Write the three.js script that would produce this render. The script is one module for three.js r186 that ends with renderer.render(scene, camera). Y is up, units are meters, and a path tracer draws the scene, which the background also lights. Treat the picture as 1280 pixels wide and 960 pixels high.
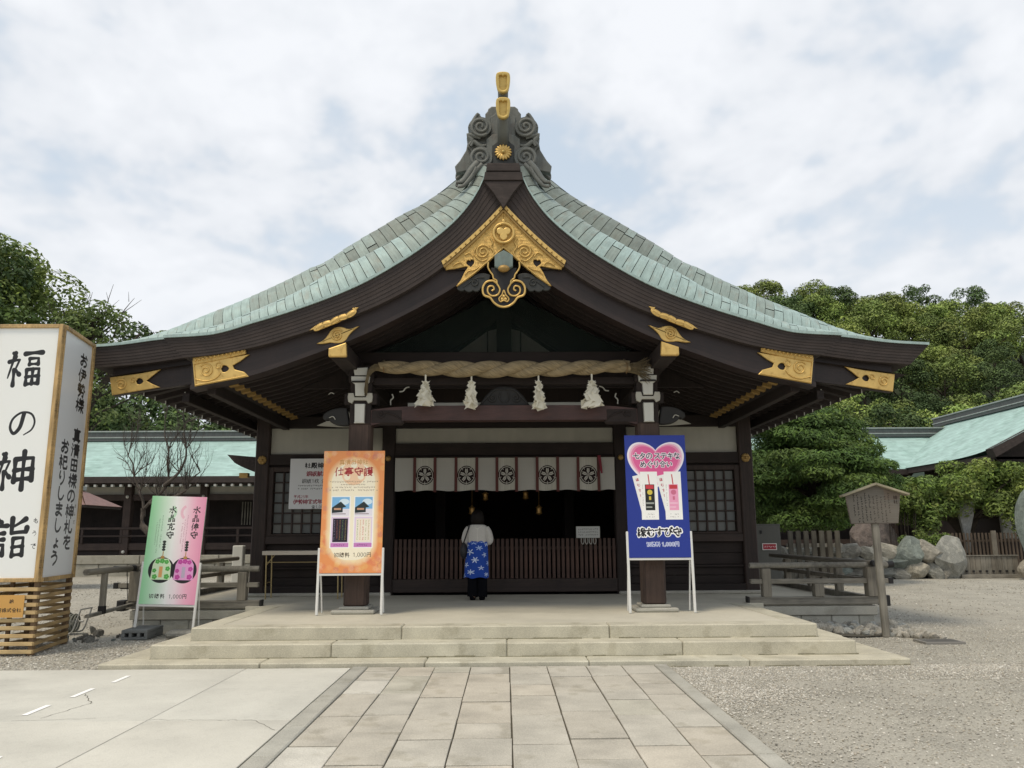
import * as THREE from 'three';
import { mergeGeometries, mergeVertices } from 'three/addons/utils/BufferGeometryUtils.js';
import { MarchingCubes } from 'three/addons/objects/MarchingCubes.js';

// ---------------------------------------------------------------- camera, sky, sun, exposure
const scene = new THREE.Scene();
const camera = new THREE.PerspectiveCamera(2 * Math.atan(0.48) * 180 / Math.PI, 4 / 3, 0.1, 1500);
camera.position.set(0, 1.6, 0);
camera.rotation.set(Math.atan(0.187), -0.00983, -0.0061, 'YXZ');
scene.add(camera);

function rng(seed) { let s = seed | 0; return () => { s = (s + 0x6d2b79f5) | 0; let t = Math.imul(s ^ (s >>> 15), 1 | s); t = (t + Math.imul(t ^ (t >>> 7), 61 | t)) ^ t; return ((t ^ (t >>> 14)) >>> 0) / 4294967296; }; }
const hash = (x, y, s) => { let h = Math.imul(x, 374761393) ^ Math.imul(y, 668265263) ^ Math.imul(s, 2147483647); h = Math.imul(h ^ (h >>> 13), 1274126177); return ((h ^ (h >>> 16)) >>> 0) / 4294967296; };
// value noise that repeats after `per` cells
function vnoise(x, y, per, s) {
  const ix = Math.floor(x), iy = Math.floor(y), fx = x - ix, fy = y - iy, u = fx * fx * (3 - 2 * fx), v = fy * fy * (3 - 2 * fy);
  const m = (a) => ((a % per) + per) % per, h = (a, b) => hash(m(a), m(b), s);
  return (h(ix, iy) * (1 - u) + h(ix + 1, iy) * u) * (1 - v) + (h(ix, iy + 1) * (1 - u) + h(ix + 1, iy + 1) * u) * v;
}
function fbm(x, y, per, s, oct = 4, gain = 0.5) { let a = 0, w = 1, t = 0; for (let i = 0; i < oct; i++) { a += w * vnoise(x, y, per, s + i * 17); t += w; w *= gain; x *= 2; y *= 2; per *= 2; } return a / t; }
const lerp = (a, b, t) => a + (b - a) * t, clamp = (x, a = 0, b = 1) => Math.min(b, Math.max(a, x));
const sstep = (a, b, x) => { const t = clamp((x - a) / (b - a)); return t * t * (3 - 2 * t); };

function makeSky() {
  const W = 2048, H = 1024, d = new Float32Array(W * H * 4);
  for (let r = 0; r < H; r++) {
    const el = ((r + 0.5) / H - 0.5) * Math.PI, y = Math.sin(el), c = Math.cos(el);
    for (let q = 0; q < W; q++) {
      const az = ((q + 0.5) / W - 0.5) * 2 * Math.PI, x = Math.cos(az) * c, z = Math.sin(az) * c, o = (r * W + q) * 4;
      let R = 0.30, G = 0.29, B = 0.26;
      if (y > 0) {
        const k = 1 / (y + 0.22), px = x * k * 1.5 + 40, pz = z * k * 1.5 + 40;
        const w1 = fbm(px * 1.1 + 7, pz * 1.1, 512, 5, 3) - 0.5;
        const big = fbm(px * 0.8 + w1, pz * 0.8 + w1 * 0.6, 512, 11, 4);
        const fine = fbm(px * 2.6 + w1 * 1.2, pz * 2.4 + w1 * 1.0, 512, 23, 6, 0.6);
        const puff = fbm(px * 7.5 + w1 * 2, pz * 6.5 + big * 2, 512, 41, 5, 0.6);
        const cover = clamp(0.87 + (big - 0.5) * 1.2 + (fine - 0.5) * 1.5 + (puff - 0.5) * 1.25);
        const shade = clamp(0.52 + (fine - 0.46) * 1.6 + (big - 0.5) * 0.9 + (puff - 0.5) * 0.8);
        const hz = sstep(0.45, 0.0, y);
        const bl = [lerp(0.515, 0.72, hz), lerp(0.60, 0.765, hz), lerp(0.70, 0.81, hz)];
        const cl = [lerp(0.60, 0.80, shade), lerp(0.635, 0.82, shade), lerp(0.685, 0.855, shade)];
        const a = sstep(0.28, 1.0, cover);
        R = lerp(bl[0], cl[0], a); G = lerp(bl[1], cl[1], a); B = lerp(bl[2], cl[2], a);
        R = lerp(R, 0.75, hz * 0.6); G = lerp(G, 0.785, hz * 0.6); B = lerp(B, 0.83, hz * 0.6);
      }
      d[o] = R; d[o + 1] = G; d[o + 2] = B; d[o + 3] = 1;
    }
  }
  const t = new THREE.DataTexture(d, W, H, THREE.RGBAFormat, THREE.FloatType);
  t.mapping = THREE.EquirectangularReflectionMapping; t.magFilter = THREE.LinearFilter; t.minFilter = THREE.LinearFilter; t.needsUpdate = true;
  return t;
}
scene.background = makeSky();
scene.environment = scene.background;

const sun = new THREE.DirectionalLight(0xfff0d8, 1.75);
sun.position.set(-14, 48, 3); sun.target.position.set(0, 1, -14);
sun.castShadow = true; sun.shadow.radius = 26; sun.shadow.mapSize.set(2048, 2048);
Object.assign(sun.shadow.camera, { left: -40, right: 40, top: 40, bottom: -40, near: 1, far: 160 });
scene.add(sun, sun.target);

const renderer = new THREE.WebGLRenderer({ antialias: true });
renderer.toneMapping = THREE.LinearToneMapping;
renderer.toneMappingExposure = 1.15;
renderer.shadowMap.enabled = true;
renderer.setSize(1024, 768);

// ---------------------------------------------------------------- helpers
const V = (x, y, z) => new THREE.Vector3(x, y, z);
const used = new Map(), base = new WeakMap();
function numbered(n) { const k = used.get(n) || 0; used.set(n, k + 1); return k ? `${n}_${String(k).padStart(3, '0')}` : n; }
function thing(name, label, category, pos = [0, 0, 0], opt = {}) {
  const o = new THREE.Group(); o.name = numbered(name); o.position.set(...pos); if (opt.turn) o.rotation.y = opt.turn;
  o.userData = { label, category }; if (opt.group) o.userData.group = opt.group; if (opt.kind) o.userData.kind = opt.kind;
  scene.add(o); base.set(o, V(...pos)); return o;
}
const struct = (name, pos) => { const o = new THREE.Group(); o.name = numbered(name); o.userData.kind = 'structure'; if (pos) o.position.set(...pos); base.set(o, V(...(pos || [0, 0, 0]))); scene.add(o); return o; };
const shade = (m) => { m.castShadow = m.receiveShadow = true; return m; };
// geometry given in world metres, stored relative to its thing's base
function P(name, geos, mat, parent) {
  const g = Array.isArray(geos) ? (geos.length > 1 ? merge(geos) : geos[0]) : geos, b = base.get(parent);
  g.translate(-b.x, -b.y, -b.z);
  const m = shade(new THREE.Mesh(g, mat)); m.name = name; parent.add(m); base.set(m, b); return m;
}
// geometry in its own axes, shared between alike pieces, placed at a world position
function L(name, g, mat, parent, x, y, z, rx = 0, ry = 0, rz = 0) {
  const b = base.get(parent), m = shade(new THREE.Mesh(g, mat));
  m.name = name; m.position.set(x - b.x, y - b.y, z - b.z); m.rotation.set(rx, ry, rz); parent.add(m); return m;
}
// geometry already in the thing's own axes
function K(name, geos, mat, parent) { const g = Array.isArray(geos) ? (geos.length > 1 ? merge(geos) : geos[0]) : geos; const m = shade(new THREE.Mesh(g, mat)); m.name = name; parent.add(m); return m; }
function copyThing(src, pos, label, turn, scale) {
  const c = src.clone(); c.name = numbered(src.name.replace(/_\d{3}$/, '')); c.userData = { ...src.userData }; if (label) c.userData.label = label;
  c.position.set(...pos); if (turn !== undefined) c.rotation.y = turn; if (scale) c.scale.set(...(Array.isArray(scale) ? scale : [scale, scale, scale])); scene.add(c); return c;
}
function norm(g) {
  if (g.index) g = g.toNonIndexed();
  for (const k of Object.keys(g.attributes)) if (!['position', 'normal', 'uv', 'color'].includes(k)) g.deleteAttribute(k);
  if (!g.attributes.normal) g.computeVertexNormals();
  if (!g.attributes.uv) uvBox(g);
  return g;
}
function merge(list) {
  list = list.map(norm); const col = list.some((g) => g.attributes.color);
  if (!col) for (const g of list) g.deleteAttribute('color');
  return mergeGeometries(list);
}
// uv in metres by the face's main axis
function uvBox(g, ox = 0, oy = 0) {
  const p = g.attributes.position, n = p.count, uv = new Float32Array(n * 2), a = V(), b = V(), c = V();
  for (let i = 0; i < n; i += 3) {
    a.fromBufferAttribute(p, i); b.fromBufferAttribute(p, i + 1); c.fromBufferAttribute(p, i + 2);
    const e = b.clone().sub(a).cross(c.clone().sub(a)), x = Math.abs(e.x), y = Math.abs(e.y), z = Math.abs(e.z);
    [a, b, c].forEach((v, k) => { const o = (i + k) * 2; if (x >= y && x >= z) { uv[o] = v.z; uv[o + 1] = v.y; } else if (y >= z) { uv[o] = v.x; uv[o + 1] = v.z; } else { uv[o] = v.x; uv[o + 1] = v.y; } uv[o] += ox; uv[o + 1] += oy; });
  }
  g.setAttribute('uv', new THREE.BufferAttribute(uv, 2)); return g;
}
function soup(tris, smooth) { // list of [a,b,c] arrays of points
  const f = []; for (const t of tris) for (const q of t) f.push(q[0], q[1], q[2]);
  const g = new THREE.BufferGeometry(); g.setAttribute('position', new THREE.Float32BufferAttribute(f, 3));
  g.computeVertexNormals(); return uvBox(g);
}
const quad = (a, b, c, d) => [[a, b, c], [a, c, d]];
// box with chamfered edges (44 triangles)
const boxCache = new Map();
function cbox(w, h, d, b = 0.008) {
  const key = [w, h, d, b].map((v) => v.toFixed(4)).join(); if (boxCache.has(key)) return boxCache.get(key).clone();
  b = Math.min(b, w * 0.3, h * 0.3, d * 0.3); const X = w / 2, Y = h / 2, Z = d / 2, t = [];
  const pt = (sx, sy, sz, ax) => [sx * (X - (ax === 0 ? 0 : b)), sy * (Y - (ax === 1 ? 0 : b)), sz * (Z - (ax === 2 ? 0 : b))];
  const add = (q) => { const [a, bb, c] = q.map((v) => V(...v)); const n = bb.clone().sub(a).cross(c.clone().sub(a)), m = a.clone().add(bb).add(c); t.push(n.dot(m) < 0 ? [q[0], q[2], q[1]] : q); };
  for (const s of [-1, 1]) {
    for (const q of quad(pt(s, -1, -1, 0), pt(s, 1, -1, 0), pt(s, 1, 1, 0), pt(s, -1, 1, 0))) add(q);
    for (const q of quad(pt(-1, s, -1, 1), pt(1, s, -1, 1), pt(1, s, 1, 1), pt(-1, s, 1, 1))) add(q);
    for (const q of quad(pt(-1, -1, s, 2), pt(1, -1, s, 2), pt(1, 1, s, 2), pt(-1, 1, s, 2))) add(q);
    for (const r of [-1, 1]) {
      for (const q of quad(pt(s, r, -1, 0), pt(s, r, 1, 0), pt(s, r, 1, 1), pt(s, r, -1, 1))) add(q);
      for (const q of quad(pt(s, -1, r, 0), pt(s, 1, r, 0), pt(s, 1, r, 2), pt(s, -1, r, 2))) add(q);
      for (const q of quad(pt(-1, s, r, 1), pt(1, s, r, 1), pt(1, s, r, 2), pt(-1, s, r, 2))) add(q);
      for (const v of [-1, 1]) add([pt(s, r, v, 0), pt(s, r, v, 1), pt(s, r, v, 2)]);
    }
  }
  const g = soup(t); boxCache.set(key, g); return g.clone();
}
const bxw = (x0, x1, y0, y1, z0, z1, b) => uvBox(cbox(Math.abs(x1 - x0), Math.abs(y1 - y0), Math.abs(z1 - z0), b).translate((x0 + x1) / 2, (y0 + y1) / 2, (z0 + z1) / 2));
const cyl = (r1, r2, h, n = 16) => norm(new THREE.CylinderGeometry(r1, r2, h, n));
function bar(a, b, r, n = 8, r2) { // round bar from a to b
  const A = V(...a), B = V(...b), d = B.clone().sub(A), g = new THREE.CylinderGeometry(r2 ?? r, r, d.length(), n);
  g.translate(0, d.length() / 2, 0); g.applyQuaternion(new THREE.Quaternion().setFromUnitVectors(V(0, 1, 0), d.normalize())); g.translate(...a); return norm(g);
}
function beam(a, b, w, h, ch = 0.006) { // square timber from a to b
  const A = V(...a), B = V(...b), d = B.clone().sub(A), l = d.length(), g = cbox(w, h, l, ch);
  g.applyMatrix4(new THREE.Matrix4().lookAt(V(0, 0, 0), d.clone().negate(), V(0, 1, 0))); g.translate((A.x + B.x) / 2, (A.y + B.y) / 2, (A.z + B.z) / 2); return g;
}
function tube(pts, r, seg = 24, n = 8, closed = false) {
  const c = new THREE.CatmullRomCurve3(pts.map((p) => V(...p)), closed, 'centripetal'); const g = new THREE.TubeGeometry(c, seg, r, n, closed);
  return norm(g);
}
function taper(pts, radii, n = 6, seg = 0) { // tube whose radius follows the list
  const c = new THREE.CatmullRomCurve3(pts.map((p) => V(...p)), false, 'centripetal'), N = seg || (pts.length - 1) * 3, fr = c.computeFrenetFrames(N, false), t = [], rings = [];
  for (let i = 0; i <= N; i++) {
    const u = i / N, p = c.getPoint(u), k = u * (radii.length - 1), j = Math.min(Math.floor(k), radii.length - 2), r = lerp(radii[j], radii[j + 1], k - j), ring = [];
    for (let q = 0; q < n; q++) { const a = q / n * 2 * Math.PI, v = p.clone().addScaledVector(fr.normals[i], Math.cos(a) * r).addScaledVector(fr.binormals[i], Math.sin(a) * r); ring.push(v); }
    rings.push(ring);
  }
  const pos = [], nor = [], uv = [], idx = [];
  for (let i = 0; i <= N; i++) for (let q = 0; q <= n; q++) { const v = rings[i][q % n], p = c.getPoint(i / N); pos.push(v.x, v.y, v.z); const m = v.clone().sub(p).normalize(); nor.push(m.x, m.y, m.z); uv.push(q / n * 0.4, i / N * c.getLength()); }
  for (let i = 0; i < N; i++) for (let q = 0; q < n; q++) { const a = i * (n + 1) + q, b = a + n + 1; idx.push(a, a + 1, b, a + 1, b + 1, b); }
  const g = new THREE.BufferGeometry(); g.setAttribute('position', new THREE.Float32BufferAttribute(pos, 3)); g.setAttribute('normal', new THREE.Float32BufferAttribute(nor, 3)); g.setAttribute('uv', new THREE.Float32BufferAttribute(uv, 2)); g.setIndex(idx);
  return g.toNonIndexed();
}
const shapeOf = (pts, holes = []) => { const s = new THREE.Shape(pts.map((p) => new THREE.Vector2(p[0], p[1]))); for (const h of holes) s.holes.push(h instanceof THREE.Path ? h : new THREE.Path(h.map((p) => new THREE.Vector2(p[0], p[1])))); return s; };
function ext(shape, depth, bevel = 0.006, z = 0, curve = 8) { // extruded outline, its front face at z
  const s = shape instanceof THREE.Shape ? shape : shapeOf(shape);
  const g = new THREE.ExtrudeGeometry(s, { depth: Math.max(depth - bevel * 2, 0.001), bevelEnabled: bevel > 0, bevelThickness: bevel, bevelSize: bevel, bevelOffset: -bevel, bevelSegments: 2, curveSegments: curve });
  g.translate(0, 0, z - depth + bevel); const q = norm(g); return uvBox(q);
}
const mirrorX = (g) => { g = norm(g.clone()); const p = g.attributes.position, n = g.attributes.normal, u = g.attributes.uv;
  for (let i = 0; i < p.count; i++) { p.setX(i, -p.getX(i)); n.setX(i, -n.getX(i)); }
  for (let i = 0; i < p.count; i += 3) for (const at of [p, n, u]) { const k = at.itemSize, a = at.array; for (let c = 0; c < k; c++) { const x = a[(i + 1) * k + c]; a[(i + 1) * k + c] = a[(i + 2) * k + c]; a[(i + 2) * k + c] = x; } }
  return g; };
// monotone curve through [x, y] points
function curve(pts) {
  const n = pts.length, m = [], d = [];
  for (let i = 0; i < n - 1; i++) d.push((pts[i + 1][1] - pts[i][1]) / (pts[i + 1][0] - pts[i][0]));
  for (let i = 0; i < n; i++) m.push(i === 0 ? d[0] : i === n - 1 ? d[n - 2] : d[i - 1] * d[i] <= 0 ? 0 : 2 * d[i - 1] * d[i] / (d[i - 1] + d[i]));
  return (x) => { if (x <= pts[0][0]) return pts[0][1] + (x - pts[0][0]) * m[0]; if (x >= pts[n - 1][0]) return pts[n - 1][1] + (x - pts[n - 1][0]) * m[n - 1];
    let i = 0; while (x > pts[i + 1][0]) i++; const h = pts[i + 1][0] - pts[i][0], t = (x - pts[i][0]) / h, t2 = t * t, t3 = t2 * t;
    return (2 * t3 - 3 * t2 + 1) * pts[i][1] + (t3 - 2 * t2 + t) * h * m[i] + (-2 * t3 + 3 * t2) * pts[i + 1][1] + (t3 - t2) * h * m[i + 1]; };
}
// surface grid: f(i/nu, j/nv) -> [x, y, z]
function grid(f, nu, nv, flip) {
  const pos = [], uv = [], idx = [];
  for (let i = 0; i <= nu; i++) for (let j = 0; j <= nv; j++) { const p = f(i / nu, j / nv); pos.push(p[0], p[1], p[2]); uv.push(p[3] ?? p[0], p[4] ?? p[2]); }
  for (let i = 0; i < nu; i++) for (let j = 0; j < nv; j++) { const a = i * (nv + 1) + j, b = a + nv + 1; flip ? idx.push(a, a + 1, b, a + 1, b + 1, b) : idx.push(a, b, a + 1, a + 1, b, b + 1); }
  const g = new THREE.BufferGeometry(); g.setAttribute('position', new THREE.Float32BufferAttribute(pos, 3)); g.setAttribute('uv', new THREE.Float32BufferAttribute(uv, 2)); g.setIndex(idx); g.computeVertexNormals(); return g.toNonIndexed();
}
// bar that follows two curves (top and bottom edge, u 0..1) between two depths
function strip(top, bot, zf, zb, n = 40) {
  const q = (f, z) => (u) => { const [x, y] = f(u); return [x, y, z]; };
  const face = (f, g, flip) => grid((u, v) => { const a = f(u), b = g(u); return [lerp(a[0], b[0], v), lerp(a[1], b[1], v), lerp(a[2], b[2], v), u * 6, v * Math.max(Math.abs(b[1] - a[1]), Math.abs(b[2] - a[2]))]; }, n, 1, flip);
  const tf = q(top, zf), bf = q(bot, zf), tb = q(top, zb), bb = q(bot, zb);
  const cap = (u) => soup(quad(tf(u), bf(u), bb(u), tb(u)));
  return merge([face(tf, bf), face(bb, tb), face(tb, tf), face(bf, bb), cap(1), cap(0)]);
}
const spiral = (cx, cy, r0, r1, turns, a0, dir, n = 26) => Array.from({ length: n + 1 }, (_, i) => { const t = i / n, a = a0 + dir * turns * 2 * Math.PI * t, r = lerp(r0, r1, t); return [cx + Math.cos(a) * r, cy + Math.sin(a) * r]; });
// ---------------------------------------------------------------- computed textures and materials
const toS = (v) => { v = clamp(v); return Math.round(255 * (v <= 0.0031308 ? v * 12.92 : 1.055 * Math.pow(v, 1 / 2.4) - 0.055)); };
function tex(size, metres, f, color = true) {
  const d = new Uint8Array(size * size * 4);
  for (let y = 0; y < size; y++) for (let x = 0; x < size; x++) {
    const v = f(x / size, y / size), o = (y * size + x) * 4, a = Array.isArray(v) ? v : [v, v, v];
    for (let c = 0; c < 3; c++) d[o + c] = color ? toS(a[c]) : Math.round(255 * clamp(a[c])); d[o + 3] = 255;
  }
  const t = new THREE.DataTexture(d, size, size); t.wrapS = t.wrapT = THREE.RepeatWrapping; t.magFilter = THREE.LinearFilter; t.minFilter = THREE.LinearMipmapLinearFilter; t.generateMipmaps = true;
  if (color) t.colorSpace = THREE.SRGBColorSpace; t.repeat.set(1 / metres, 1 / metres); t.needsUpdate = true; return t;
}
const turned = (t) => { const c = t.clone(); c.rotation = Math.PI / 2; c.needsUpdate = true; return c; };
const scaled = (t, m, n = m) => { const c = t.clone(); c.repeat.set(1 / m, 1 / n); c.needsUpdate = true; return c; };
const woodF = (u, v) => { const w = fbm(u * 4, v * 2, 4, 3, 3) * 0.25; const g = fbm((u + w * 0.06) * 64, v * 3, 64, 9, 3); const f = fbm(u * 128, v * 8, 128, 19, 2); return [g, f, fbm(u * 4, v * 4, 4, 31, 4)]; };
const T = {};
T.wood = tex(512, 1.1, (u, v) => { const [g, f, b] = woodF(u, v); const k = 0.62 + 0.36 * (g - 0.5) + 0.25 * (f - 0.5) + 0.5 * (b - 0.5); return [k, k * 0.985, k * 0.96]; });
T.woodB = tex(512, 1.1, (u, v) => { const [g, f] = woodF(u, v); return 0.5 + 0.5 * (g - 0.5) + 0.35 * (f - 0.5); }, false);
T.woodH = turned(T.wood); T.woodBH = turned(T.woodB);
T.stone = tex(1024, 1.7, (u, v) => { const s = hash(Math.floor(u * 1024), Math.floor(v * 1024), 3), s2 = vnoise(u * 400, v * 400, 400, 8), b = fbm(u * 5, v * 5, 5, 12, 5), st = sstep(0.56, 0.74, fbm(u * 7, v * 7, 7, 77, 4)); const k = 0.78 + 0.2 * (s - 0.5) + 0.3 * (s2 - 0.5) + 0.42 * (b - 0.5) - 0.13 * st; return [k, k * (0.99 - 0.01 * st), k * (0.955 - 0.04 * st)]; });
T.stoneB = tex(512, 0.8, (u, v) => 0.5 + 0.5 * (fbm(u * 60, v * 60, 60, 5, 3) - 0.5) + 0.3 * (fbm(u * 8, v * 8, 8, 6, 3) - 0.5), false);
T.conc = tex(1024, 4.3, (u, v) => { const s = hash(Math.floor(u * 1024), Math.floor(v * 1024), 33), b = fbm(u * 6, v * 6, 6, 45, 6, 0.6), st = sstep(0.52, 0.72, fbm(u * 4, v * 4, 4, 51, 5)), sp = sstep(0.78, 0.84, vnoise(u * 90, v * 90, 90, 2)); const k = 0.82 + 0.12 * (s - 0.5) + 0.28 * (b - 0.5) - 0.1 * st - 0.035 * sp; return [k, k, k * 0.965]; });
T.gravel = tex(1024, 1.9, (u, v) => { const c = vnoise(u * 150, v * 150, 150, 4), f = vnoise(u * 320, v * 320, 320, 14), s = hash(Math.floor(u * 1024), Math.floor(v * 1024), 5), b = fbm(u * 4, v * 4, 4, 25, 4); const k = 0.68 + 0.26 * (c - 0.5) + 0.3 * (f - 0.5) + 0.16 * (s - 0.5) + 0.26 * (b - 0.5); return [k, k * 0.985, k * 0.945]; });
T.gravelB = tex(1024, 1.9, (u, v) => 0.5 + 0.6 * (vnoise(u * 150, v * 150, 150, 4) - 0.5) + 0.5 * (vnoise(u * 320, v * 320, 320, 14) - 0.5), false);
T.earth = tex(512, 23, (u, v) => { const b = fbm(u * 5, v * 5, 5, 61, 6, 0.6); const k = 0.8 + 0.5 * (b - 0.5); return [k, k * lerp(0.97, 1, b), k * lerp(0.9, 1, b)]; });
T.patina = tex(512, 0.9, (u, v) => { const b = fbm(u * 6, v * 6, 6, 71, 5, 0.6), s = fbm(u * 40, v * 5, 40, 73, 3), br = sstep(0.56, 0.76, fbm(u * 8 + 3, v * 4, 8, 79, 5)); const k = 0.75 + 0.26 * (b - 0.5) + 0.24 * (s - 0.5); return [k * lerp(0.95, 0.90, br), k * lerp(1, 0.86, br), k * lerp(1, 0.83, br)]; });
T.farRoof = tex(512, 3.2, (u, v) => { const row = v * 16, r = Math.floor(row), e = row - r, b = fbm(u * 10, v * 30, 10, 81, 4), p = hash(Math.floor(u * 9 + hash(r, 2, 5) * 9), r, 6); const st = sstep(0.5, 0.75, fbm(u * 6, v * 3, 6, 85, 4)), k = 0.8 + 0.34 * (b - 0.5) + 0.14 * (p - 0.5) - 0.2 * sstep(0.8, 1, e) - 0.08 * st; return [k * (0.97 - 0.03 * st), k, k * (1 - 0.02 * st)]; });
T.layer = tex(256, 0.55, (u, v) => { const g = fbm(u * 3, v * 60, 60, 91, 3), b = fbm(u * 5, v * 5, 5, 93, 4); const k = 0.7 + 0.5 * (g - 0.5) + 0.4 * (b - 0.5); return [k, k * 0.97, k * 0.97]; });
T.gold = tex(256, 0.5, (u, v) => { const b = fbm(u * 6, v * 6, 6, 101, 5), t = sstep(0.6, 0.8, fbm(u * 9, v * 9, 9, 103, 4)); const k = 0.85 + 0.3 * (b - 0.5) - 0.18 * t; return [k, k * (1 - 0.05 * t), k * (1 - 0.1 * t)]; });
T.goldB = tex(256, 0.22, (u, v) => { const a = Math.sin((u + 0.12 * Math.sin(v * 25.13)) * 50.26) * Math.sin(v * 50.26); return 0.5 + 0.3 * a + 0.4 * (fbm(u * 14, v * 14, 14, 5, 3) - 0.5); }, false);
T.plaster = tex(512, 2.2, (u, v) => { const b = fbm(u * 5, v * 5, 5, 111, 6, 0.6), s = fbm(u * 24, v * 3, 24, 113, 3); const k = 0.84 + 0.2 * (b - 0.5) + 0.1 * (s - 0.5); return [k, k * 0.99, k * 0.95]; });
T.cloth = tex(256, 0.12, (u, v) => 0.86 + 0.1 * Math.sin(u * 200) * Math.sin(v * 200) + 0.12 * (fbm(u * 8, v * 8, 8, 121, 3) - 0.5));
T.straw = tex(256, 0.35, (u, v) => { const g = fbm(u * 64, v * 4, 64, 131, 3); const k = 0.66 + 0.75 * (g - 0.5) + 0.2 * (fbm(u * 5, v * 5, 5, 7, 3) - 0.5); return [k, k * 0.97, k * 0.88]; });
T.strawB = tex(256, 0.35, (u, v) => fbm(u * 64, v * 4, 64, 131, 3), false);
T.bark = tex(256, 0.8, (u, v) => { const g = fbm(u * 20, v * 5, 20, 141, 4); const k = 0.6 + 0.9 * (g - 0.5); return [k, k * 0.96, k * 0.9]; });
T.barkB = tex(256, 0.8, (u, v) => fbm(u * 20, v * 5, 20, 141, 4), false);
T.rock = tex(512, 1.6, (u, v) => { const b = fbm(u * 5, v * 5, 5, 151, 6, 0.6), l = sstep(0.58, 0.7, fbm(u * 11, v * 11, 11, 153, 4)), s = fbm(u * 70, v * 70, 70, 155, 2); const k = 0.7 + 0.5 * (b - 0.5) + 0.3 * (s - 0.5) + 0.25 * l; return [k, k * (1 - 0.02 * l), k * (0.97 - 0.04 * l)]; });
T.rockB = tex(512, 1.6, (u, v) => fbm(u * 12, v * 12, 12, 161, 6, 0.6), false);

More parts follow.
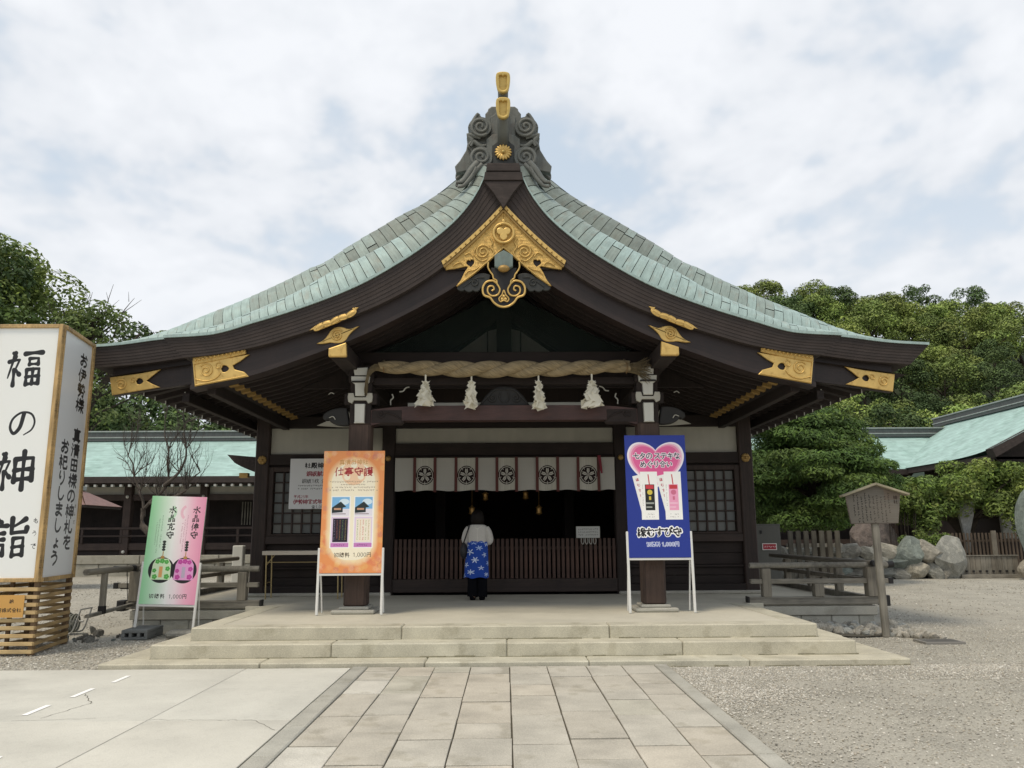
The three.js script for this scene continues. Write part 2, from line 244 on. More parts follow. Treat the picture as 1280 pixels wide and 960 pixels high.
const std = (c, o = {}) => new THREE.MeshStandardMaterial({ color: new THREE.Color().setRGB(c[0], c[1], c[2]), roughness: 0.85, metalness: 0, ...o });
const tones = (c, o, n, spread, seed = 1) => { const r = rng(seed); return Array.from({ length: n }, () => { const k = 1 + (r() - 0.5) * spread, w = (r() - 0.5) * spread * 0.25; return std([c[0] * k * (1 + w), c[1] * k, c[2] * k * (1 - w)], o); }); };
const wv = (s = 0.002) => ({ map: T.wood, bumpMap: T.woodB, bumpScale: s }), wh = (s = 0.002) => ({ map: T.woodH, bumpMap: T.woodBH, bumpScale: s });
const M = {
  carve: std([0.022, 0.021, 0.02], { roughness: 0.8 }),
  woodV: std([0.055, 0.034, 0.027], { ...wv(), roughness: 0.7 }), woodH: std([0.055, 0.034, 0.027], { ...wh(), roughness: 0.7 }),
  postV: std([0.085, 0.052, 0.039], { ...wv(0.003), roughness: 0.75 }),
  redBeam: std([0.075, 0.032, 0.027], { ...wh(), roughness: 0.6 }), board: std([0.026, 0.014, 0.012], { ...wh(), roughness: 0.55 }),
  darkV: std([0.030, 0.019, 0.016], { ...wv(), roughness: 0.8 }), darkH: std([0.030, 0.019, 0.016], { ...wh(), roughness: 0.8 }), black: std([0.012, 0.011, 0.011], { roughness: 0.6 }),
  layer: tones([0.058, 0.045, 0.040], { map: T.layer, roughness: 0.85 }, 4, 0.14, 4),
  seam: std([0.07, 0.075, 0.068], { roughness: 0.9 }),
  gold: std([0.72, 0.48, 0.155], { map: T.gold, bumpMap: T.goldB, bumpScale: 0.006, metalness: 0.5, roughness: 0.5 }), goldPlain: std([0.74, 0.50, 0.165], { map: T.gold, metalness: 0.55, roughness: 0.42 }), goldPale: std([0.72, 0.52, 0.17], { map: T.gold, metalness: 0.4, roughness: 0.5 }), goldDim: std([0.42, 0.27, 0.09], { map: T.gold, metalness: 0.5, roughness: 0.55 }),
  bronze: std([0.185, 0.185, 0.168], { map: T.patina, bumpMap: T.stoneB, bumpScale: 0.004, roughness: 0.6, metalness: 0.25 }), bronzeDark: std([0.05, 0.05, 0.047], { map: T.patina, roughness: 0.6, metalness: 0.25 }),
  teal: std([0.22, 0.27, 0.25], { map: T.patina, roughness: 0.7 }),
  plaster: std([0.50, 0.49, 0.44], { map: T.plaster, roughness: 0.95 }), white: std([0.75, 0.75, 0.72], { roughness: 0.7 }), dash: std([0.95, 0.95, 0.93], { roughness: 0.7 }), paint: std([0.66, 0.66, 0.62], { map: T.plaster, roughness: 0.6 }),
  pane_: std([0.20, 0.21, 0.20], { roughness: 0.35 }),
  step: tones([0.64, 0.61, 0.50], { map: T.stone, bumpMap: T.stoneB, bumpScale: 0.004, roughness: 0.9 }, 5, 0.1, 8), floor: std([0.66, 0.625, 0.53], { map: T.conc, bumpMap: T.stoneB, bumpScale: 0.003, roughness: 0.85 }),
  concrete: tones([0.70, 0.685, 0.63], { map: T.conc, bumpMap: T.stoneB, bumpScale: 0.003, roughness: 0.9 }, 4, 0.05, 12),
  paving: [...tones([0.59, 0.555, 0.485], { map: T.stone, bumpMap: T.stoneB, bumpScale: 0.006, roughness: 0.9 }, 9, 0.13, 14), std([0.57, 0.55, 0.475], { map: T.stone, bumpMap: T.stoneB, bumpScale: 0.006 }), std([0.70, 0.68, 0.62], { map: T.stone, bumpMap: T.stoneB, bumpScale: 0.006 })], kerb: tones([0.50, 0.49, 0.44], { map: T.stone, bumpMap: T.stoneB, bumpScale: 0.005, roughness: 0.9 }, 4, 0.18, 15),
  joint: std([0.12, 0.11, 0.085], { map: T.gravel, roughness: 1 }),
  greyWoodH: tones([0.33, 0.305, 0.255], { ...wh(0.004), roughness: 0.9 }, 4, 0.25, 16), greyWoodV: tones([0.31, 0.285, 0.235], { ...wv(0.004), roughness: 0.9 }, 4, 0.25, 17),
  rock: [...tones([0.30, 0.29, 0.26], { map: T.rock, bumpMap: T.rockB, bumpScale: 0.04, roughness: 0.95 }, 5, 0.4, 18), std([0.22, 0.26, 0.24], { map: T.rock, bumpMap: T.rockB, bumpScale: 0.04 }), std([0.44, 0.40, 0.33], { map: T.rock, bumpMap: T.rockB, bumpScale: 0.04 })],
  bark: std([0.085, 0.07, 0.055], { map: T.bark, bumpMap: T.barkB, bumpScale: 0.02, roughness: 1 }), twig: std([0.20, 0.175, 0.15], { map: T.bark, roughness: 1 }),
  farRoof: std([0.45, 0.63, 0.59], { map: T.farRoof, bumpMap: T.farRoof, bumpScale: 0.02, roughness: 0.75 }), ridge: std([0.14, 0.14, 0.135], { map: T.patina, roughness: 0.7 }), ridgePale: std([0.42, 0.44, 0.42], { map: T.patina, roughness: 0.7 }),
  farStone: std([0.40, 0.385, 0.33], { map: T.stone, bumpMap: T.stoneB, bumpScale: 0.004 }),
};
// ---------------------------------------------------------------- lettering: each character as pen strokes in a 100 x 100 field ("~" marks a curved stroke, "a@x,y,w,h" another character set smaller)
const G = {
  ne: '35055018 122878284861 48061074 48544898 58568672', wood: '08329232 50045098 483432600878 54428666', water: '24085622 08364650 109640706048', man: '720444340858 50305098', hand: '10288826 560456944084 10688850', sick: '35055018 12287828486110 48544898 58568672 70408852',
  '口': '18121888 181282128288 18828282', '日': '22082294 220878087894 22507850 22907890', '田': '15121590 151285128590 50125088 15508550 15888588', '土': '18408240 50065090 05909590', '士': '06329432 50045090 18908290',
  '言': '40046014 05249524 20428042 20588058 20722098 207280728098 20948094', '金': '50040440 50049640 28447244 18628262 50445092 28703684 70686284 06929492', '糸': '520428245838 722226587854 50565098 30702090 66688288',
  '福': 'ne@0,2,42,96 48109410 口@54,20,38,22 田@48,46,48,52', 'の': '~5218406822840864143444147822925084765892', '神': 'ne@0,2,42,96 48224878 482294229478 48509450 48749474 70047099', '詣': '言@0,2,44,96 88085426 5404544092409330 日@50,48,46,50',
  'も': '~460642704278588878908858 18307230 16547054', 'う': '30066616 ~16426032804872724296', 'で': '10208814 ~88145040446858888092 68327846 84289242', 'お': '12306630 ~380638762688127632566650866676865692 72149032', '伊': 'man@0,2,34,96 421484148458 34369636 42588458 621456603298',
  '勢': '16301042 36304244 土@4,0,46,26 土@4,36,46,22 54168616 861684449650 70045450 58305840 24648264 826476966690 465844762098', '様': 'wood@0,2,38,96 52046014 86047614 42169616 48289028 40409840 68166854 70507098 446660664292 96567468 74689696',
  '真': '14169016 50045024 24262474 242678267874 24427842 24587858 24747874 04849684 34862098 66868498', '清': 'water@0,2,30,96 36149414 40289028 30429842 66046642 42524298 425288528898 42668866 42808880', '祀': 'ne@0,2,42,96 50128812 88128844 50448844 5012508656949292 92929676',
  'り': '~2608204028543444 ~6806765060824096', 'し': '~30062866449070868862', 'ま': '16228422 20448044 ~5004507234901680326860748690', 'よ': '~501052703688207836666072 60728286 52347630', 'ょ': 'よ@14,24,76,74', 'を': '14188218 460436361260 ~224448405666 ~86405058367848928694',
  '札': 'wood@0,2,46,96 5806588066909090 90909668', 'だ': '08225622 300424500894 52488448 ~527460908890 72087820 86049216', 'た': '08225622 300424500894 52488448 ~527460908890', '納': '糸@0,2,44,96 48204898 482094209492 700468465274 70468870', '沼': 'water@0,2,32,96 40148814 881484467444 621454363848 口@42,52,48,46',
  '株': 'wood@0,2,40,96 56064630 48208820 40449844 70047099 684456683886 724684689884', '式': '06269426 12525452 32523280 08845278 ~64046640747288929478 76088818', '会': '50040644 50049644 30447044 14608660 44602894 28907890 66708294', '社': 'ne@0,2,42,96 土@46,8,52,86',
  '水': '500450963886 103638360682 88205442 52409686', '晶': '日@26,0,48,46 日@2,52,44,46 日@54,52,44,46', '克': '06189418 50045034 口@22,32,56,30 386234800896 606260886894 68949292 92929478', '守': '50045018 10181038 101890189036 16509450 683668945088 32624478',
  '幸': '24147614 50045030 06309430 30363846 70366046 12508850 06669466 50505098', '倖': 'man@0,2,34,96 幸@34,2,64,96', '初': 'sick@0,2,42,96 48169416 941690907684 681664564294', '穂': 'wood@0,10,40,88 30040814 48149414 70047044 52225246 522288228846 52348834 52469046 46684286 ~5666569074928688 60686874 88609276',
  '料': '14102024 46103824 04365236 28042898 26381272 32385070 60126824 56326444 52689660 82048298', '円': '14101496 141086108692 86927690 50105050 14508650', '仕': 'man@0,2,36,96 士@38,4,60,90', '事': '06149414 26222640 262274227440 26387438 165080508074 04629662 18748074 500450963688',
  '護': '言@0,2,38,96 42129812 58045822 82048222 58223846 52345262 52349434 52449244 52529252 52629662 72347262 46709070 907068884298 52749298', '七': '06509038 4606456056909090 90909672', '夕': '460434340860 38228222 822266642098 36405660',
  'ス': '16188018 801858541292 54529092', 'テ': '22147814 06409440 544048722696', 'キ': '16328226 12608854 42066098', 'な': '08245424 320424440660 68188632 ~6640687652923882527274809294', 'め': '~221432524276 ~620848642488107030426234885284806094', 'く': '660422507096', 'ぐ': '660422507096 72388052 86309442',
  'い': '~1618206030844468 ~742284408664', '合': '50040644 50049644 30447044 口@22,56,56,42', '縁': '糸@0,2,40,96 541286128034 50225040 46349834 60065434 6634766074966488 62505066 70604480 68584276 74744496 92507864 78629896', 'む': '10286028 ~3606360624701458304638603680 ~3680469276928668 74229038',
  'す': '06249424 ~560456564472345846465862 ~586252823098', 'び': '~0820401618543088588472507018 ~70189456 82048814 92009610', '殿': '10084808 48084824 10244824 10080496 14404640 22302270 38303870 08665066 20740892 38745090 620860305244 62088608 860888349638 54529052 905276804898 58549698',
  '楽': '日@34,4,32,44 50004408 10122026 06502832 90128026 94507232 06589458 50485098 46601892 54608292', '銅': '金@0,2,42,96 48104898 4810961096948692 58328632 口@58,46,28,34', '板': 'wood@0,2,40,96 48129412 501248563296 52348834 883474684298 56409698', '献': '04164816 26042632 08340896 083446344696 16503850 12664266 27502796 52349634 740470545296 743480689896 84089420',
  '枚': 'wood@0,2,40,96 60044430 54229422 842272644296 54369698', '平': '12129012 28243442 72246442 04549654 50125099', '成': '201818600696 20189218 204444444072 ~60046444767892929676 84386896 76088616', '年': '30040830 24188618 22408440 26402664 04649664 56185699', '宮': '50045014 10141032 101490148430 口@30,28,40,24 50524462 口@20,60,60,38',
  '遷': '10102224 064022402074 ~207636889694 42164230 421690169030 42309030 36429842 66306650 44588658 86588670 44708670 447044849084', '授': 'hand@0,2,36,96 90045010 50185630 68166828 88148030 42364250 423696369048 48609060 906068844098 54649898', 'ふ': '38085022 ~46344858587850884486 18583070 78607680', '与': '28042452 24287828 24528452 845280926488 04689468', '所': '06104610 10221250 102244224444 10444444 10440696 88085818 582058605098 58409640 78407898',
};
function drawGlyph(x, ch, X, Y, w, h, lw, o) {
  for (const tk of (G[ch] || '').split(' ')) {
    if (!tk) continue;
    if (tk.includes('@')) { const [k, r] = tk.split('@'), [a, b, c, d] = r.split(',').map(Number); drawGlyph(x, k, X + a / 100 * w, Y + b / 100 * h, w * c / 100, h * d / 100, lw * (0.6 + 0.4 * Math.sqrt(c * d) / 100), o); continue; }
    const cv = tk[0] === '~', s = cv ? tk.slice(1) : tk, pts = [];
    for (let i = 0; i + 3 < s.length; i += 4) pts.push([+s.slice(i, i + 2), +s.slice(i + 2, i + 4)]);
    let path = [];
    if (cv) { const c = new THREE.CatmullRomCurve3(pts.map((p) => V(p[0], p[1], 0)), false, 'centripetal'); path = c.getPoints(pts.length * 14).map((p) => [p.x, p.y]); }
    else for (let i = 0; i < pts.length - 1; i++) for (let k = 0; k <= 44; k++) { const t = k / 44, b = o.brush ? Math.sin(t * Math.PI) * ((pts[i + 1][0] - pts[i][0]) * 0.02) : 0; path.push([lerp(pts[i][0], pts[i + 1][0], t), lerp(pts[i][1], pts[i + 1][1], t) - b]); }
    const l = pts[pts.length - 1], q = pts[pts.length - 2], down = l[1] - q[1] > 8 && l[0] < q[0] - 6, flick = l[1] - q[1] > 8 && l[0] > q[0] + 14;
    path.forEach(([a, b], i) => {
      const t = i / (path.length - 1); let r = lw / 2;
      if (o.brush) { r *= 1.16 - 0.42 * Math.sin(Math.PI * clamp(t * 1.05)) ** 1.3; if (down) r *= 1 - 0.72 * t * t; else if (flick) r *= 0.8 + 0.45 * Math.sin(Math.PI * Math.pow(t, 2.2)); b -= (a - 50) * 0.09; }
      x.beginPath(); x.arc(X + a / 100 * w, Y + b / 100 * h, Math.max(r, 0.3), 0, 7); x.fill();
    });
  }
}
// writes a run of characters; o: {v: vertical, lw: pen width as a share of the size, brush, gap, sx: width share, color, halo}
function write(x, str, X, Y, size, o = {}) {
  const pass = (col, extra) => {
    x.fillStyle = col; let px = X, py = Y; const sx = o.sx ?? 1;
    for (const ch of str) {
      const lw = size * (o.lw ?? 0.1) + extra;
      if (ch === ' ') { if (o.v) py += size * 0.5; else px += size * 0.5; continue; }
      if (G[ch]) drawGlyph(x, ch, px, py, size * sx, size, lw, o);
      else { x.font = `${o.bold ? 'bold ' : ''}${size * 1.12}px sans-serif`; x.textBaseline = 'alphabetic'; if (extra) { x.strokeStyle = col; x.lineWidth = extra; x.lineJoin = 'round'; x.strokeText(ch, px, py + size * 0.92); } x.fillText(ch, px, py + size * 0.92); if (!o.v) { px += x.measureText(ch).width + size * 0.02; continue; } }
      if (o.v) py += size * (1 + (o.gap ?? 0.06)); else px += size * (sx + (o.gap ?? 0.06));
    }
  };
  if (o.halo) pass(o.halo, size * (o.haloW ?? 0.26));
  pass(o.color || '#1a1a1c', 0);
}
// lines too small to read in the photograph: rows of short pen marks
function fine(x, X, Y, len, size, o = {}) {
  const r = rng(o.seed || 5); x.fillStyle = o.color || '#444';
  for (let p = 0; p < len; p += size) { if (r() < 0.08) continue; for (let k = 0; k < 4; k++) { const a = r() * 0.7, b = r() * 0.8, hz = r() < 0.5, w = size * (hz ? 0.55 : 0.14), h = size * (hz ? 0.13 : 0.55); const cx = (o.v ? X : X + p) + a * size * 0.55, cy = (o.v ? Y + p : Y) + b * size * 0.7; x.fillRect(cx, cy, w, h); } }
}
function canvasTex(w, h, f) {
  const c = document.createElement('canvas'); c.width = w; c.height = h; const x = c.getContext('2d'); f(x, w, h);
  const t = new THREE.CanvasTexture(c); t.colorSpace = THREE.SRGBColorSpace; t.magFilter = THREE.LinearFilter; t.anisotropy = 8; return t;
}
const printMat = (w, h, f, o = {}) => new THREE.MeshStandardMaterial({ map: canvasTex(w, h, f), roughness: 0.55, ...o });
const fillBg = (x, w, h, c) => { x.fillStyle = c; x.fillRect(0, 0, w, h); };

const PR = {};
PR.bigFront = printMat(512, 1920, (x, w, h) => {
  fillBg(x, w, h, '#e9ebe8');
  const o = { brush: true, lw: 0.125, color: '#18191b' };
  write(x, '福', 112, 178, 292, o); write(x, 'の', 172, 640, 226, { ...o, lw: 0.13 }); write(x, '神', 118, 970, 300, o); write(x, '詣', 128, 1472, 300, o);
  write(x, 'も', 448, 1478, 42, { lw: 0.1, brush: true }); write(x, 'う', 448, 1572, 42, { lw: 0.1, brush: true }); write(x, 'で', 448, 1666, 42, { lw: 0.1, brush: true });
}, { roughness: 0.4 });
PR.bigSide = printMat(512, 1800, (x, w, h) => {
  fillBg(x, w, h, '#dde0e2'); const o = { v: true, lw: 0.165, sx: 1.35, gap: 0.1 };
  write(x, 'お伊勢様', 300, 95, 108, o); write(x, '真清田様の神札を', 300, 690, 106, o); write(x, 'お祀りしましょう', 110, 800, 106, o);
  write(x, 'お', 452, 1268, 30, { lw: 0.1, color: '#555' }); write(x, 'ふ', 452, 1330, 30, { lw: 0.1, color: '#555' }); write(x, 'だ', 452, 1392, 30, { lw: 0.1, color: '#555' });
}, { roughness: 0.4 });
PR.plaque = printMat(256, 160, (x, w, h) => { fillBg(x, w, h, '#c99a52'); write(x, '納', 152, 30, 30, { lw: 0.12, color: '#3c2c16' }); write(x, '沼株式会社', 72, 92, 32, { lw: 0.12, color: '#3c2c16', gap: 0.08 }); });
function amulet(x, cx, cy, s, c1, c2, c3) {
  x.fillStyle = '#1c1c20'; x.beginPath(); x.arc(cx, cy, 88 * s, 0, 7); x.fill();
  x.fillStyle = c1; x.beginPath(); x.moveTo(cx - 42 * s, cy - 78 * s); x.lineTo(cx + 42 * s, cy - 78 * s); x.lineTo(cx + 64 * s, cy - 40 * s); x.lineTo(cx + 68 * s, cy + 66 * s); x.lineTo(cx - 68 * s, cy + 66 * s); x.lineTo(cx - 60 * s, cy - 40 * s); x.fill();
  x.fillStyle = c2; for (const [a, b, r] of [[-30, -58, 17], [2, -62, 18], [32, -56, 16], [-46, 4, 15], [44, -10, 17], [-40, 46, 18], [42, 44, 19]]) for (let k = 0; k < 5; k++) { x.beginPath(); x.arc(cx + (a + Math.cos(k * 1.257) * r * 0.55) * s, cy + (b + Math.sin(k * 1.257) * r * 0.55) * s, r * 0.45 * s, 0, 7); x.fill(); }
  x.fillStyle = c3; x.fillRect(cx - 14 * s, cy - 24 * s, 24 * s, 74 * s);
  x.fillStyle = '#b98d4a'; x.fillRect(cx - 12 * s, cy - 96 * s, 24 * s, 18 * s); x.fillRect(cx - 3 * s, cy - 128 * s, 6 * s, 36 * s);
  x.fillStyle = '#26302a'; for (let k = 0; k < 4; k++) { x.beginPath(); x.ellipse(cx, cy - (140 + k * 18) * s, 12 * s, 9 * s, 0, 0, 7); x.fill(); }
}
PR.green = printMat(512, 1000, (x, w, h) => {
  const g = x.createLinearGradient(0, 0, w, 0); g.addColorStop(0, '#9fe3ab'); g.addColorStop(0.22, '#cdefd3'); g.addColorStop(0.46, '#f6f8f6'); g.addColorStop(0.62, '#f8e4ec'); g.addColorStop(0.82, '#f5b4cd'); g.addColorStop(1, '#e99aba'); x.fillStyle = g; x.fillRect(0, 0, w, h);
  x.globalAlpha = 0.28; x.lineWidth = 26; x.strokeStyle = '#58c96c'; x.beginPath(); x.arc(170, 150, 66, -0.9, 1.5); x.stroke(); x.strokeStyle = '#e86f9c'; x.beginPath(); x.arc(360, 150, 66, 2.2, 4.2); x.stroke(); x.globalAlpha = 1;
  const o = { v: true, lw: 0.13, gap: 0.16, sx: 1.02, brush: true, color: '#161a18' }; write(x, '水晶克守', 172, 96, 68, o); write(x, '水晶倖守', 396, 92, 68, o);
  for (const [a, b, l, s] of [[120, 180, 300, 1], [92, 215, 310, 2], [72, 250, 210, 3], [352, 175, 320, 4], [330, 215, 300, 5], [308, 250, 190, 6]]) fine(x, a, b, l, 14, { v: true, seed: s, color: s < 4 ? '#7fae88' : '#c08aa0' });
  amulet(x, 166, 690, 1.34, '#d8efc9', '#57b34e', '#e2a66a'); amulet(x, 376, 690, 1.34, '#e6a2d6', '#c2459f', '#bfb0c8');
  write(x, '初穂料', 84, 906, 42, { lw: 0.1, color: '#3b403c', gap: 0.2 }); write(x, '1,000円', 262, 904, 44, { lw: 0.1, color: '#3b403c' });
});
function hallPic(x, X, Y, w, h) { x.fillStyle = '#7fb9e6'; x.fillRect(X, Y, w, h); x.fillStyle = '#d9ecf7'; x.beginPath(); x.ellipse(X + w * 0.7, Y + h * 0.25, w * 0.28, h * 0.16, 0, 0, 7); x.fill(); x.fillStyle = '#e8e4ee'; x.fillRect(X, Y + h * 0.62, w, h * 0.38);
  x.fillStyle = '#1d2b2c'; x.beginPath(); x.moveTo(X, Y + h * 0.56); x.lineTo(X + w * 0.5, Y + h * 0.24); x.lineTo(X + w * 0.82, Y + h * 0.52); x.lineTo(X + w * 0.62, Y + h * 0.56); x.lineTo(X + w * 0.62, Y + h * 0.8); x.lineTo(X, Y + h * 0.84); x.fill(); x.fillStyle = '#c99878'; x.fillRect(X + w * 0.12, Y + h * 0.58, w * 0.4, h * 0.1); x.fillStyle = '#9a8f96'; x.fillRect(X, Y + h * 0.86, w * 0.8, h * 0.05); }
PR.orange = printMat(512, 1024, (x, w, h) => {
  fillBg(x, w, h, '#e8965a'); const r = rng(7);
  for (let k = 0; k < 90; k++) { const e = r() < 0.5, px = e ? (r() < 0.5 ? r() * 70 : w - r() * 70) : r() * w, py = e ? r() * h : (r() < 0.5 ? r() * 90 : h - r() * 110); x.globalAlpha = 0.35; x.fillStyle = ['#eec173', '#dd7a5c', '#efae78', '#c97d73', '#f2c09b'][k % 5]; for (let q = 0; q < 5; q++) { x.beginPath(); x.arc(px + Math.cos(q * 1.257) * 14, py + Math.sin(q * 1.257) * 14, 12, 0, 7); x.fill(); } } x.globalAlpha = 1;
  for (let k = 0; k < 10; k++) { x.globalAlpha = 0.16; x.fillStyle = '#faf0cf'; x.beginPath(); x.roundRect(36 + k * 4, 50 + k * 6, w - 72 - k * 8, h - 100 - k * 12, 200); x.fill(); } x.globalAlpha = 1;
  x.fillStyle = '#f8efd6'; x.beginPath(); x.roundRect(76, 110, w - 152, h - 216, 150); x.fill();
  x.globalAlpha = 0.45; x.fillStyle = '#f1a877'; x.beginPath(); x.arc(258, 190, 104, 0, 7); x.fill(); x.globalAlpha = 1; x.fillStyle = '#f8efd6'; for (let k = 0; k < 3; k++) { x.beginPath(); x.arc(258 + Math.cos(k * 2.09 + 0.5) * 66, 190 + Math.sin(k * 2.09 + 0.5) * 66, 26, 0, 7); x.fill(); }
  write(x, '真清田神社', 132, 74, 44, { lw: 0.09, color: '#c58f4e', gap: 0.12, brush: true }); write(x, '仕事守護', 96, 142, 74, { lw: 0.12, color: '#a2232b', gap: 0.1, brush: true });
  for (let k = 0; k < 4; k++) fine(x, [60, 150, 78, 56][k], 258 + k * 24, [400, 200, 360, 410][k], 14, { seed: k + 3, color: '#8a7460' });
  for (const X of [84, 276]) { x.fillStyle = '#fbf8f4'; x.fillRect(X - 8, 386, 164, 434); hallPic(x, X, 394, 146, 160); x.fillStyle = '#e6d3ea'; x.fillRect(X, 560, 148, 252); }
  x.fillStyle = '#1d1226'; x.fillRect(98, 574, 124, 196); x.fillStyle = '#f3ead9'; x.fillRect(290, 574, 124, 196); x.fillStyle = '#c77fc0'; x.fillRect(84, 778, 148, 34); x.fillRect(276, 778, 148, 34);
  for (let k = 0; k < 5; k++) { fine(x, 106 + k * 23, 586, 165, 13, { v: true, seed: 20 + k, color: ['#8d86a0', '#a05040', '#b08a3c', '#5d8a50', '#a59a4c'][k] }); fine(x, 298 + k * 23, 586, 165, 13, { v: true, seed: 30 + k, color: ['#8fae74', '#d19a6a', '#c4504a', '#9aae6a', '#b59a5c'][k] }); }
  fine(x, 110, 788, 90, 15, { seed: 41, color: '#6b3a70' }); fine(x, 302, 788, 90, 15, { seed: 42, color: '#6b3a70' });
  write(x, '初穂料', 116, 856, 40, { lw: 0.1, color: '#5b5040', gap: 0.1 }); write(x, '1,000円', 270, 854, 40, { lw: 0.1, color: '#5b5040' });
});
PR.blue = printMat(512, 1024, (x, w, h) => {
  fillBg(x, w, h, '#1a3290'); const r = rng(9); x.globalAlpha = 0.5; for (let k = 0; k < 260; k++) { const a = r() * 6.28, d = 20 + r() * 260; x.fillStyle = '#3d5cc4'; x.fillRect(360 + Math.cos(a) * d, 780 + Math.sin(a) * d * 0.7, 3, 3); } x.globalAlpha = 1;
  const heart = (s, c) => { x.fillStyle = c; x.beginPath(); x.moveTo(258, 150 - 26 * (1 - s)); const q = (a, b) => [258 + (a - 258) * s, 240 + (b - 240) * s]; const p0 = q(258, 132); x.moveTo(...p0); x.bezierCurveTo(...q(300, 60), ...q(470, 10), ...q(492, 165)); x.bezierCurveTo(...q(500, 290), ...q(360, 390), ...q(258, 440)); x.bezierCurveTo(...q(150, 390), ...q(16, 290), ...q(22, 165)); x.bezierCurveTo(...q(44, 10), ...q(216, 60), ...p0); x.fill(); };
  heart(1.02, '#f6eef4'); heart(0.95, '#f3c3d6'); heart(0.89, '#ea8fb4'); heart(0.82, '#e0649a'); heart(0.6, '#dd5a94');
  const o = { lw: 0.12, color: '#23233a', halo: '#f8eef4', haloW: 0.2, gap: 0.02 }; write(x, '七夕の', 66, 150, 54, o); write(x, 'ステキな', 244, 150, 54, o); write(x, 'めぐり合い', 122, 222, 54, o);
  for (const [X, c1, c2] of [[120, '#161a16', '#d8c34a'], [318, '#efa3c4', '#d0708f']]) {
    x.save(); x.translate(X - 20, 330); x.rotate(-0.22); x.fillStyle = '#f1f1ee'; x.fillRect(-50, 10, 130, 310); for (let k = 0; k < 4; k++) write(x, ['縁', 'む', 'す', 'び'][k], -30, 34 + k * 46, 26, { lw: 0.11, color: '#b85a68' }); x.restore();
    x.fillStyle = '#f6f6f3'; x.fillRect(X, 312, 142, 402); x.fillStyle = c1; x.fillRect(X + 36, 420, 78, 216); x.strokeStyle = '#c8484e'; x.lineWidth = 9; x.beginPath(); x.moveTo(X + 66, 335); x.lineTo(X + 74, 420); x.stroke();
    x.fillStyle = '#c93a44'; x.fillRect(X + 42, 424, 66, 34); x.fillStyle = c2; x.beginPath(); x.arc(X + 75, 486, 22, 0, 7); x.fill(); x.fillRect(X + 66, 520, 18, 30); x.fillStyle = c1 === '#161a16' ? '#9ea39c' : '#f6c2d8'; x.fillRect(X + 40, 570, 66, 14); x.fillRect(X + 40, 604, 50, 12);
    fine(x, X + 12, 420, 180, 13, { v: true, seed: X, color: '#b9b9b4' }); fine(x, X + 38, 664, 70, 12, { seed: X + 1, color: '#999' }); fine(x, X + 38, 686, 70, 12, { seed: X + 2, color: '#999' });
  }
  write(x, '縁むすび守', 74, 782, 72, { lw: 0.15, color: '#111116', halo: '#fbfbfb', haloW: 0.24, brush: true, gap: 0.03 }); write(x, '初穂料', 148, 898, 36, { lw: 0.1, color: '#2b4aa8', halo: '#eef0f8', haloW: 0.16 }); write(x, '1,000円', 272, 896, 38, { lw: 0.1, color: '#2b4aa8', halo: '#eef0f8', haloW: 0.16 });
});
PR.notice = printMat(512, 512, (x, w, h) => { fillBg(x, w, h, '#d9dadb'); write(x, '社殿神楽殿', 150, 40, 58, { lw: 0.14, gap: 0.12 }); write(x, '銅板献納の', 168, 128, 52, { lw: 0.13, color: '#8e3340', gap: 0.04 }); write(x, '銅板1枚 金3,000円', 124, 206, 46, { lw: 0.09, color: '#444' }); fine(x, 88, 268, 420, 18, { seed: 4, color: '#4a4a4a' }); fine(x, 84, 300, 330, 18, { seed: 6, color: '#4a4a4a' }); write(x, '平成25年', 46, 372, 34, { lw: 0.1, color: '#8e3340' }); write(x, '伊勢神宮式年遷宮', 44, 416, 48, { lw: 0.13, color: '#8e3340', gap: 0.02 }); write(x, '金1,000円', 232, 474, 36, { lw: 0.1, color: '#444' }); }, { roughness: 0.7 });
PR.small = printMat(128, 192, (x, w, h) => { fillBg(x, w, h, '#cfd0cf'); write(x, '授与所', 40, 30, 46, { v: true, lw: 0.1, color: '#555' }); }, { roughness: 0.8 });
PR.fencePaper = printMat(256, 128, (x, w, h) => { fillBg(x, w, h, '#b9bab6'); for (let k = 0; k < 3; k++) fine(x, 22, 22 + k * 32, 212, 20, { seed: 60 + k, color: '#6a6a66' }); }, { roughness: 0.8 });
PR.redSign = printMat(128, 64, (x, w, h) => { fillBg(x, w, h, '#e3dcd8'); x.fillStyle = '#9c2430'; x.fillRect(6, 6, w - 12, h - 12); fine(x, 18, 24, 92, 18, { seed: 71, color: '#eee2e2' }); });
PR.signBoard = printMat(512, 340, (x, w, h) => {
  const r = rng(3); fillBg(x, w, h, '#6c675e'); for (let k = 0; k < 420; k++) { x.globalAlpha = 0.12; x.fillStyle = r() < 0.5 ? '#524c44' : '#8d877c'; x.fillRect(r() * w - 100, r() * h, 60 + r() * 240, 1 + r() * 2); } x.globalAlpha = 0.25; x.fillStyle = '#80604c'; x.fillRect(360, 0, 152, 130); x.globalAlpha = 1;
  write(x, '神社', 446, 90, 38, { v: true, lw: 0.12, color: '#3a2f28' }); for (let k = 0; k < 10; k++) fine(x, 60 + k * 37, 60 + (k % 3) * 16, [200, 250, 250, 250, 240, 250, 230, 250, 250, 190][k], 22, { v: true, seed: 80 + k, color: k > 4 ? '#40362f' : '#1d1815' });
}, { roughness: 0.9 });
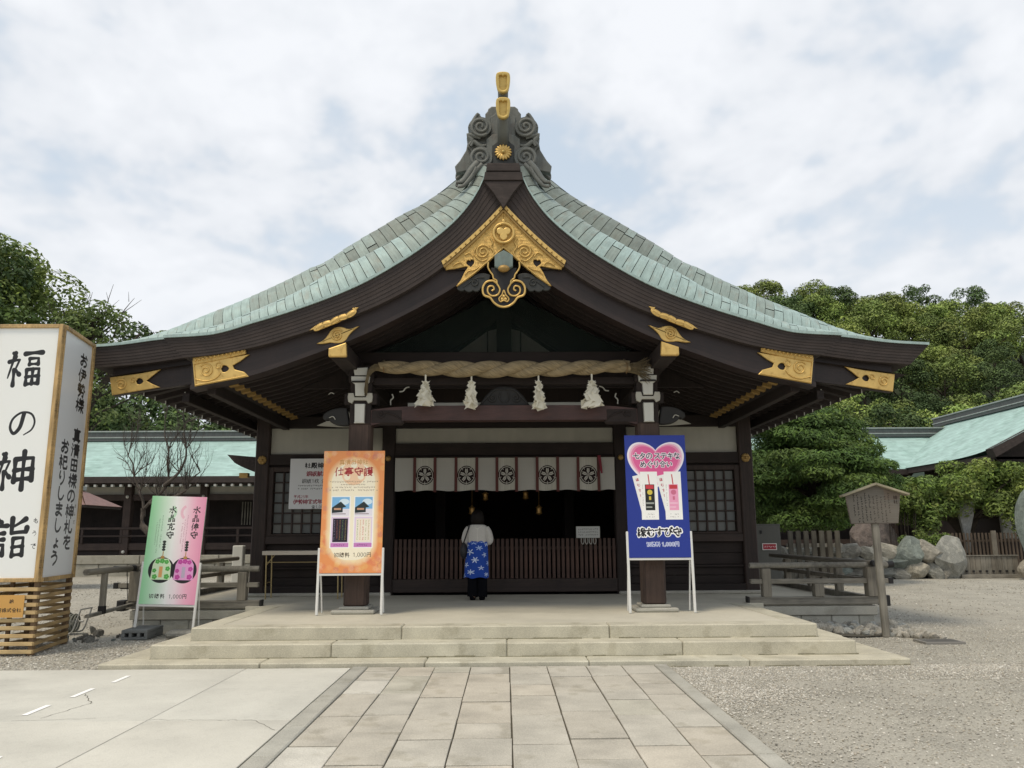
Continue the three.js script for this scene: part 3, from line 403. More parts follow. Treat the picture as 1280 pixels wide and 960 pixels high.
function crest(x, cx, cy, R, bg, fg) { // ring of five open arcs round a five-pointed flower
  x.fillStyle = fg; x.beginPath(); x.arc(cx, cy, R, 0, 7); x.fill(); x.strokeStyle = bg; x.lineWidth = R * 0.07; x.beginPath(); x.arc(cx, cy, R * 0.86, 0, 7); x.stroke();
  for (let k = 0; k < 5; k++) {
    const a = -Math.PI / 2 + k * 2 * Math.PI / 5, at = (t, r) => [cx + Math.cos(a + t) * R * r, cy + Math.sin(a + t) * R * r];
    x.fillStyle = bg; x.beginPath(); x.moveTo(cx, cy); x.lineTo(...at(0.40, 0.42)); x.lineTo(...at(0.16, 0.74)); x.lineTo(...at(0, 0.62)); x.lineTo(...at(-0.16, 0.74)); x.lineTo(...at(-0.40, 0.42)); x.fill();
    x.lineWidth = R * 0.06; x.strokeStyle = bg; x.beginPath(); x.moveTo(...at(0.63, 0.66)); x.lineTo(...at(0.63, 1)); x.stroke(); x.strokeStyle = fg; x.lineWidth = R * 0.035; x.beginPath(); x.moveTo(...at(0, 0.1)); x.lineTo(...at(0, 0.62)); x.stroke();
  }
}
PR.curtain = printMat(256, 384, (x, w, h) => { const r = rng(2); fillBg(x, w, h, '#bfbcb2'); for (let k = 0; k < 160; k++) { x.globalAlpha = 0.07; x.fillStyle = r() < 0.5 ? '#8d8878' : '#d5d2c8'; x.fillRect(r() * w, 0, 2 + r() * 10, h); } x.globalAlpha = 1; crest(x, 128, 204, 112, '#c4c1b7', '#241a1a'); }, { roughness: 0.95 });
PR.skirt = printMat(512, 512, (x, w, h) => {
  fillBg(x, w, h, '#1c46a4'); const r = rng(13); for (let k = 0; k < 300; k++) { x.globalAlpha = 0.25; x.fillStyle = r() < 0.5 ? '#123584' : '#2f60c0'; x.fillRect(r() * w, r() * h, 3, 8); } x.globalAlpha = 1;
  for (let k = 0; k < 34; k++) { const cx = ((k * 0.618) % 1) * w, cy = (k + 0.5) / 34 * h, n = 5 + (k % 2), a0 = r() * 6, s = 22 + r() * 12; x.fillStyle = r() < 0.75 ? '#cfdcf2' : '#a9c0e8'; for (let p = 0; p < n; p++) { const a = a0 + p / n * 6.283; for (const dx of [-w, 0, w]) { x.beginPath(); x.ellipse(cx + dx + Math.cos(a) * s * 0.6, cy + Math.sin(a) * s * 0.6, s * 0.55, s * 0.17, a, 0, 7); x.fill(); } } }
}, { roughness: 0.9 });
// ---------------------------------------------------------------- ground, paving, steps
const RG = rng(77);
{
  const g = struct('ground');
  const m = new THREE.MeshStandardMaterial({ color: new THREE.Color().setRGB(0.53, 0.51, 0.45), map: T.gravel, bumpMap: T.gravelB, bumpScale: 0.007, roughness: 1 });
  // fine grid near, one sheet to the horizon (low humps near the camera)
  const f = grid((u, v) => { const x = lerp(-40, 40, u), z = lerp(6, -60, v), e = Math.min(x + 40, 40 - x, 6 - z, z + 60) > 3 ? 1 : 0; return [x, 0.022 * (fbm((x + 50) * 0.5, (z + 70) * 0.5, 512, 3, 3) - 0.55) * e - 0.008, z, x, z]; }, 110, 90, true);
  P('gravel_sheet', f, m, g);
  P('far_sheet', soup([[[-420, -0.05, 420], [420, -0.05, 420], [420, -0.05, -420]], [[-420, -0.05, 420], [420, -0.05, -420], [-420, -0.05, -420]]]), m, g);
  // loose stones on the yard, too many to count
  const peb = (n, areas, size, name, seed, cols, keep) => {
    const r = rng(seed), q = new THREE.IcosahedronGeometry(1, 0), p = q.attributes.position; for (let i = 0; i < p.count; i++) { const a = hash(Math.round(p.getX(i) * 50), Math.round(p.getY(i) * 50 + p.getZ(i) * 80), 4); p.setXYZ(i, p.getX(i) * (0.8 + 0.4 * a), p.getY(i) * 0.6, p.getZ(i) * (0.75 + 0.3 * a)); } q.computeVertexNormals();
    const im = new THREE.InstancedMesh(q, std([1, 1, 1], { roughness: 1 }), n), o = new THREE.Object3D(); let k = 0, guard = 0;
    while (k < n && guard++ < n * 8) { const A = areas[Math.floor(r() * areas.length)], x = lerp(A[0], A[1], r()), z = lerp(A[2], A[3], r()); if (keep && !keep(x, z, r)) continue; const s = size * (0.45 + 0.9 * r() * r()); o.position.set(x, s * 0.15 - 0.006, z); o.rotation.set((r() - 0.5) * 0.8, r() * 6.28, (r() - 0.5) * 0.8); o.scale.setScalar(s); o.updateMatrix(); im.setMatrixAt(k, o.matrix); const c = cols[Math.floor(r() * cols.length)], b = 0.88 + 0.3 * r(); im.setColorAt(k, new THREE.Color().setRGB(c[0] * b, c[1] * b, c[2] * b)); k++; }
    im.count = k; im.name = name; shade(im); return im;
  };
  const cols = [[0.45, 0.43, 0.37], [0.38, 0.36, 0.31], [0.52, 0.49, 0.43], [0.30, 0.285, 0.25], [0.60, 0.58, 0.52], [0.42, 0.38, 0.31]];
  const off = (x, z) => !(x > -4.96 && x < 5.0 && z < -10.15 && z > -17) && !(x > -7 && x < 7 && z < -14.1 && z > -26);
  const bare = (x, z, r) => { const b = fbm((x + 30) * 0.42, (z + 30) * 0.42, 512, 91, 4); const edge = z < -9.2 && z > -10.2 ? 0.4 : 0; return off(x, z) && r() < 0.10 + edge + sstep(0.44, 0.6, b) * 0.9; };
  const a = peb(90000, [[2.0, 9, -10.2, -4.6], [5, 16, -17, -6], [2, 7, -10.2, -5]], 0.0115, 'gravel_stones', 5, cols, bare), b = peb(12000, [[-13, -4.9, -16, -10.22], [-10, -5, -13, -10.2]], 0.016, 'gravel_stones', 6, cols, off), c = peb(9000, [[-16, -7.3, -30, -14], [7, 20, -27, -12]], 0.022, 'gravel_stones', 8, cols, off);
  for (const i of [a, b, c]) { i.name = numbered('gravel_stones'); i.userData = { kind: 'stuff', label: 'loose pale gravel stones scattered over the yard', category: 'gravel' }; scene.add(i); }
}
{ // stone path to the steps: eight rows of paving stones between kerbs
  const g = struct('stone_path');
  P('path_bed', bxw(-1.86, 1.97, -0.05, 0.004, 2, -10.16), std([0.13, 0.118, 0.088], { map: T.gravel, roughness: 1 }), g);
  const ed = [-1.66, -1.27, -0.85, -0.42, 0.05, 0.5, 0.97, 1.40, 1.80], r = rng(19);
  for (let c = 0; c < 8; c++) {
    let z = -10.15 + (c % 2 ? 0 : -0.0), first = true;
    while (z < -2.6) {
      const len = first ? 0.25 + r() * 0.6 : 0.5 + r() * 0.55; first = false; const z1 = Math.min(z + len, -2.5), gp = 0.0035 + r() * 0.0045, mat = M.paving[c === 0 && r() < 0.3 ? 10 : Math.floor(r() * 10)];
      { const q = uvBox(bxw(ed[c] + gp, ed[c + 1] - gp, -0.04, 0.018 + r() * 0.007, z + 0.012 + r() * 0.012, z1 - 0.012, 0.004), r() * 5, r() * 5), cx = (ed[c] + ed[c + 1]) / 2, cz = (z + z1) / 2, tw = (r() - 0.5) * 0.016; q.translate(-cx, 0, -cz).rotateY(tw).rotateZ((r() - 0.5) * 0.008).translate(cx, 0, cz); P('paving_stone', q, mat, g); } z = z1;
    }
  }
  for (const [a, b, s] of [[-1.845, -1.665, 1], [1.805, 1.955, 2]]) { let z = -10.15; while (z < -2.6) { const z1 = z + 0.9 + r() * 0.9; P('kerb_stone', uvBox(bxw(a, b, -0.04, 0.03 + r() * 0.006, z + 0.004, Math.min(z1, -2.5) - 0.004, 0.01), r() * 4, r() * 4), M.kerb[Math.floor(r() * 4)], g); z = z1; } }
  P('paving_rest', bxw(-1.85, 1.96, -0.05, 0.02, 2, -2.48), M.paving[3], g);
}
{ // concrete slabs on the left with a dashed white line
  const g = struct('concrete_pavement'), r = rng(23), xs = [-1.86, -3.12, -7.2, -12.5], zs = [-10.12, -7.38, -4.4, -1.2];
  for (let i = 0; i < 3; i++) for (let k = 0; k < 3; k++) P('concrete_slab', uvBox(bxw(xs[i + 1] + 0.004, xs[i] - 0.004, -0.06, 0.022, zs[k] + 0.0025, zs[k + 1] - 0.0025, 0.004), r() * 3, r() * 3), M.concrete[(i * 2 + k) % 4], g);
  P('slab_bed', bxw(-12.5, -1.85, -0.08, 0.012, -1.2, -10.12), M.joint, g);
  const dash = (x0, x1, z0, z1) => P('painted_dash', soup(quad([x0, 0.0265, z0], [x1, 0.0265, z0], [x1 - 0.02, 0.0265, z1], [x0 - 0.02, 0.0265, z1])), M.dash, g);
  dash(-4.325, -4.27, -9.24, -9.66); dash(-4.345, -4.29, -8.44, -8.9); dash(-4.345, -4.29, -7.63, -8.07); dash(-4.345, -4.29, -6.85, -7.28); dash(-3.72, -3.65, -6.18, -6.27);
  const crack = (pts, w) => { const t = []; for (let i = 0; i < pts.length - 1; i++) { const [a, b] = [pts[i], pts[i + 1]], dx = b[0] - a[0], dz = b[1] - a[1], l = Math.hypot(dx, dz), nx = -dz / l * w, nz = dx / l * w; t.push(...quad([a[0] - nx, 0.0245, a[1] - nz], [a[0] + nx, 0.0245, a[1] + nz], [b[0] + nx, 0.0245, b[1] + nz], [b[0] - nx, 0.0245, b[1] - nz])); } P('crack', soup(t), M.joint, g); };
  const wander = (a, b, n, j) => Array.from({ length: n + 1 }, (_, i) => { const t = i / n; return [lerp(a[0], b[0], t) + (r() - 0.5) * j, lerp(a[1], b[1], t) + (r() - 0.5) * j]; });
  crack(wander([-4.3, -7.42], [-3.6, -7.5], 14, 0.03), 0.0022); crack(wander([-4.28, -8.6], [-3.98, -8.15], 8, 0.04), 0.003); crack(wander([-3.98, -8.15], [-4.1, -7.5], 8, 0.04), 0.0025); crack(wander([-3.1, -7.42], [-2.2, -7.38], 16, 0.03), 0.002); crack(wander([-2.2, -7.4], [-1.9, -7.0], 8, 0.03), 0.002); 
}
{ // three steps and the porch floor
  const g = struct('entrance_steps'), g0 = g, r = rng(29);
  const row = (xs, y0, y1, zf, zb) => { for (let i = 0; i < xs.length - 1; i++) P('step_slab', uvBox(bxw(xs[i] + 0.003, xs[i + 1] - 0.003, y0, y1 - r() * 0.004, zb, zf - r() * 0.004, 0.014), r() * 4, r() * 4), M.step[Math.floor(r() * 5)], g); };
  row([-4.94, -2.98, -0.98, 1.02, 2.98, 4.96], -0.1, 0.075, -10.18, -10.62); row([-4.48, -2.2, 0.02, 2.25, 4.46], 0, 0.245, -10.56, -11.0); row([-4.12, -1.36, 1.37, 4.12], 0, 0.412, -10.92, -11.28);
  for (const s of [-1, 1]) { P('step_slab', bxw(s * 4.94, s * 4.46, -0.1, 0.073, -10.625, -14.1, 0.014), M.step[1], g); P('step_slab', bxw(s * 4.48, s * 4.1, 0, 0.243, -11.005, -14.1, 0.014), M.step[2], g); P('step_slab', bxw(s * 4.12, s * 3.82, 0, 0.411, -11.285, -14.1, 0.012), M.step[3], g); }
  { // dirt and moss gathered where each riser meets the tread below
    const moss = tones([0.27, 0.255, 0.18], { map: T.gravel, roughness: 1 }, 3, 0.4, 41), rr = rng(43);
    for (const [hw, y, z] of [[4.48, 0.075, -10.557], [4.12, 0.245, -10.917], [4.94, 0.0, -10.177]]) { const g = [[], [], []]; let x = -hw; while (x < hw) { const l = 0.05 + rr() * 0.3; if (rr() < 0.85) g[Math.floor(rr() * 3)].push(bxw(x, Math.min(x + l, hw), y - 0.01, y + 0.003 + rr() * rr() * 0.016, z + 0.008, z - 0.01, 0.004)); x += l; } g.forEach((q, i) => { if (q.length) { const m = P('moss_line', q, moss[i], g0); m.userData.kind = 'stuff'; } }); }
  }
  P('porch_floor', bxw(-3.815, 3.815, 0, 0.408, -11.285, -16.42, 0.004), M.floor, g);
  for (const s of [-1, 1]) P('porch_floor', bxw(s * 3.822, s * 4.42, 0, 0.407, -14.105, -16.42, 0.004), M.floor, g);
}
// ---------------------------------------------------------------- the shrine hall: roof
const hall = thing('shrine_hall', 'dark timber shrine hall with a sweeping green copper roof, gilded gable and open front', 'shrine', [0, 0, -13]);
const R1 = rng(101);
const fT = curve([[0, 7.5], [0.25, 7.18], [0.42, 6.82], [0.71, 6.42], [1.14, 6.03], [1.62, 5.69], [2.22, 5.34], [2.91, 5.05], [3.75, 4.77], [4.45, 4.58], [5.1, 4.54]]);   // front verge, top edge
const fB = curve([[0, 6.6], [0.38, 6.14], [0.89, 5.66], [1.43, 5.28], [2.0, 4.98], [2.6, 4.74], [3.19, 4.54], [3.73, 4.38], [4.45, 4.25], [4.8, 4.22]]);                 // its lower edge
const fD = curve([[0, 6.05], [0.4, 5.65], [0.75, 5.36], [1.21, 5.08], [1.73, 4.80], [2.18, 4.58], [3.04, 4.24], [3.79, 3.98], [4.69, 3.77]]);                            // lower edge of the barge board
const fRise = curve([[0, 0.62], [0.6, 0.62], [1.3, 0.6], [1.8, 0.6], [2.5, 0.55], [3.04, 0.42], [3.9, 0.28], [4.65, 0.16], [5.1, 0.07]]);
const rV = curve([[0, 8.2], [0.2, 7.95], [0.59, 7.42], [0.82, 7.14], [1.26, 6.72], [1.8, 6.34], [2.52, 5.9], [3.04, 5.57], [3.91, 5.2], [4.65, 4.98], [5.2, 4.865], [5.75, 4.80], [6.44, 4.71], [7.06, 4.67]]);
const rS = curve([[0, 8.9], [0.2, 8.62], [0.65, 8.09], [1.25, 7.56], [1.95, 7.06], [2.65, 6.6], [3.4, 6.13], [4.31, 5.66], [5.13, 5.30], [5.7, 5.03], [6.1, 4.87], [6.6, 4.76], [7.06, 4.715]]);
const rB = curve([[3, 5.2], [4.0, 4.82], [4.8, 4.55], [5.28, 4.48], [6.0, 4.38], [6.75, 4.32]]);
const rD = curve([[3, 4.7], [4.0, 4.4], [5.0, 4.1], [5.68, 4.0], [6.46, 3.88]]);
const FZ = -11.7, FCREST = -12.2, RZ = -12.9, RCREST = -13.5, BACK = -25;
const roll = (side, verge, rise, zv, depth) => (x, v) => { const a = v * Math.PI / 2; const m = (verge(x + 0.02) - verge(x - 0.02)) / 0.04, c = 1 / Math.hypot(1, m), d = rise(x) * c * Math.sin(a) * 1.02; return [side * (x - m * c * d), verge(x) + c * d, zv - depth * (1 - Math.cos(a)) - 0.06 * v]; };
const roof = P('roof', [grid((u, v) => [0.12 * (v - 0.5), 7.9, lerp(FCREST, FCREST - 0.1, u)], 1, 1)], M.seam, hall);
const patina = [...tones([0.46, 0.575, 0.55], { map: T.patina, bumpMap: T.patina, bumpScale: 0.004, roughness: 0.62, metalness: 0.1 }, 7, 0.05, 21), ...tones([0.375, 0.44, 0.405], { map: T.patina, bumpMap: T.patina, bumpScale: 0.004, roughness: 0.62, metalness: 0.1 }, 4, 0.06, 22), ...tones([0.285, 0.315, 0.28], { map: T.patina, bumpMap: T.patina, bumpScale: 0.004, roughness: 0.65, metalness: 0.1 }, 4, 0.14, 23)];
function plates(side, verge, rise, zv, depth, x0, x1, n, seed, rear) {
  const f = roll(side, verge, rise, zv, depth), r = rng(seed);
  // arc length along the slope
  const xs = [x0]; let acc = 0, px = x0, py = verge(x0) + rise(x0) * 0.5; const S = 400, at = [[x0, 0]];
  for (let i = 1; i <= S; i++) { const x = lerp(x0, x1, i / S), y = verge(x) + rise(x) * 0.5; acc += Math.hypot(x - px, y - py); px = x; py = y; at.push([x, acc]); }
  const xOf = (s) => { let i = 1; while (i < S && at[i][1] < s) i++; const [a, sa] = at[i - 1], [b, sb] = at[i]; return lerp(a, b, (s - sa) / (sb - sa)); };
  // dark sheet under the plates
  const under = grid((u, v) => { const p = f(lerp(x0, x1, u), v); return [p[0], p[1] - 0.02, p[2] - 0.02]; }, 40, 8, side > 0);
  P('roof_underlay', under, M.seam, roof);
  const nrm = (x, v) => { const e = 0.01, a = V(...f(x, v)), b = V(...f(x + e, v)), c = V(...f(x, Math.min(v + e, 1))); if (v > 0.985) c.set(a.x, a.y, a.z - e); const q = b.sub(a).cross(c.sub(a)).normalize(); return q.y < 0 ? q.negate() : q; };
  for (let k = 0; k < n; k++) {
    const gq = (t) => t * (1.16 - 0.16 * t), sA = acc * gq(k / n), sB = acc * gq((k + 1) / n) - 0.010, split = r() < 0.2 ? 0.28 + r() * 0.42 : 0;
    const vr = split ? [[0.0, split - 0.012], [split + 0.006, 1]] : [[0.0, 1]];
    for (const [v0, v1] of vr) {
      const A = xOf(sA), Bx = xOf(sB), tri = [], nv = Math.max(2, Math.round(7 * (v1 - v0))), pt = (i, j) => { const x = lerp(A, Bx, i / 2), v = lerp(v0, v1, j / nv), p = f(x, v), q = nrm(x, v), h = 0.006 + 0.007 * i / 2 + (v0 > 0 ? 0.003 : 0); return [p[0] + q.x * h, p[1] + q.y * h, p[2] + q.z * h, sA + (sB - sA) * i / 2 + k * 3.1, v * (depth + rise(x)) + k * 1.7]; };
      const top = grid((u, v) => pt(Math.round(u * 2), Math.round(v * nv)), 2, nv, side > 0), low = [];
      for (let j = 0; j < nv; j++) { const a = pt(2, j), b = pt(2, j + 1), dn = (p, x, v) => { const q = nrm(x, v); return [p[0] - q.x * 0.034, p[1] - q.y * 0.034, p[2] - q.z * 0.034]; }; const va = lerp(v0, v1, j / nv), vb = lerp(v0, v1, (j + 1) / nv); low.push(...(side < 0 ? quad(a, b, dn(b, Bx, vb), dn(a, Bx, va)) : quad(a, dn(a, Bx, va), dn(b, Bx, vb), b))); }
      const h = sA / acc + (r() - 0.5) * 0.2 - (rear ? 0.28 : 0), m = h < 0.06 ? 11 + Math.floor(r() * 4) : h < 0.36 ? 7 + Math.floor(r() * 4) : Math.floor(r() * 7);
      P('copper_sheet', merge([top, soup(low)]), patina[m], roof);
    }
  }
  // lip along the verge
  P('verge_lip', strip((u) => { const x = lerp(x0, x1, u); return [side * x, verge(x) + 0.012]; }, (u) => { const x = lerp(x0, x1, u); return [side * x, verge(x) - 0.03]; }, zv + 0.03, zv - 0.03, 60), patina[1], roof);
}
for (const s of [-1, 1]) {
  plates(s, fT, fRise, FZ, 0.46, 0.22, 5.1, 39, 31 + s);
  plates(s, rV, (x) => Math.max(rS(x) - rV(x), 0.03), RZ, 0.58, 0.3, 7.06, 45, 51 + s, true);
  // flat of each roof behind its rounded verge
  P('roof_field', grid((u, v) => { const x = 5.1 * u; return [s * x, fT(x) + fRise(x) - 0.01, lerp(FCREST, RZ - 0.3, v), x, v]; }, 30, 1, s > 0), patina[2], roof);
  P('roof_field', grid((u, v) => { const x = 7.06 * u; return [s * x, rS(x) - 0.01, lerp(RCREST - 0.02, BACK, v), x, v * 11]; }, 34, 2, s > 0), patina[3], roof);
  // layered edge under the copper, front and rear
  for (let k = 0; k < 7; k++) {
    const A = k / 7, Bq = (k + 0.982) / 7, back = 0.005 * k;
    const mix = (T0, B0, xa, xb, xs, q) => (u) => { const xt = lerp(xs, xa, u), xl = lerp(xs, xb, u); return [s * lerp(xt, xl, q), Math.min(lerp(T0(xt) - 0.03, B0(xl), q), T0 === fT ? 7.12 - 0.5 * q : 99)]; };
    P('eave_layer', strip(mix(fT, fB, 5.1, 4.8, 0, A), mix(fT, fB, 5.1, 4.8, 0, Bq), FZ - back, FZ - 0.55, 48), M.layer[k % 4], roof);
    P('eave_layer', strip(mix(rV, rB, 7.06, 6.74, 3.2, A), mix(rV, rB, 7.06, 6.74, 3.2, Bq), RZ - back, RZ - 0.55, 32), M.layer[(k + 1) % 4], roof);
    // eave along the side of the roof, running back
    P('eave_layer', bxw(s * lerp(7.06, 6.74, A) - s * 0.3, s * lerp(7.06, 6.74, A), lerp(4.67, 4.32, Bq), lerp(4.67, 4.32, A), RZ - 0.55, BACK), M.layer[(k + 2) % 4], roof);
    P('eave_layer', bxw(s * lerp(5.1, 4.8, A) - s * 0.3, s * lerp(5.1, 4.8, A), lerp(4.5, 4.22, Bq), lerp(4.5, 4.22, A), FZ - 0.55, RZ - 0.1), M.layer[(k + 3) % 4], roof);
  }
  // seam backing so that no light shows between layers
  P('eave_core', strip((u) => [s * 5.02 * u, Math.min(fT(5.02 * u) - 0.06, 7.1)], (u) => [s * 4.8 * u, fB(4.8 * u) + 0.02], FZ - 0.17, FZ - 0.5, 40), M.seam, roof);
  // barge boards
  const barge = P('barge_board', strip((u) => [s * 4.72 * u, fB(4.72 * u) + 0.1], (u) => [s * 4.69 * u, fD(4.69 * u)], -11.84, -12.08, 40), M.board, hall);
  P('barge_board_edge', strip((u) => [s * 4.70 * u, fD(4.70 * u) + 0.05], (u) => [s * 4.70 * u, fD(4.70 * u) - 0.02], -11.815, -12.1, 40), M.board, hall);
  P('barge_board', strip((u) => { const x = lerp(4.2, 6.5, u); return [s * x, rB(x) + 0.1]; }, (u) => { const x = lerp(4.2, 6.47, u); return [s * x, rD(x)]; }, -13.08, -13.2, 24), M.board, hall);
  const put = (name, g, m, par = barge) => P(name, s > 0 ? g : mirrorX(g), m, par);
  const heartHole = (cx, cy, r) => { const p = new THREE.Path(); p.moveTo(cx - r, cy); p.bezierCurveTo(cx - r * 0.6, cy + r * 1.1, cx + r * 0.9, cy + r * 1.3, cx + r * 0.9, cy + r * 0.4); p.bezierCurveTo(cx + r * 1.2, cy, cx + r * 1.2, cy, cx + r * 0.9, cy - r * 0.4); p.bezierCurveTo(cx + r * 0.9, cy - r * 1.2, cx - r * 0.6, cy - r * 1.1, cx - r, cy); return p; };
  // gilded sheaths on the board ends, with fish-tail and heart opening
  const fe = shapeOf([[4.69, 4.20], [4.63, 3.79], [3.83, 3.94], [3.90, 4.01], [4.05, 4.05], [4.08, 4.11], [3.98, 4.17], [3.84, 4.28], [4.1, 4.235]].reverse(), [heartHole(4.19, 4.06, 0.055)]);
  put('gilded_end_sheath', ext(fe, 0.035, 0.012, -11.800), M.goldPlain);
  for (const g of [tube(spiral(4.47, 4.03, 0.11, 0.02, 1.7, 0.6, 1).map((p) => [p[0], p[1], -11.795]), 0.012, 40, 5), tube([[4.62, 3.9, -11.795], [4.45, 3.87, -11.795], [4.3, 3.93, -11.795], [4.25, 4.0, -11.795]], 0.01, 16, 5), tube(spiral(4.29, 4.1, 0.06, 0.015, 1.2, 3, -1).map((p) => [p[0], p[1], -11.795]), 0.009, 24, 5)]) put('gilded_end_scroll', g, M.goldPlain);
  put('gilded_end_border', merge([tube([[4.67, 4.18, -11.795], [4.615, 3.81, -11.795]], 0.012, 4, 5), tube([[4.615, 3.81, -11.795], [4.2, 3.885, -11.795], [3.87, 3.95, -11.795]], 0.012, 8, 5)]), M.goldPlain);
  put('gilded_band', ext(shapeOf([[4.68, 4.225], [4.665, 4.12], [4.3, 4.19], [3.89, 4.285], [3.9, 4.37], [4.3, 4.29]]), 0.05, 0.01, -11.780), M.gold);
  put('gilded_band_studs', merge(Array.from({ length: 13 }, (_, k) => { const x = 3.94 + k * 0.058; return norm(new THREE.SphereGeometry(0.02, 8, 6)).translate(x, 4.335 - (x - 3.9) * 0.2, -11.775); })), M.goldPlain);
  const re = shapeOf([[6.52, 4.18], [6.46, 3.88], [5.68, 4.01], [5.82, 4.07], [5.91, 4.12], [5.82, 4.2], [5.69, 4.31], [6.0, 4.25]].reverse(), [heartHole(6.02, 4.11, 0.055)]);
  put('gilded_end_sheath', ext(re, 0.035, 0.012, -13.03), M.goldPlain);
  for (const g of [tube(spiral(6.32, 4.05, 0.095, 0.02, 1.6, 0.6, 1).map((p) => [p[0], p[1], -13.025]), 0.011, 36, 5), tube(spiral(6.13, 4.12, 0.055, 0.015, 1.2, 3, -1).map((p) => [p[0], p[1], -13.025]), 0.009, 24, 5)]) put('gilded_end_scroll', g, M.goldPlain);
  // leaf string and cloud scroll over the purlin nose, with its gilded cap
  for (let k = 0; k < 5; k++) { const t = k / 4, e = merge([norm(new THREE.SphereGeometry(0.062, 12, 8)).scale(1.45, 0.66, 0.25), norm(new THREE.TorusGeometry(0.058, 0.011, 6, 16)).scale(1.45, 0.68, 1), bar([-0.06, 0, 0.014], [0.06, 0, 0.014], 0.006, 5)]); e.rotateZ(-0.42 + (k % 2 ? 0.16 : -0.16)); put('gilded_leaf_link', e.translate(lerp(2.31, 2.78, t), lerp(4.875, 4.675, t), -11.7), M.goldPlain); }
  put('gilded_leaf_tip', merge([ext(shapeOf([[2.2, 4.985], [2.3, 4.965], [2.26, 4.91]]), 0.02, 0.005, -11.71), ext(shapeOf([[2.84, 4.70], [2.93, 4.625], [2.8, 4.665]]), 0.02, 0.005, -11.71), ext(shapeOf([[2.24, 4.9], [2.5, 4.775], [2.82, 4.625], [2.83, 4.61], [2.5, 4.745]]), 0.02, 0.005, -11.71)]), M.goldPlain);
  const cl = new THREE.Shape(); cl.moveTo(2.2, 4.715); cl.bezierCurveTo(2.32, 4.67, 2.36, 4.66, 2.42, 4.69); cl.bezierCurveTo(2.53, 4.73, 2.62, 4.69, 2.66, 4.60); cl.bezierCurveTo(2.7, 4.52, 2.76, 4.47, 2.84, 4.445); cl.bezierCurveTo(2.72, 4.42, 2.66, 4.47, 2.6, 4.455); cl.bezierCurveTo(2.48, 4.43, 2.4, 4.46, 2.37, 4.54); cl.bezierCurveTo(2.33, 4.62, 2.27, 4.66, 2.2, 4.715);
  put('gilded_cloud', ext(cl, 0.04, 0.012, -11.805), M.goldPlain); put('gilded_cloud_scroll', tube(spiral(2.53, 4.57, 0.095, 0.018, 1.9, 2.4, -1, 34).map((p) => [p[0], p[1], -11.795]), 0.013, 48, 5), M.goldPlain);
  put('gilded_purlin_cap', ext(shapeOf([[2.38, 4.45], [2.365, 4.245], [2.38, 4.225], [2.63, 4.225], [2.645, 4.245], [2.645, 4.36]].reverse()), 0.07, 0.02, -11.755), M.goldPlain);
}
// centre piece of boards under the crest, running into the layered edge
P('ridge_end_board', ext(shapeOf([[-0.25, 7.27], [-0.27, 7.14], [0.27, 7.14], [0.25, 7.27]]), 0.2, 0.008, -11.6), M.layer[1], roof);
P('ridge_end_board', ext(shapeOf([[-0.285, 7.13], [-0.31, 6.99], [0.31, 6.99], [0.285, 7.13]]), 0.2, 0.008, -11.61), M.layer[2], roof);
P('ridge_end_board', ext(shapeOf([[-0.30, 6.98], [-0.16, 6.8], [0, 6.54], [0.16, 6.8], [0.30, 6.98]]), 0.2, 0.008, -11.63), M.layer[0], roof);

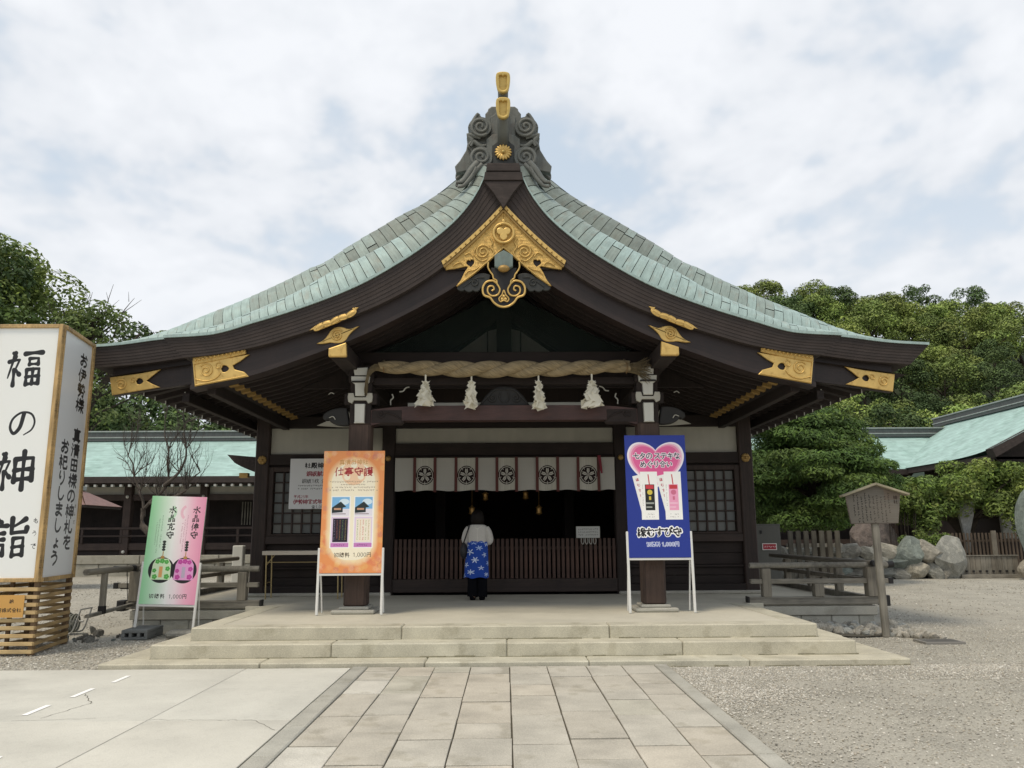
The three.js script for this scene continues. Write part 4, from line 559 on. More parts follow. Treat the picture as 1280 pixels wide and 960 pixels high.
// gilded gable plate (two wings), medallion, and dark pendant with gilded scroll
const gable = P('gable_plate_backing', ext(shapeOf([[0, 6.5], [0.6, 5.85], [0.85, 5.6], [0.5, 5.6], [0, 6.0], [-0.5, 5.6], [-0.85, 5.6], [-0.6, 5.85]]), 0.04, 0.004, -11.795), M.board, hall);
for (const s of [-1, 1]) {
  const put = (n, g, m) => P(n, s > 0 ? g : mirrorX(g), m, gable);
  const hh = new THREE.Path(); hh.moveTo(0.51, 5.63); hh.bezierCurveTo(0.44, 5.68, 0.44, 5.75, 0.49, 5.75); hh.bezierCurveTo(0.51, 5.75, 0.51, 5.74, 0.515, 5.725); hh.bezierCurveTo(0.53, 5.75, 0.57, 5.75, 0.575, 5.70); hh.bezierCurveTo(0.57, 5.66, 0.53, 5.66, 0.51, 5.63);
  const wing = shapeOf([[0.0, 6.56], [0.22, 6.32], [0.46, 6.03], [0.71, 5.79], [0.9, 5.645], [0.89, 5.585], [0.75, 5.605], [0.58, 5.64], [0.55, 5.63], [0.6, 5.55], [0.66, 5.42], [0.73, 5.325], [0.7, 5.325], [0.5, 5.47], [0.25, 5.69], [0.0, 5.925]].reverse(), [hh]);
  put('gilded_wing', ext(wing, 0.04, 0.01, -11.750), M.gold);
  put('gilded_wing_edge', strip((u) => { const x = lerp(0, 0.955, u); return [x, 6.655 - x * 1.17 + 0.19 * x * x]; }, (u) => { const x = lerp(0, 0.93, u); return [x, 6.575 - x * 1.17 + 0.19 * x * x]; }, -11.705, -11.795, 16), M.goldPlain);
  put('gilded_wing_rail', strip((u) => { const x = lerp(0, 0.93, u); return [x, 6.565 - x * 1.17 + 0.19 * x * x]; }, (u) => { const x = lerp(0, 0.91, u); return [x, 6.52 - x * 1.17 + 0.19 * x * x]; }, -11.725, -11.795, 16), M.goldDim);
  put('gilded_wing_studs', merge(Array.from({ length: 12 }, (_, k) => { const x = 0.06 + k * 0.075; return norm(new THREE.SphereGeometry(0.014, 8, 6)).translate(x, 6.60 - x * 1.17 + 0.19 * x * x, -11.698); })), M.goldDim);
  const at = (a) => a.map((p) => [p[0], p[1], -11.740]);
  put('gilded_vine', merge([tube(at(spiral(0.32, 5.87, 0.115, 0.02, 1.9, 2.6, -1, 34)), 0.013, 44, 5), tube(at([[0.21, 6.1], [0.17, 6.02], [0.2, 5.95], [0.15, 5.86], [0.17, 5.80]]), 0.012, 14, 5), tube(at([[0.42, 5.95], [0.46, 5.85], [0.4, 5.76], [0.33, 5.72], [0.26, 5.75]]), 0.01, 18, 5), tube(at([[0.6, 5.82], [0.52, 5.85], [0.47, 5.79]]), 0.01, 10, 5), tube(at([[0.62, 5.66], [0.66, 5.7], [0.73, 5.68], [0.78, 5.645]]), 0.009, 10, 5), tube(at([[0.6, 5.5], [0.54, 5.56], [0.45, 5.58], [0.38, 5.63]]), 0.009, 10, 5)]), M.goldPlain);
  put('gilded_wing_border', merge([tube(at([[0.0, 5.945], [0.25, 5.71], [0.5, 5.49], [0.7, 5.34]]), 0.011, 12, 5)]), M.goldPlain);
  // dark carved foliage behind the pendant
  const leaf = new THREE.Shape(); leaf.moveTo(0.2, 5.5); leaf.bezierCurveTo(0.3, 5.56, 0.42, 5.54, 0.48, 5.47); leaf.bezierCurveTo(0.56, 5.42, 0.66, 5.40, 0.72, 5.30); leaf.bezierCurveTo(0.7, 5.24, 0.62, 5.24, 0.6, 5.27); leaf.bezierCurveTo(0.56, 5.22, 0.5, 5.23, 0.47, 5.26); leaf.bezierCurveTo(0.42, 5.22, 0.36, 5.25, 0.35, 5.3); leaf.bezierCurveTo(0.3, 5.3, 0.24, 5.36, 0.2, 5.5);
  put('carved_foliage', merge([ext(leaf, 0.05, 0.01, -11.765), tube(spiral(0.45, 5.38, 0.07, 0.015, 1.3, 1, 1).map((p) => [p[0], p[1], -11.760]), 0.012, 24, 5), tube([[0.3, 5.46, -11.760], [0.4, 5.46, -11.760], [0.5, 5.4, -11.760], [0.62, 5.31, -11.760]], 0.01, 12, 5)]), M.bronzeDark);
  const e = (a) => a.map((p) => [p[0], p[1], -11.685]);
  put('gilded_pendant_scroll', merge([tube(e([[0.235, 5.68], [0.24, 5.6], [0.2, 5.52], [0.17, 5.48], [0.155, 5.42], [0.11, 5.39], [0.105, 5.34]]), 0.014, 24, 6), tube(e([[0.105, 5.34], [0.06, 5.24], [0.1, 5.16], [0.19, 5.15], [0.245, 5.21], [0.235, 5.285], [0.17, 5.30], [0.15, 5.25], [0.185, 5.225]]), 0.015, 44, 6), tube(e([[0.105, 5.345], [0.17, 5.385], [0.27, 5.36], [0.32, 5.27], [0.30, 5.16], [0.21, 5.12], [0.15, 5.04], [0.07, 4.985], [0, 4.97]]), 0.018, 40, 6)]), M.goldPlain);
}
const pend = new THREE.Shape(); pend.moveTo(-0.2, 5.6); pend.lineTo(0.2, 5.6); pend.bezierCurveTo(0.17, 5.45, 0.15, 5.42, 0.18, 5.38); pend.bezierCurveTo(0.34, 5.36, 0.36, 5.14, 0.21, 5.12); pend.bezierCurveTo(0.15, 5.0, 0.08, 4.975, 0, 4.97); pend.bezierCurveTo(-0.08, 4.975, -0.15, 5.0, -0.21, 5.12); pend.bezierCurveTo(-0.36, 5.14, -0.34, 5.36, -0.18, 5.38); pend.bezierCurveTo(-0.15, 5.42, -0.17, 5.45, -0.2, 5.6);
P('pendant_board', ext(pend, 0.06, 0.008, -11.705), M.black, gable);
P('pendant_block', ext(shapeOf([[-0.14, 5.78], [0, 5.86], [0.14, 5.78], [0.14, 5.6], [0.06, 5.56], [-0.06, 5.56], [-0.14, 5.6]].reverse()), 0.1, 0.012, -11.635), M.teal, gable);
P('pendant_knob', norm(new THREE.SphereGeometry(0.075, 16, 10)).scale(1.2, 0.75, 0.8).translate(0, 5.555, -11.615), M.goldDim, gable);
P('gilded_trefoil', merge([tube([[0, 5.235, -11.685], [0.03, 5.16, -11.685], [0.075, 5.10, -11.685], [0.05, 5.055, -11.685], [0, 5.075, -11.685], [-0.05, 5.055, -11.685], [-0.075, 5.10, -11.685], [-0.03, 5.16, -11.685]], 0.011, 40, 6, true), ...[0, 1, 2].map((k) => norm(new THREE.SphereGeometry(0.026, 10, 8)).scale(1, 1, 0.5).translate(Math.sin(k * 2.094) * 0.03, 5.11 + Math.cos(k * 2.094) * 0.03, -11.685))]), M.goldPlain, gable);
const medal = P('gilded_medallion', merge([cyl(0.165, 0.165, 0.05, 40).rotateX(Math.PI / 2).translate(0, 6.16, -11.740)]), M.gold, gable);
P('medallion_rim', norm(new THREE.TorusGeometry(0.155, 0.022, 8, 48)).translate(0, 6.16, -11.705), M.goldPlain, medal.parent);
for (let k = 0; k < 3; k++) { const a = Math.PI / 2 + k * 2.094, g = ext((() => { const q = new THREE.Shape(); q.moveTo(0, -0.012); q.bezierCurveTo(0.085, 0.02, 0.075, 0.10, 0, 0.122); q.bezierCurveTo(-0.075, 0.10, -0.085, 0.02, 0, -0.012); return q; })(), 0.03, 0.012, 0.02); g.rotateZ(a - Math.PI / 2 + Math.PI / 3 * 1); P('medallion_leaf', g.translate(0, 6.16, -11.710), M.goldPlain, gable); }
P('gilded_finial', norm(new THREE.SphereGeometry(0.03, 10, 8)).scale(1, 1.4, 0.6).translate(0, 6.36, -11.735), M.goldPlain, gable);

// crest at the ridge end: stepped shield, volutes, fins, gilded flower, two ridge logs with gilded ends
const orn = P('ridge_crest', ext(shapeOf([[-0.29, 7.3], [-0.29, 8.30], [-0.25, 8.35], [-0.24, 8.39], [-0.19, 8.43], [0.19, 8.43], [0.24, 8.39], [0.25, 8.35], [0.29, 8.30], [0.29, 7.3]].reverse()), 0.35, 0.02, -11.95), M.bronze, hall);
{
  const panel = (x0, x1, y0, y1) => shapeOf([[x0, y0], [x0, y1 - 0.08], [x0 + 0.05, y1 - 0.04], [x0 + 0.09, y1], [x1 - 0.09, y1], [x1 - 0.05, y1 - 0.04], [x1, y1 - 0.08], [x1, y0]].reverse());
  P('crest_panel', ext(panel(-0.2, 0.2, 7.78, 8.3), 0.05, 0.012, -11.91), M.bronze, orn); P('crest_panel', ext(panel(-0.27, 0.27, 7.33, 7.9), 0.08, 0.015, -11.88), M.bronze, orn); P('crest_niche', ext(panel(-0.175, 0.175, 7.37, 7.78), 0.05, 0.01, -11.865), M.bronzeDark, orn);
  for (const s of [-1, 1]) {
    const put = (n, g, m) => P(n, s > 0 ? g : mirrorX(g), m, orn), z = (a, q = -11.9) => a.map((p) => [p[0], p[1], q]);
    const wing = new THREE.Shape(); wing.moveTo(0.25, 7.33); wing.lineTo(0.25, 8.12); wing.bezierCurveTo(0.28, 8.2, 0.33, 8.23, 0.40, 8.31); wing.bezierCurveTo(0.46, 8.24, 0.56, 8.18, 0.57, 8.07); wing.bezierCurveTo(0.5, 8.0, 0.5, 7.96, 0.52, 7.93); wing.lineTo(0.59, 7.88); wing.lineTo(0.56, 7.8); wing.lineTo(0.58, 7.72); wing.bezierCurveTo(0.5, 7.7, 0.5, 7.6, 0.54, 7.52); wing.bezierCurveTo(0.55, 7.4, 0.48, 7.32, 0.38, 7.28); wing.lineTo(0.25, 7.33);
    put('crest_wing', ext(wing, 0.2, 0.018, -11.96), M.bronze); put('crest_flank', ext(shapeOf([[0.2, 7.2], [0.2, 8.2], [0.42, 8.2], [0.56, 7.95], [0.6, 7.7], [0.70, 7.52], [0.78, 7.42], [0.76, 7.30], [0.60, 7.34], [0.5, 7.22]].reverse()), 0.12, 0.015, -12.02), M.bronze);
    put('crest_volute_plate', cyl(0.17, 0.17, 0.05, 28).rotateX(Math.PI / 2).translate(0.36, 8.02, -11.885), M.bronze); put('crest_volute_plate', cyl(0.18, 0.18, 0.05, 28).rotateX(Math.PI / 2).translate(0.355, 7.49, -11.87), M.bronze); put('crest_volute', tube(z(spiral(0.36, 8.02, 0.165, 0.02, 2.0, -2.2, 1, 36), -11.855), 0.025, 60, 7), M.bronze); put('crest_volute', tube(z(spiral(0.355, 7.49, 0.175, 0.02, 2.0, -2.2, 1, 36), -11.84), 0.027, 60, 7), M.bronze);
    for (const g of [taper(z([[0.52, 8.06], [0.46, 8.17], [0.4, 8.27], [0.36, 8.17]]), [0.03, 0.035, 0.02, 0.01], 6), taper(z([[0.36, 7.84], [0.46, 7.88], [0.58, 7.89], [0.5, 7.8], [0.55, 7.72]]), [0.03, 0.05, 0.03, 0.045, 0.015], 6), taper(z([[0.27, 7.72], [0.36, 7.7], [0.47, 7.78], [0.52, 7.7]]), [0.02, 0.04, 0.04, 0.02], 6)]) put('crest_leaf', g, M.bronze);
    // fins that trail down the slope, one before and one behind
    put('crest_fin', merge([taper([[0.45, 7.72, -12.15], [0.55, 7.6, -12.2], [0.66, 7.45, -12.25], [0.76, 7.39, -12.28], [0.76, 7.31, -12.28]], [0.06, 0.06, 0.05, 0.035, 0.02], 7), taper([[0.44, 7.66, -12.1], [0.58, 7.5, -12.18], [0.7, 7.35, -12.24], [0.77, 7.3, -12.26]], [0.05, 0.05, 0.04, 0.03], 7)]), M.bronze);
    put('crest_fin', merge([taper(z([[0.4, 7.36], [0.5, 7.24], [0.58, 7.12], [0.66, 7.03], [0.74, 7.02], [0.73, 6.96]], -11.78), [0.06, 0.06, 0.05, 0.04, 0.03, 0.02], 7), taper(z([[0.33, 7.32], [0.44, 7.2], [0.53, 7.07], [0.63, 6.96], [0.72, 6.94]], -11.76), [0.045, 0.045, 0.04, 0.03, 0.02], 7), taper(z([[0.42, 7.26], [0.47, 7.16], [0.5, 7.13]], -11.74), [0.03, 0.03, 0.01], 6)]), M.bronze);
  }
  P('flower_disc', cyl(0.06, 0.06, 0.03, 24).rotateX(Math.PI / 2).translate(0, 7.57, -11.85), M.goldPlain, orn);
  const petal = norm(new THREE.SphereGeometry(0.05, 10, 8)); petal.scale(0.5, 1.15, 0.5).translate(0, 0.083, 0);
  for (let k = 0; k < 16; k++) L('flower_petal', petal, M.goldPlain, orn, 0, 7.57, -11.845, 0, 0, k * Math.PI / 8);
  P('flower_heart', norm(new THREE.SphereGeometry(0.028, 12, 8)).translate(0, 7.57, -11.815), M.goldPale, orn);
  const log = (y0, y1, z0, z1, r) => {
    P('ridge_log', taper([[0, y0, z0], [0, lerp(y0, y1, 0.25), lerp(z0, z1, 0.45)], [0, lerp(y0, y1, 0.62), lerp(z0, z1, 0.8)], [0, y1, z1]], [r * 1.1, r * 1.1, r * 1.15, r * 1.2], 16, 16), M.bronze, orn);
    const o = new THREE.Shape(); o.moveTo(-0.075, 0.14); o.bezierCurveTo(-0.1, 0.1, -0.085, -0.03, -0.07, -0.1); o.bezierCurveTo(-0.055, -0.18, 0.055, -0.18, 0.07, -0.1); o.bezierCurveTo(0.085, -0.03, 0.1, 0.1, 0.075, 0.14); o.bezierCurveTo(0.05, 0.17, -0.05, 0.17, -0.075, 0.14);
    const inn = new THREE.Path(); inn.moveTo(-0.048, 0.1); inn.bezierCurveTo(-0.03, 0.115, -0.012, 0.115, 0, 0.09); inn.bezierCurveTo(0.012, 0.115, 0.03, 0.115, 0.048, 0.1); inn.lineTo(0.042, -0.09); inn.bezierCurveTo(0.03, -0.13, -0.03, -0.13, -0.042, -0.09); inn.lineTo(-0.048, 0.1);
    const solid = o.clone(); o.holes.push(inn);
    const place = (g) => g.scale(1.28, 1.02, 1).rotateX(0.22).translate(0, y1 - 0.02, z1 + 0.15);
    P('gilded_log_end', merge([place(ext(o, 0.1, 0.014, 0.02, 12)), place(ext(solid, 0.05, 0.008, -0.035, 12))]), M.goldPale, orn);
  };
  log(7.72, 8.12, -12.0, -11.58, 0.082); log(8.2, 8.58, -12.1, -11.62, 0.07);
}
P('ridge_beam', merge([bxw(-0.22, 0.22, 7.8, 8.25, -12.2, -13.4), bxw(-0.38, 0.38, 8.3, 8.85, -13.4, BACK), bxw(-0.46, 0.46, 8.85, 8.92, -13.45, BACK)]), M.bronze, roof);
// ---------------------------------------------------------------- the shrine hall: timbers, walls, fittings
const body = hall, R2 = rng(202);
// rafters under both roofs; each rafter its own part
for (const s of [-1, 1]) {
  const rx = [0.3, 0.9, 1.6, 2.4, 3.2, 3.9, 4.3];
  const fr = strip((u) => { const x = lerp(0.3, 4.3, u); return [s * x, fD(x) + 0.17]; }, (u) => { const x = lerp(0.3, 4.3, u); return [s * x, fD(x) + 0.075]; }, 0.04, -0.04, 14);
  const cap = cbox(0.16, 0.105, 0.095, 0.01);
  for (let k = 0; k < 14; k++) { const z = -12.25 - k * 0.305; L('rafter', fr, M.darkH, body, 0, 0, z); L('gilded_rafter_end', cap, M.goldDim, body, s * 4.3, fD(4.3) + 0.118, z, 0, 0, -s * 0.24); }
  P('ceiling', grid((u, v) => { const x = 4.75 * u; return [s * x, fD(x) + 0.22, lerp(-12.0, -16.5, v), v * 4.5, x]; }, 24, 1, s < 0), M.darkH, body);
  const up = strip((u) => [s * lerp(4.85, 6.05, u), lerp(4.30, 3.99, u)], (u) => [s * lerp(4.85, 6.05, u), lerp(4.22, 3.9, u)], 0.045, -0.045, 4);
  const lo = strip((u) => [s * lerp(4.7, 5.44, u), lerp(4.22, 4.06, u)], (u) => [s * lerp(4.7, 5.44, u), lerp(4.12, 3.96, u)], 0.045, -0.045, 3);
  const wcap = cbox(0.03, 0.062, 0.07, 0.004);
  for (let k = 0; k < 26; k++) { const z = -13.35 - k * 0.44; L('rafter', up, M.darkH, body, 0, 0, z); L('painted_rafter_end', wcap, M.paint, body, s * 6.06, 3.945, z); L('rafter', lo, M.darkH, body, 0, -0.03, z - 0.2); L('painted_rafter_end', wcap, M.paint, body, s * 5.455, 3.985, z - 0.2); }
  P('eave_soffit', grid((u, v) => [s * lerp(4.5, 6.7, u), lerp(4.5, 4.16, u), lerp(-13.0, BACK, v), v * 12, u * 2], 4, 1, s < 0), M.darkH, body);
  P('eave_purlin', [bxw(s * 5.25, s * 5.37, 3.78, 3.94, -13.2, BACK), bxw(s * 4.42, s * 4.55, 3.72, 3.9, -12.1, -16.4)], M.darkH, body);
  // purlins that come through to the gable
  P('purlin', bxw(s * 2.38, s * 2.63, 4.22, 4.46, -11.9, -16.4), M.darkH, body);
}
P('ridge_purlin', bxw(-0.12, 0.12, 5.5, 5.78, -11.95, -16.4), M.darkH, body);

// front pillars on their stone bases, bracket blocks with white painted faces
for (const s of [-1, 1]) {
  const X = s * 2.32;
  P('pillar', bxw(X - 0.175, X + 0.175, 0.5, 3.36, -13.08, -12.73, 0.035), M.postV, body);
  P('pillar_base', merge([bxw(X - 0.33, X + 0.33, 0.41, 0.47, -13.24, -12.57, 0.03), bxw(X - 0.23, X + 0.23, 0.465, 0.515, -13.14, -12.67, 0.02)]), M.kerb[1], body);
  const br = P('bracket', [bxw(X - 0.17, X + 0.17, 3.34, 4.3, -13.06, -12.76), bxw(X - 0.26, X + 0.26, 3.66, 3.84, -13.08, -12.75), bxw(X - 0.2, X + 0.2, 4.02, 4.24, -13.08, -12.74)], M.darkV, body);
  const dx = X - s * 0.0;
  P('painted_bracket_face', ext(shapeOf([[X - 0.085, 3.35], [X - 0.075, 3.37], [X - 0.08, 3.66], [X + 0.08, 3.66], [X + 0.075, 3.37], [X + 0.085, 3.35]].reverse()), 0.09, 0.01, -12.68), M.paint, br);
  P('painted_bracket_face', ext(shapeOf([[X - 0.19, 3.84], [X - 0.2, 3.78], [X - 0.19, 3.7], [X - 0.13, 3.67], [X - 0.1, 3.72], [X + 0.1, 3.72], [X + 0.13, 3.67], [X + 0.19, 3.7], [X + 0.2, 3.78], [X + 0.19, 3.84], [X + 0.11, 3.84], [X + 0.09, 3.77], [X - 0.09, 3.77], [X - 0.11, 3.84]]), 0.07, 0.008, -12.7), M.plaster, br);
  P('painted_bracket_face', ext(shapeOf([[X - 0.075, 3.79], [X - 0.085, 3.98], [X - 0.14, 4.02], [X - 0.15, 4.11], [X + 0.15, 4.11], [X + 0.14, 4.02], [X + 0.085, 3.98], [X + 0.075, 3.79]].reverse()), 0.09, 0.008, -12.68), M.paint, br);
  P('painted_bracket_face', ext(shapeOf([[X - 0.1, 4.13], [X - 0.12, 4.25], [X + 0.11, 4.26], [X + 0.1, 4.13]].reverse()), 0.07, 0.008, -12.7), M.paint, br);
  P('bracket_cap', bxw(X - 0.13, X + 0.13, 4.005, 4.03, -12.7, -12.64), M.black, br);
  // carved beam noses beside the pillar, with thin white curls
  const nose = new THREE.Shape(); nose.moveTo(0, 0); nose.lineTo(0.05, 0.28); nose.bezierCurveTo(0.2, 0.3, 0.34, 0.26, 0.42, 0.18); nose.bezierCurveTo(0.46, 0.1, 0.38, 0.06, 0.34, 0.1); nose.bezierCurveTo(0.3, 0.02, 0.16, -0.02, 0, 0);
  const ng = ext(nose, 0.16, 0.02, -12.8).translate(2.5, 3.33, 0); P('carved_beam_nose', s > 0 ? ng : mirrorX(ng), M.carve, body);
  const wc = merge([tube([[2.72, 3.42, -12.78], [2.76, 3.47, -12.78], [2.82, 3.45, -12.78]], 0.008, 8, 5), tube([[2.78, 3.86, -12.9], [2.83, 3.88, -12.9], [2.87, 3.85, -12.9]], 0.008, 8, 5), tube([[1.86, 3.68, -12.95], [1.86, 3.76, -12.95], [1.82, 3.8, -12.95], [1.84, 3.86, -12.95]], 0.012, 10, 5), tube([[1.72, 3.9, -12.95], [1.66, 3.91, -12.95], [1.62, 3.96, -12.95], [1.56, 3.98, -12.95]], 0.012, 10, 5)]);
  P('painted_curl', s > 0 ? wc : mirrorX(wc), M.plaster, body);
  // tie beam back to the hall, with its pale wedge of plaster and dark wall above
  P('tie_beam', beam([X, 3.52, -13.05], [s * 2.9, 3.55, -16.4], 0.2, 0.28), M.darkH, body);
  const wd = ext(shapeOf([[2.62, 3.46], [2.75, 3.74], [3.3, 3.49], [2.9, 3.46]].reverse()), 0.04, 0.004, -14.0); P('gable_plaster', s > 0 ? wd : mirrorX(wd), M.plaster, body);
}
// rainbow beam between the pillars, frog-leg strut, beams above
P('rainbow_beam', strip((u) => { const x = lerp(-2.15, 2.15, u), e = Math.abs(u - 0.5) * 2; return [x, 3.64 - 0.07 * Math.pow(e, 6)]; }, (u) => { const x = lerp(-2.15, 2.15, u), e = Math.abs(u - 0.5) * 2; return [x, 3.40 - 0.0 * e + (e > 0.86 ? -0.08 * (e - 0.86) / 0.14 : 0)]; }, -12.78, -13.02, 48), M.redBeam, body);
for (const s of [-1, 1]) { const g = merge([tube([[1.95, 3.54, -12.77], [1.8, 3.5, -12.77], [1.66, 3.42, -12.77]], 0.014, 10, 5), tube(spiral(1.99, 3.5, 0.07, 0.015, 1.3, 2, 1).map((p) => [p[0], p[1], -12.77]), 0.013, 24, 5)]); P('carved_beam_end', s > 0 ? merge([bxw(1.62, 2.17, 3.33, 3.60, -12.775, -12.9, 0.04), g]) : mirrorX(merge([bxw(1.62, 2.17, 3.33, 3.60, -12.775, -12.9, 0.04), g])), M.darkH, body); }
{
  const k = new THREE.Shape(); k.moveTo(-0.42, 3.65); k.bezierCurveTo(-0.36, 3.7, -0.34, 3.8, -0.25, 3.86); k.bezierCurveTo(-0.2, 3.94, -0.1, 3.96, 0, 3.96); k.bezierCurveTo(0.1, 3.96, 0.2, 3.94, 0.25, 3.86); k.bezierCurveTo(0.34, 3.8, 0.36, 3.7, 0.42, 3.65);
  const strut = P('frog_leg_strut', ext(k, 0.14, 0.015, -12.84), M.carve, body);
  for (const s of [-1, 1]) { for (const g of [tube(spiral(0.19, 3.77, 0.075, 0.015, 1.5, 1, -1).map((p) => [p[0], p[1], -12.83]), 0.016, 28, 6), tube([[0.02, 3.9, -12.83], [0.1, 3.92, -12.83], [0.2, 3.87, -12.83], [0.3, 3.76, -12.83], [0.38, 3.67, -12.83]], 0.016, 18, 6), tube([[0.03, 3.7, -12.83], [0.08, 3.78, -12.83], [0.06, 3.85, -12.83]], 0.014, 10, 6)]) P('strut_scroll', s > 0 ? g : mirrorX(g), M.carve, strut); }
}
P('upper_beam', [bxw(-2.2, 2.2, 4.0, 4.12, -12.86, -13.04), bxw(-2.5, 2.5, 4.42, 4.6, -13.1, -13.4)], M.darkH, body);
P('beam_plaster', bxw(-1.6, 1.6, 3.66, 3.74, -13.1, -13.14), M.plaster, body);
// gable wall with two plaster triangles
P('gable_wall', ext(shapeOf([[-3.5, 4.1], [-2.2, 4.7], [-0.9, 5.35], [0, 5.9], [0.9, 5.35], [2.2, 4.7], [3.5, 4.1]].reverse()), 0.08, 0, -13.72), M.darkV, body);
for (const s of [-1, 1]) {
  const g = ext(shapeOf([[0.13, 4.62], [0.13, 5.14], [0.29, 5.1], [0.95, 4.62]]), 0.03, 0.003, -13.66); P('gable_plaster', s > 0 ? g : mirrorX(g), M.plaster, body);
  P('gable_rafter', beam([s * 0.1, 5.36, -13.6], [s * 1.35, 4.52, -13.6], 0.12, 0.14), M.darkH, body);
  P('gable_stud', bxw(s * 0.28, s * 0.3, 4.6, 5.1, -13.62, -13.66), M.darkV, body);
}
P('screen_net', ext(shapeOf([[-2.3, 4.58], [-1.5, 4.92], [-0.7, 5.34], [0, 5.72], [0.7, 5.34], [1.5, 4.92], [2.3, 4.58]].reverse()), 0.006, 0, -13.2), new THREE.MeshStandardMaterial({ color: new THREE.Color().setRGB(0.012, 0.024, 0.02), roughness: 0.9, transparent: true, opacity: 0.4 }), body);
P('king_post', bxw(-0.13, 0.13, 4.55, 5.6, -13.5, -13.68), M.darkV, body);

// hall walls, front plane z = -16.4
const WZ = -16.4;
for (const s of [-1, 1]) {
  P('corner_post', bxw(s * 4.8, s * 5.08, 0.41, 4.3, WZ + 0.06, WZ - 0.22, 0.02), M.woodV, body);
  P('door_post', bxw(s * 2.24, s * 2.5, 0.41, 3.9, WZ + 0.06, WZ - 0.22, 0.02), M.darkV, body);
  P('wall_plaster', bxw(s * 2.5, s * 4.8, 3.22, 3.76, WZ - 0.05, WZ - 0.12), M.plaster, body);
  P('wall_beam', bxw(s * 2.5, s * 4.8, 3.0, 3.22, WZ + 0.03, WZ - 0.16), M.darkH, body);
  P('wall_beam', bxw(s * 2.5, s * 4.8, 3.76, 4.0, WZ + 0.03, WZ - 0.16), M.darkH, body);
  P('wall_rail', bxw(s * 2.5, s * 4.8, 1.42, 1.58, WZ + 0.045, WZ - 0.16), M.woodH, body);
  P('wall_rail', bxw(s * 2.5, s * 4.8, 0.92, 0.965, WZ + 0.0, WZ - 0.16), M.darkH, body);
  P('wall_sill', bxw(s * 2.5, s * 4.8, 0.43, 0.6, WZ + 0.05, WZ - 0.16), M.darkH, body);
  P('foundation_stone', bxw(s * 2.26, s * 5.15, 0.4, 0.47, WZ + 0.16, WZ - 0.3, 0.02), M.kerb[2], body);
  for (let k = 0; k < 4; k++) P('wall_board', bxw(s * 2.5, s * 4.8, [0.6, 0.762, 0.97, 1.2][k], [0.758, 0.92, 1.196, 1.42][k], WZ - 0.06 - 0.006 * (k % 2), WZ - 0.12), M.darkH, body);
  P('gilded_post_boss', (() => { const g = []; for (let k = 0; k < 6; k++) { const a = k * Math.PI / 3; g.push(norm(new THREE.SphereGeometry(0.042, 8, 6)).scale(1, 1, 0.5).translate(s * 4.93 + Math.cos(a) * 0.05, 3.1 + Math.sin(a) * 0.05, WZ + 0.085)); } g.push(cyl(0.09, 0.09, 0.03, 6).rotateX(Math.PI / 2).translate(s * 4.93, 3.1, WZ + 0.07), norm(new THREE.SphereGeometry(0.03, 8, 6)).translate(s * 4.93, 3.1, WZ + 0.1)); return merge(g); })(), M.goldDim, body);
  P('gilded_post_boss', merge([norm(new THREE.SphereGeometry(0.06, 8, 6)).scale(1, 1, 0.5).translate(s * 2.37, 3.12, WZ + 0.08)]), M.goldDim, body);
  // lattice window, every pane its own
  const x0 = 3.72, x1 = 4.7, y0 = 1.62, y1 = 2.86;
  const win = P('lattice_window', [bxw(s * (x0 - 0.1), s * x0, y0 - 0.04, y1 + 0.1, WZ + 0.02, WZ - 0.14), bxw(s * x1, s * (x1 + 0.1), y0 - 0.04, y1 + 0.1, WZ + 0.02, WZ - 0.14), bxw(s * x0, s * x1, y1, y1 + 0.1, WZ + 0.02, WZ - 0.14), bxw(s * x0, s * x1, y0 - 0.04, y0, WZ + 0.02, WZ - 0.14)], M.woodV, body);
  const pane = cbox(0.166, 0.178, 0.01, 0.002), mat = tones([0.135, 0.14, 0.132], { roughness: 0.55 }, 5, 0.4, 66 + s);
  for (let i = 0; i < 5; i++) for (let j = 0; j < 6; j++) L('pane', pane, mat[Math.floor(R2() * 5)], win, s * (x0 + 0.098 + i * 0.196), y0 + 0.103 + j * 0.2065, WZ - 0.085);
  const bv = cbox(0.03, y1 - y0, 0.05, 0.004), bh = cbox(x1 - x0, 0.028, 0.05, 0.004);
  for (let i = 1; i < 5; i++) L('glazing_bar', bv, M.woodV, win, s * (x0 + i * 0.196), (y0 + y1) / 2, WZ - 0.055);
  for (let j = 1; j < 6; j++) L('glazing_bar', bh, M.woodH, win, s * (x0 + x1) / 2, y0 + j * 0.2065, WZ - 0.059);
  P('wall_board', bxw(s * 2.5, s * 3.62, 1.58, 3.0, WZ - 0.06, WZ - 0.12), M.darkV, body); P('wall_board', bxw(s * 3.62, s * 4.8, 2.96, 3.0, WZ - 0.06, WZ - 0.12), M.darkH, body);
  // side and inner walls
  P('side_wall', bxw(s * 4.85, s * 5.02, 0.41, 4.4, WZ - 0.22, BACK), M.woodV, body);
  if (s < 0) P('wing_eave', (() => { const g = merge([strip((u) => { const x = lerp(6.92, 5.0, u); return [x, 3.58 - 0.12 * Math.sin(u * 1.5)]; }, (u) => { const x = lerp(6.88, 5.0, u); return [x, 3.54 - 0.46 * Math.pow(Math.min(1, u * 2.2), 0.6)]; }, -20.0, -20.8, 12)]); return mirrorX(g); })(), M.layer[0], body);
  if (s < 0) P('gilded_eave_end', bxw(-6.58, -6.36, 3.0, 3.12, -19.95, -20.1), M.goldDim, body);
}
P('transom_plaster', bxw(-2.24, 2.24, 3.43, 3.75, WZ - 0.05, WZ - 0.1), M.plaster, body);
P('lintel', [bxw(-2.24, 2.24, 3.17, 3.43, WZ + 0.03, WZ - 0.2), bxw(-2.24, 2.24, 3.75, 3.95, WZ + 0.03, WZ - 0.2)], M.darkH, body);
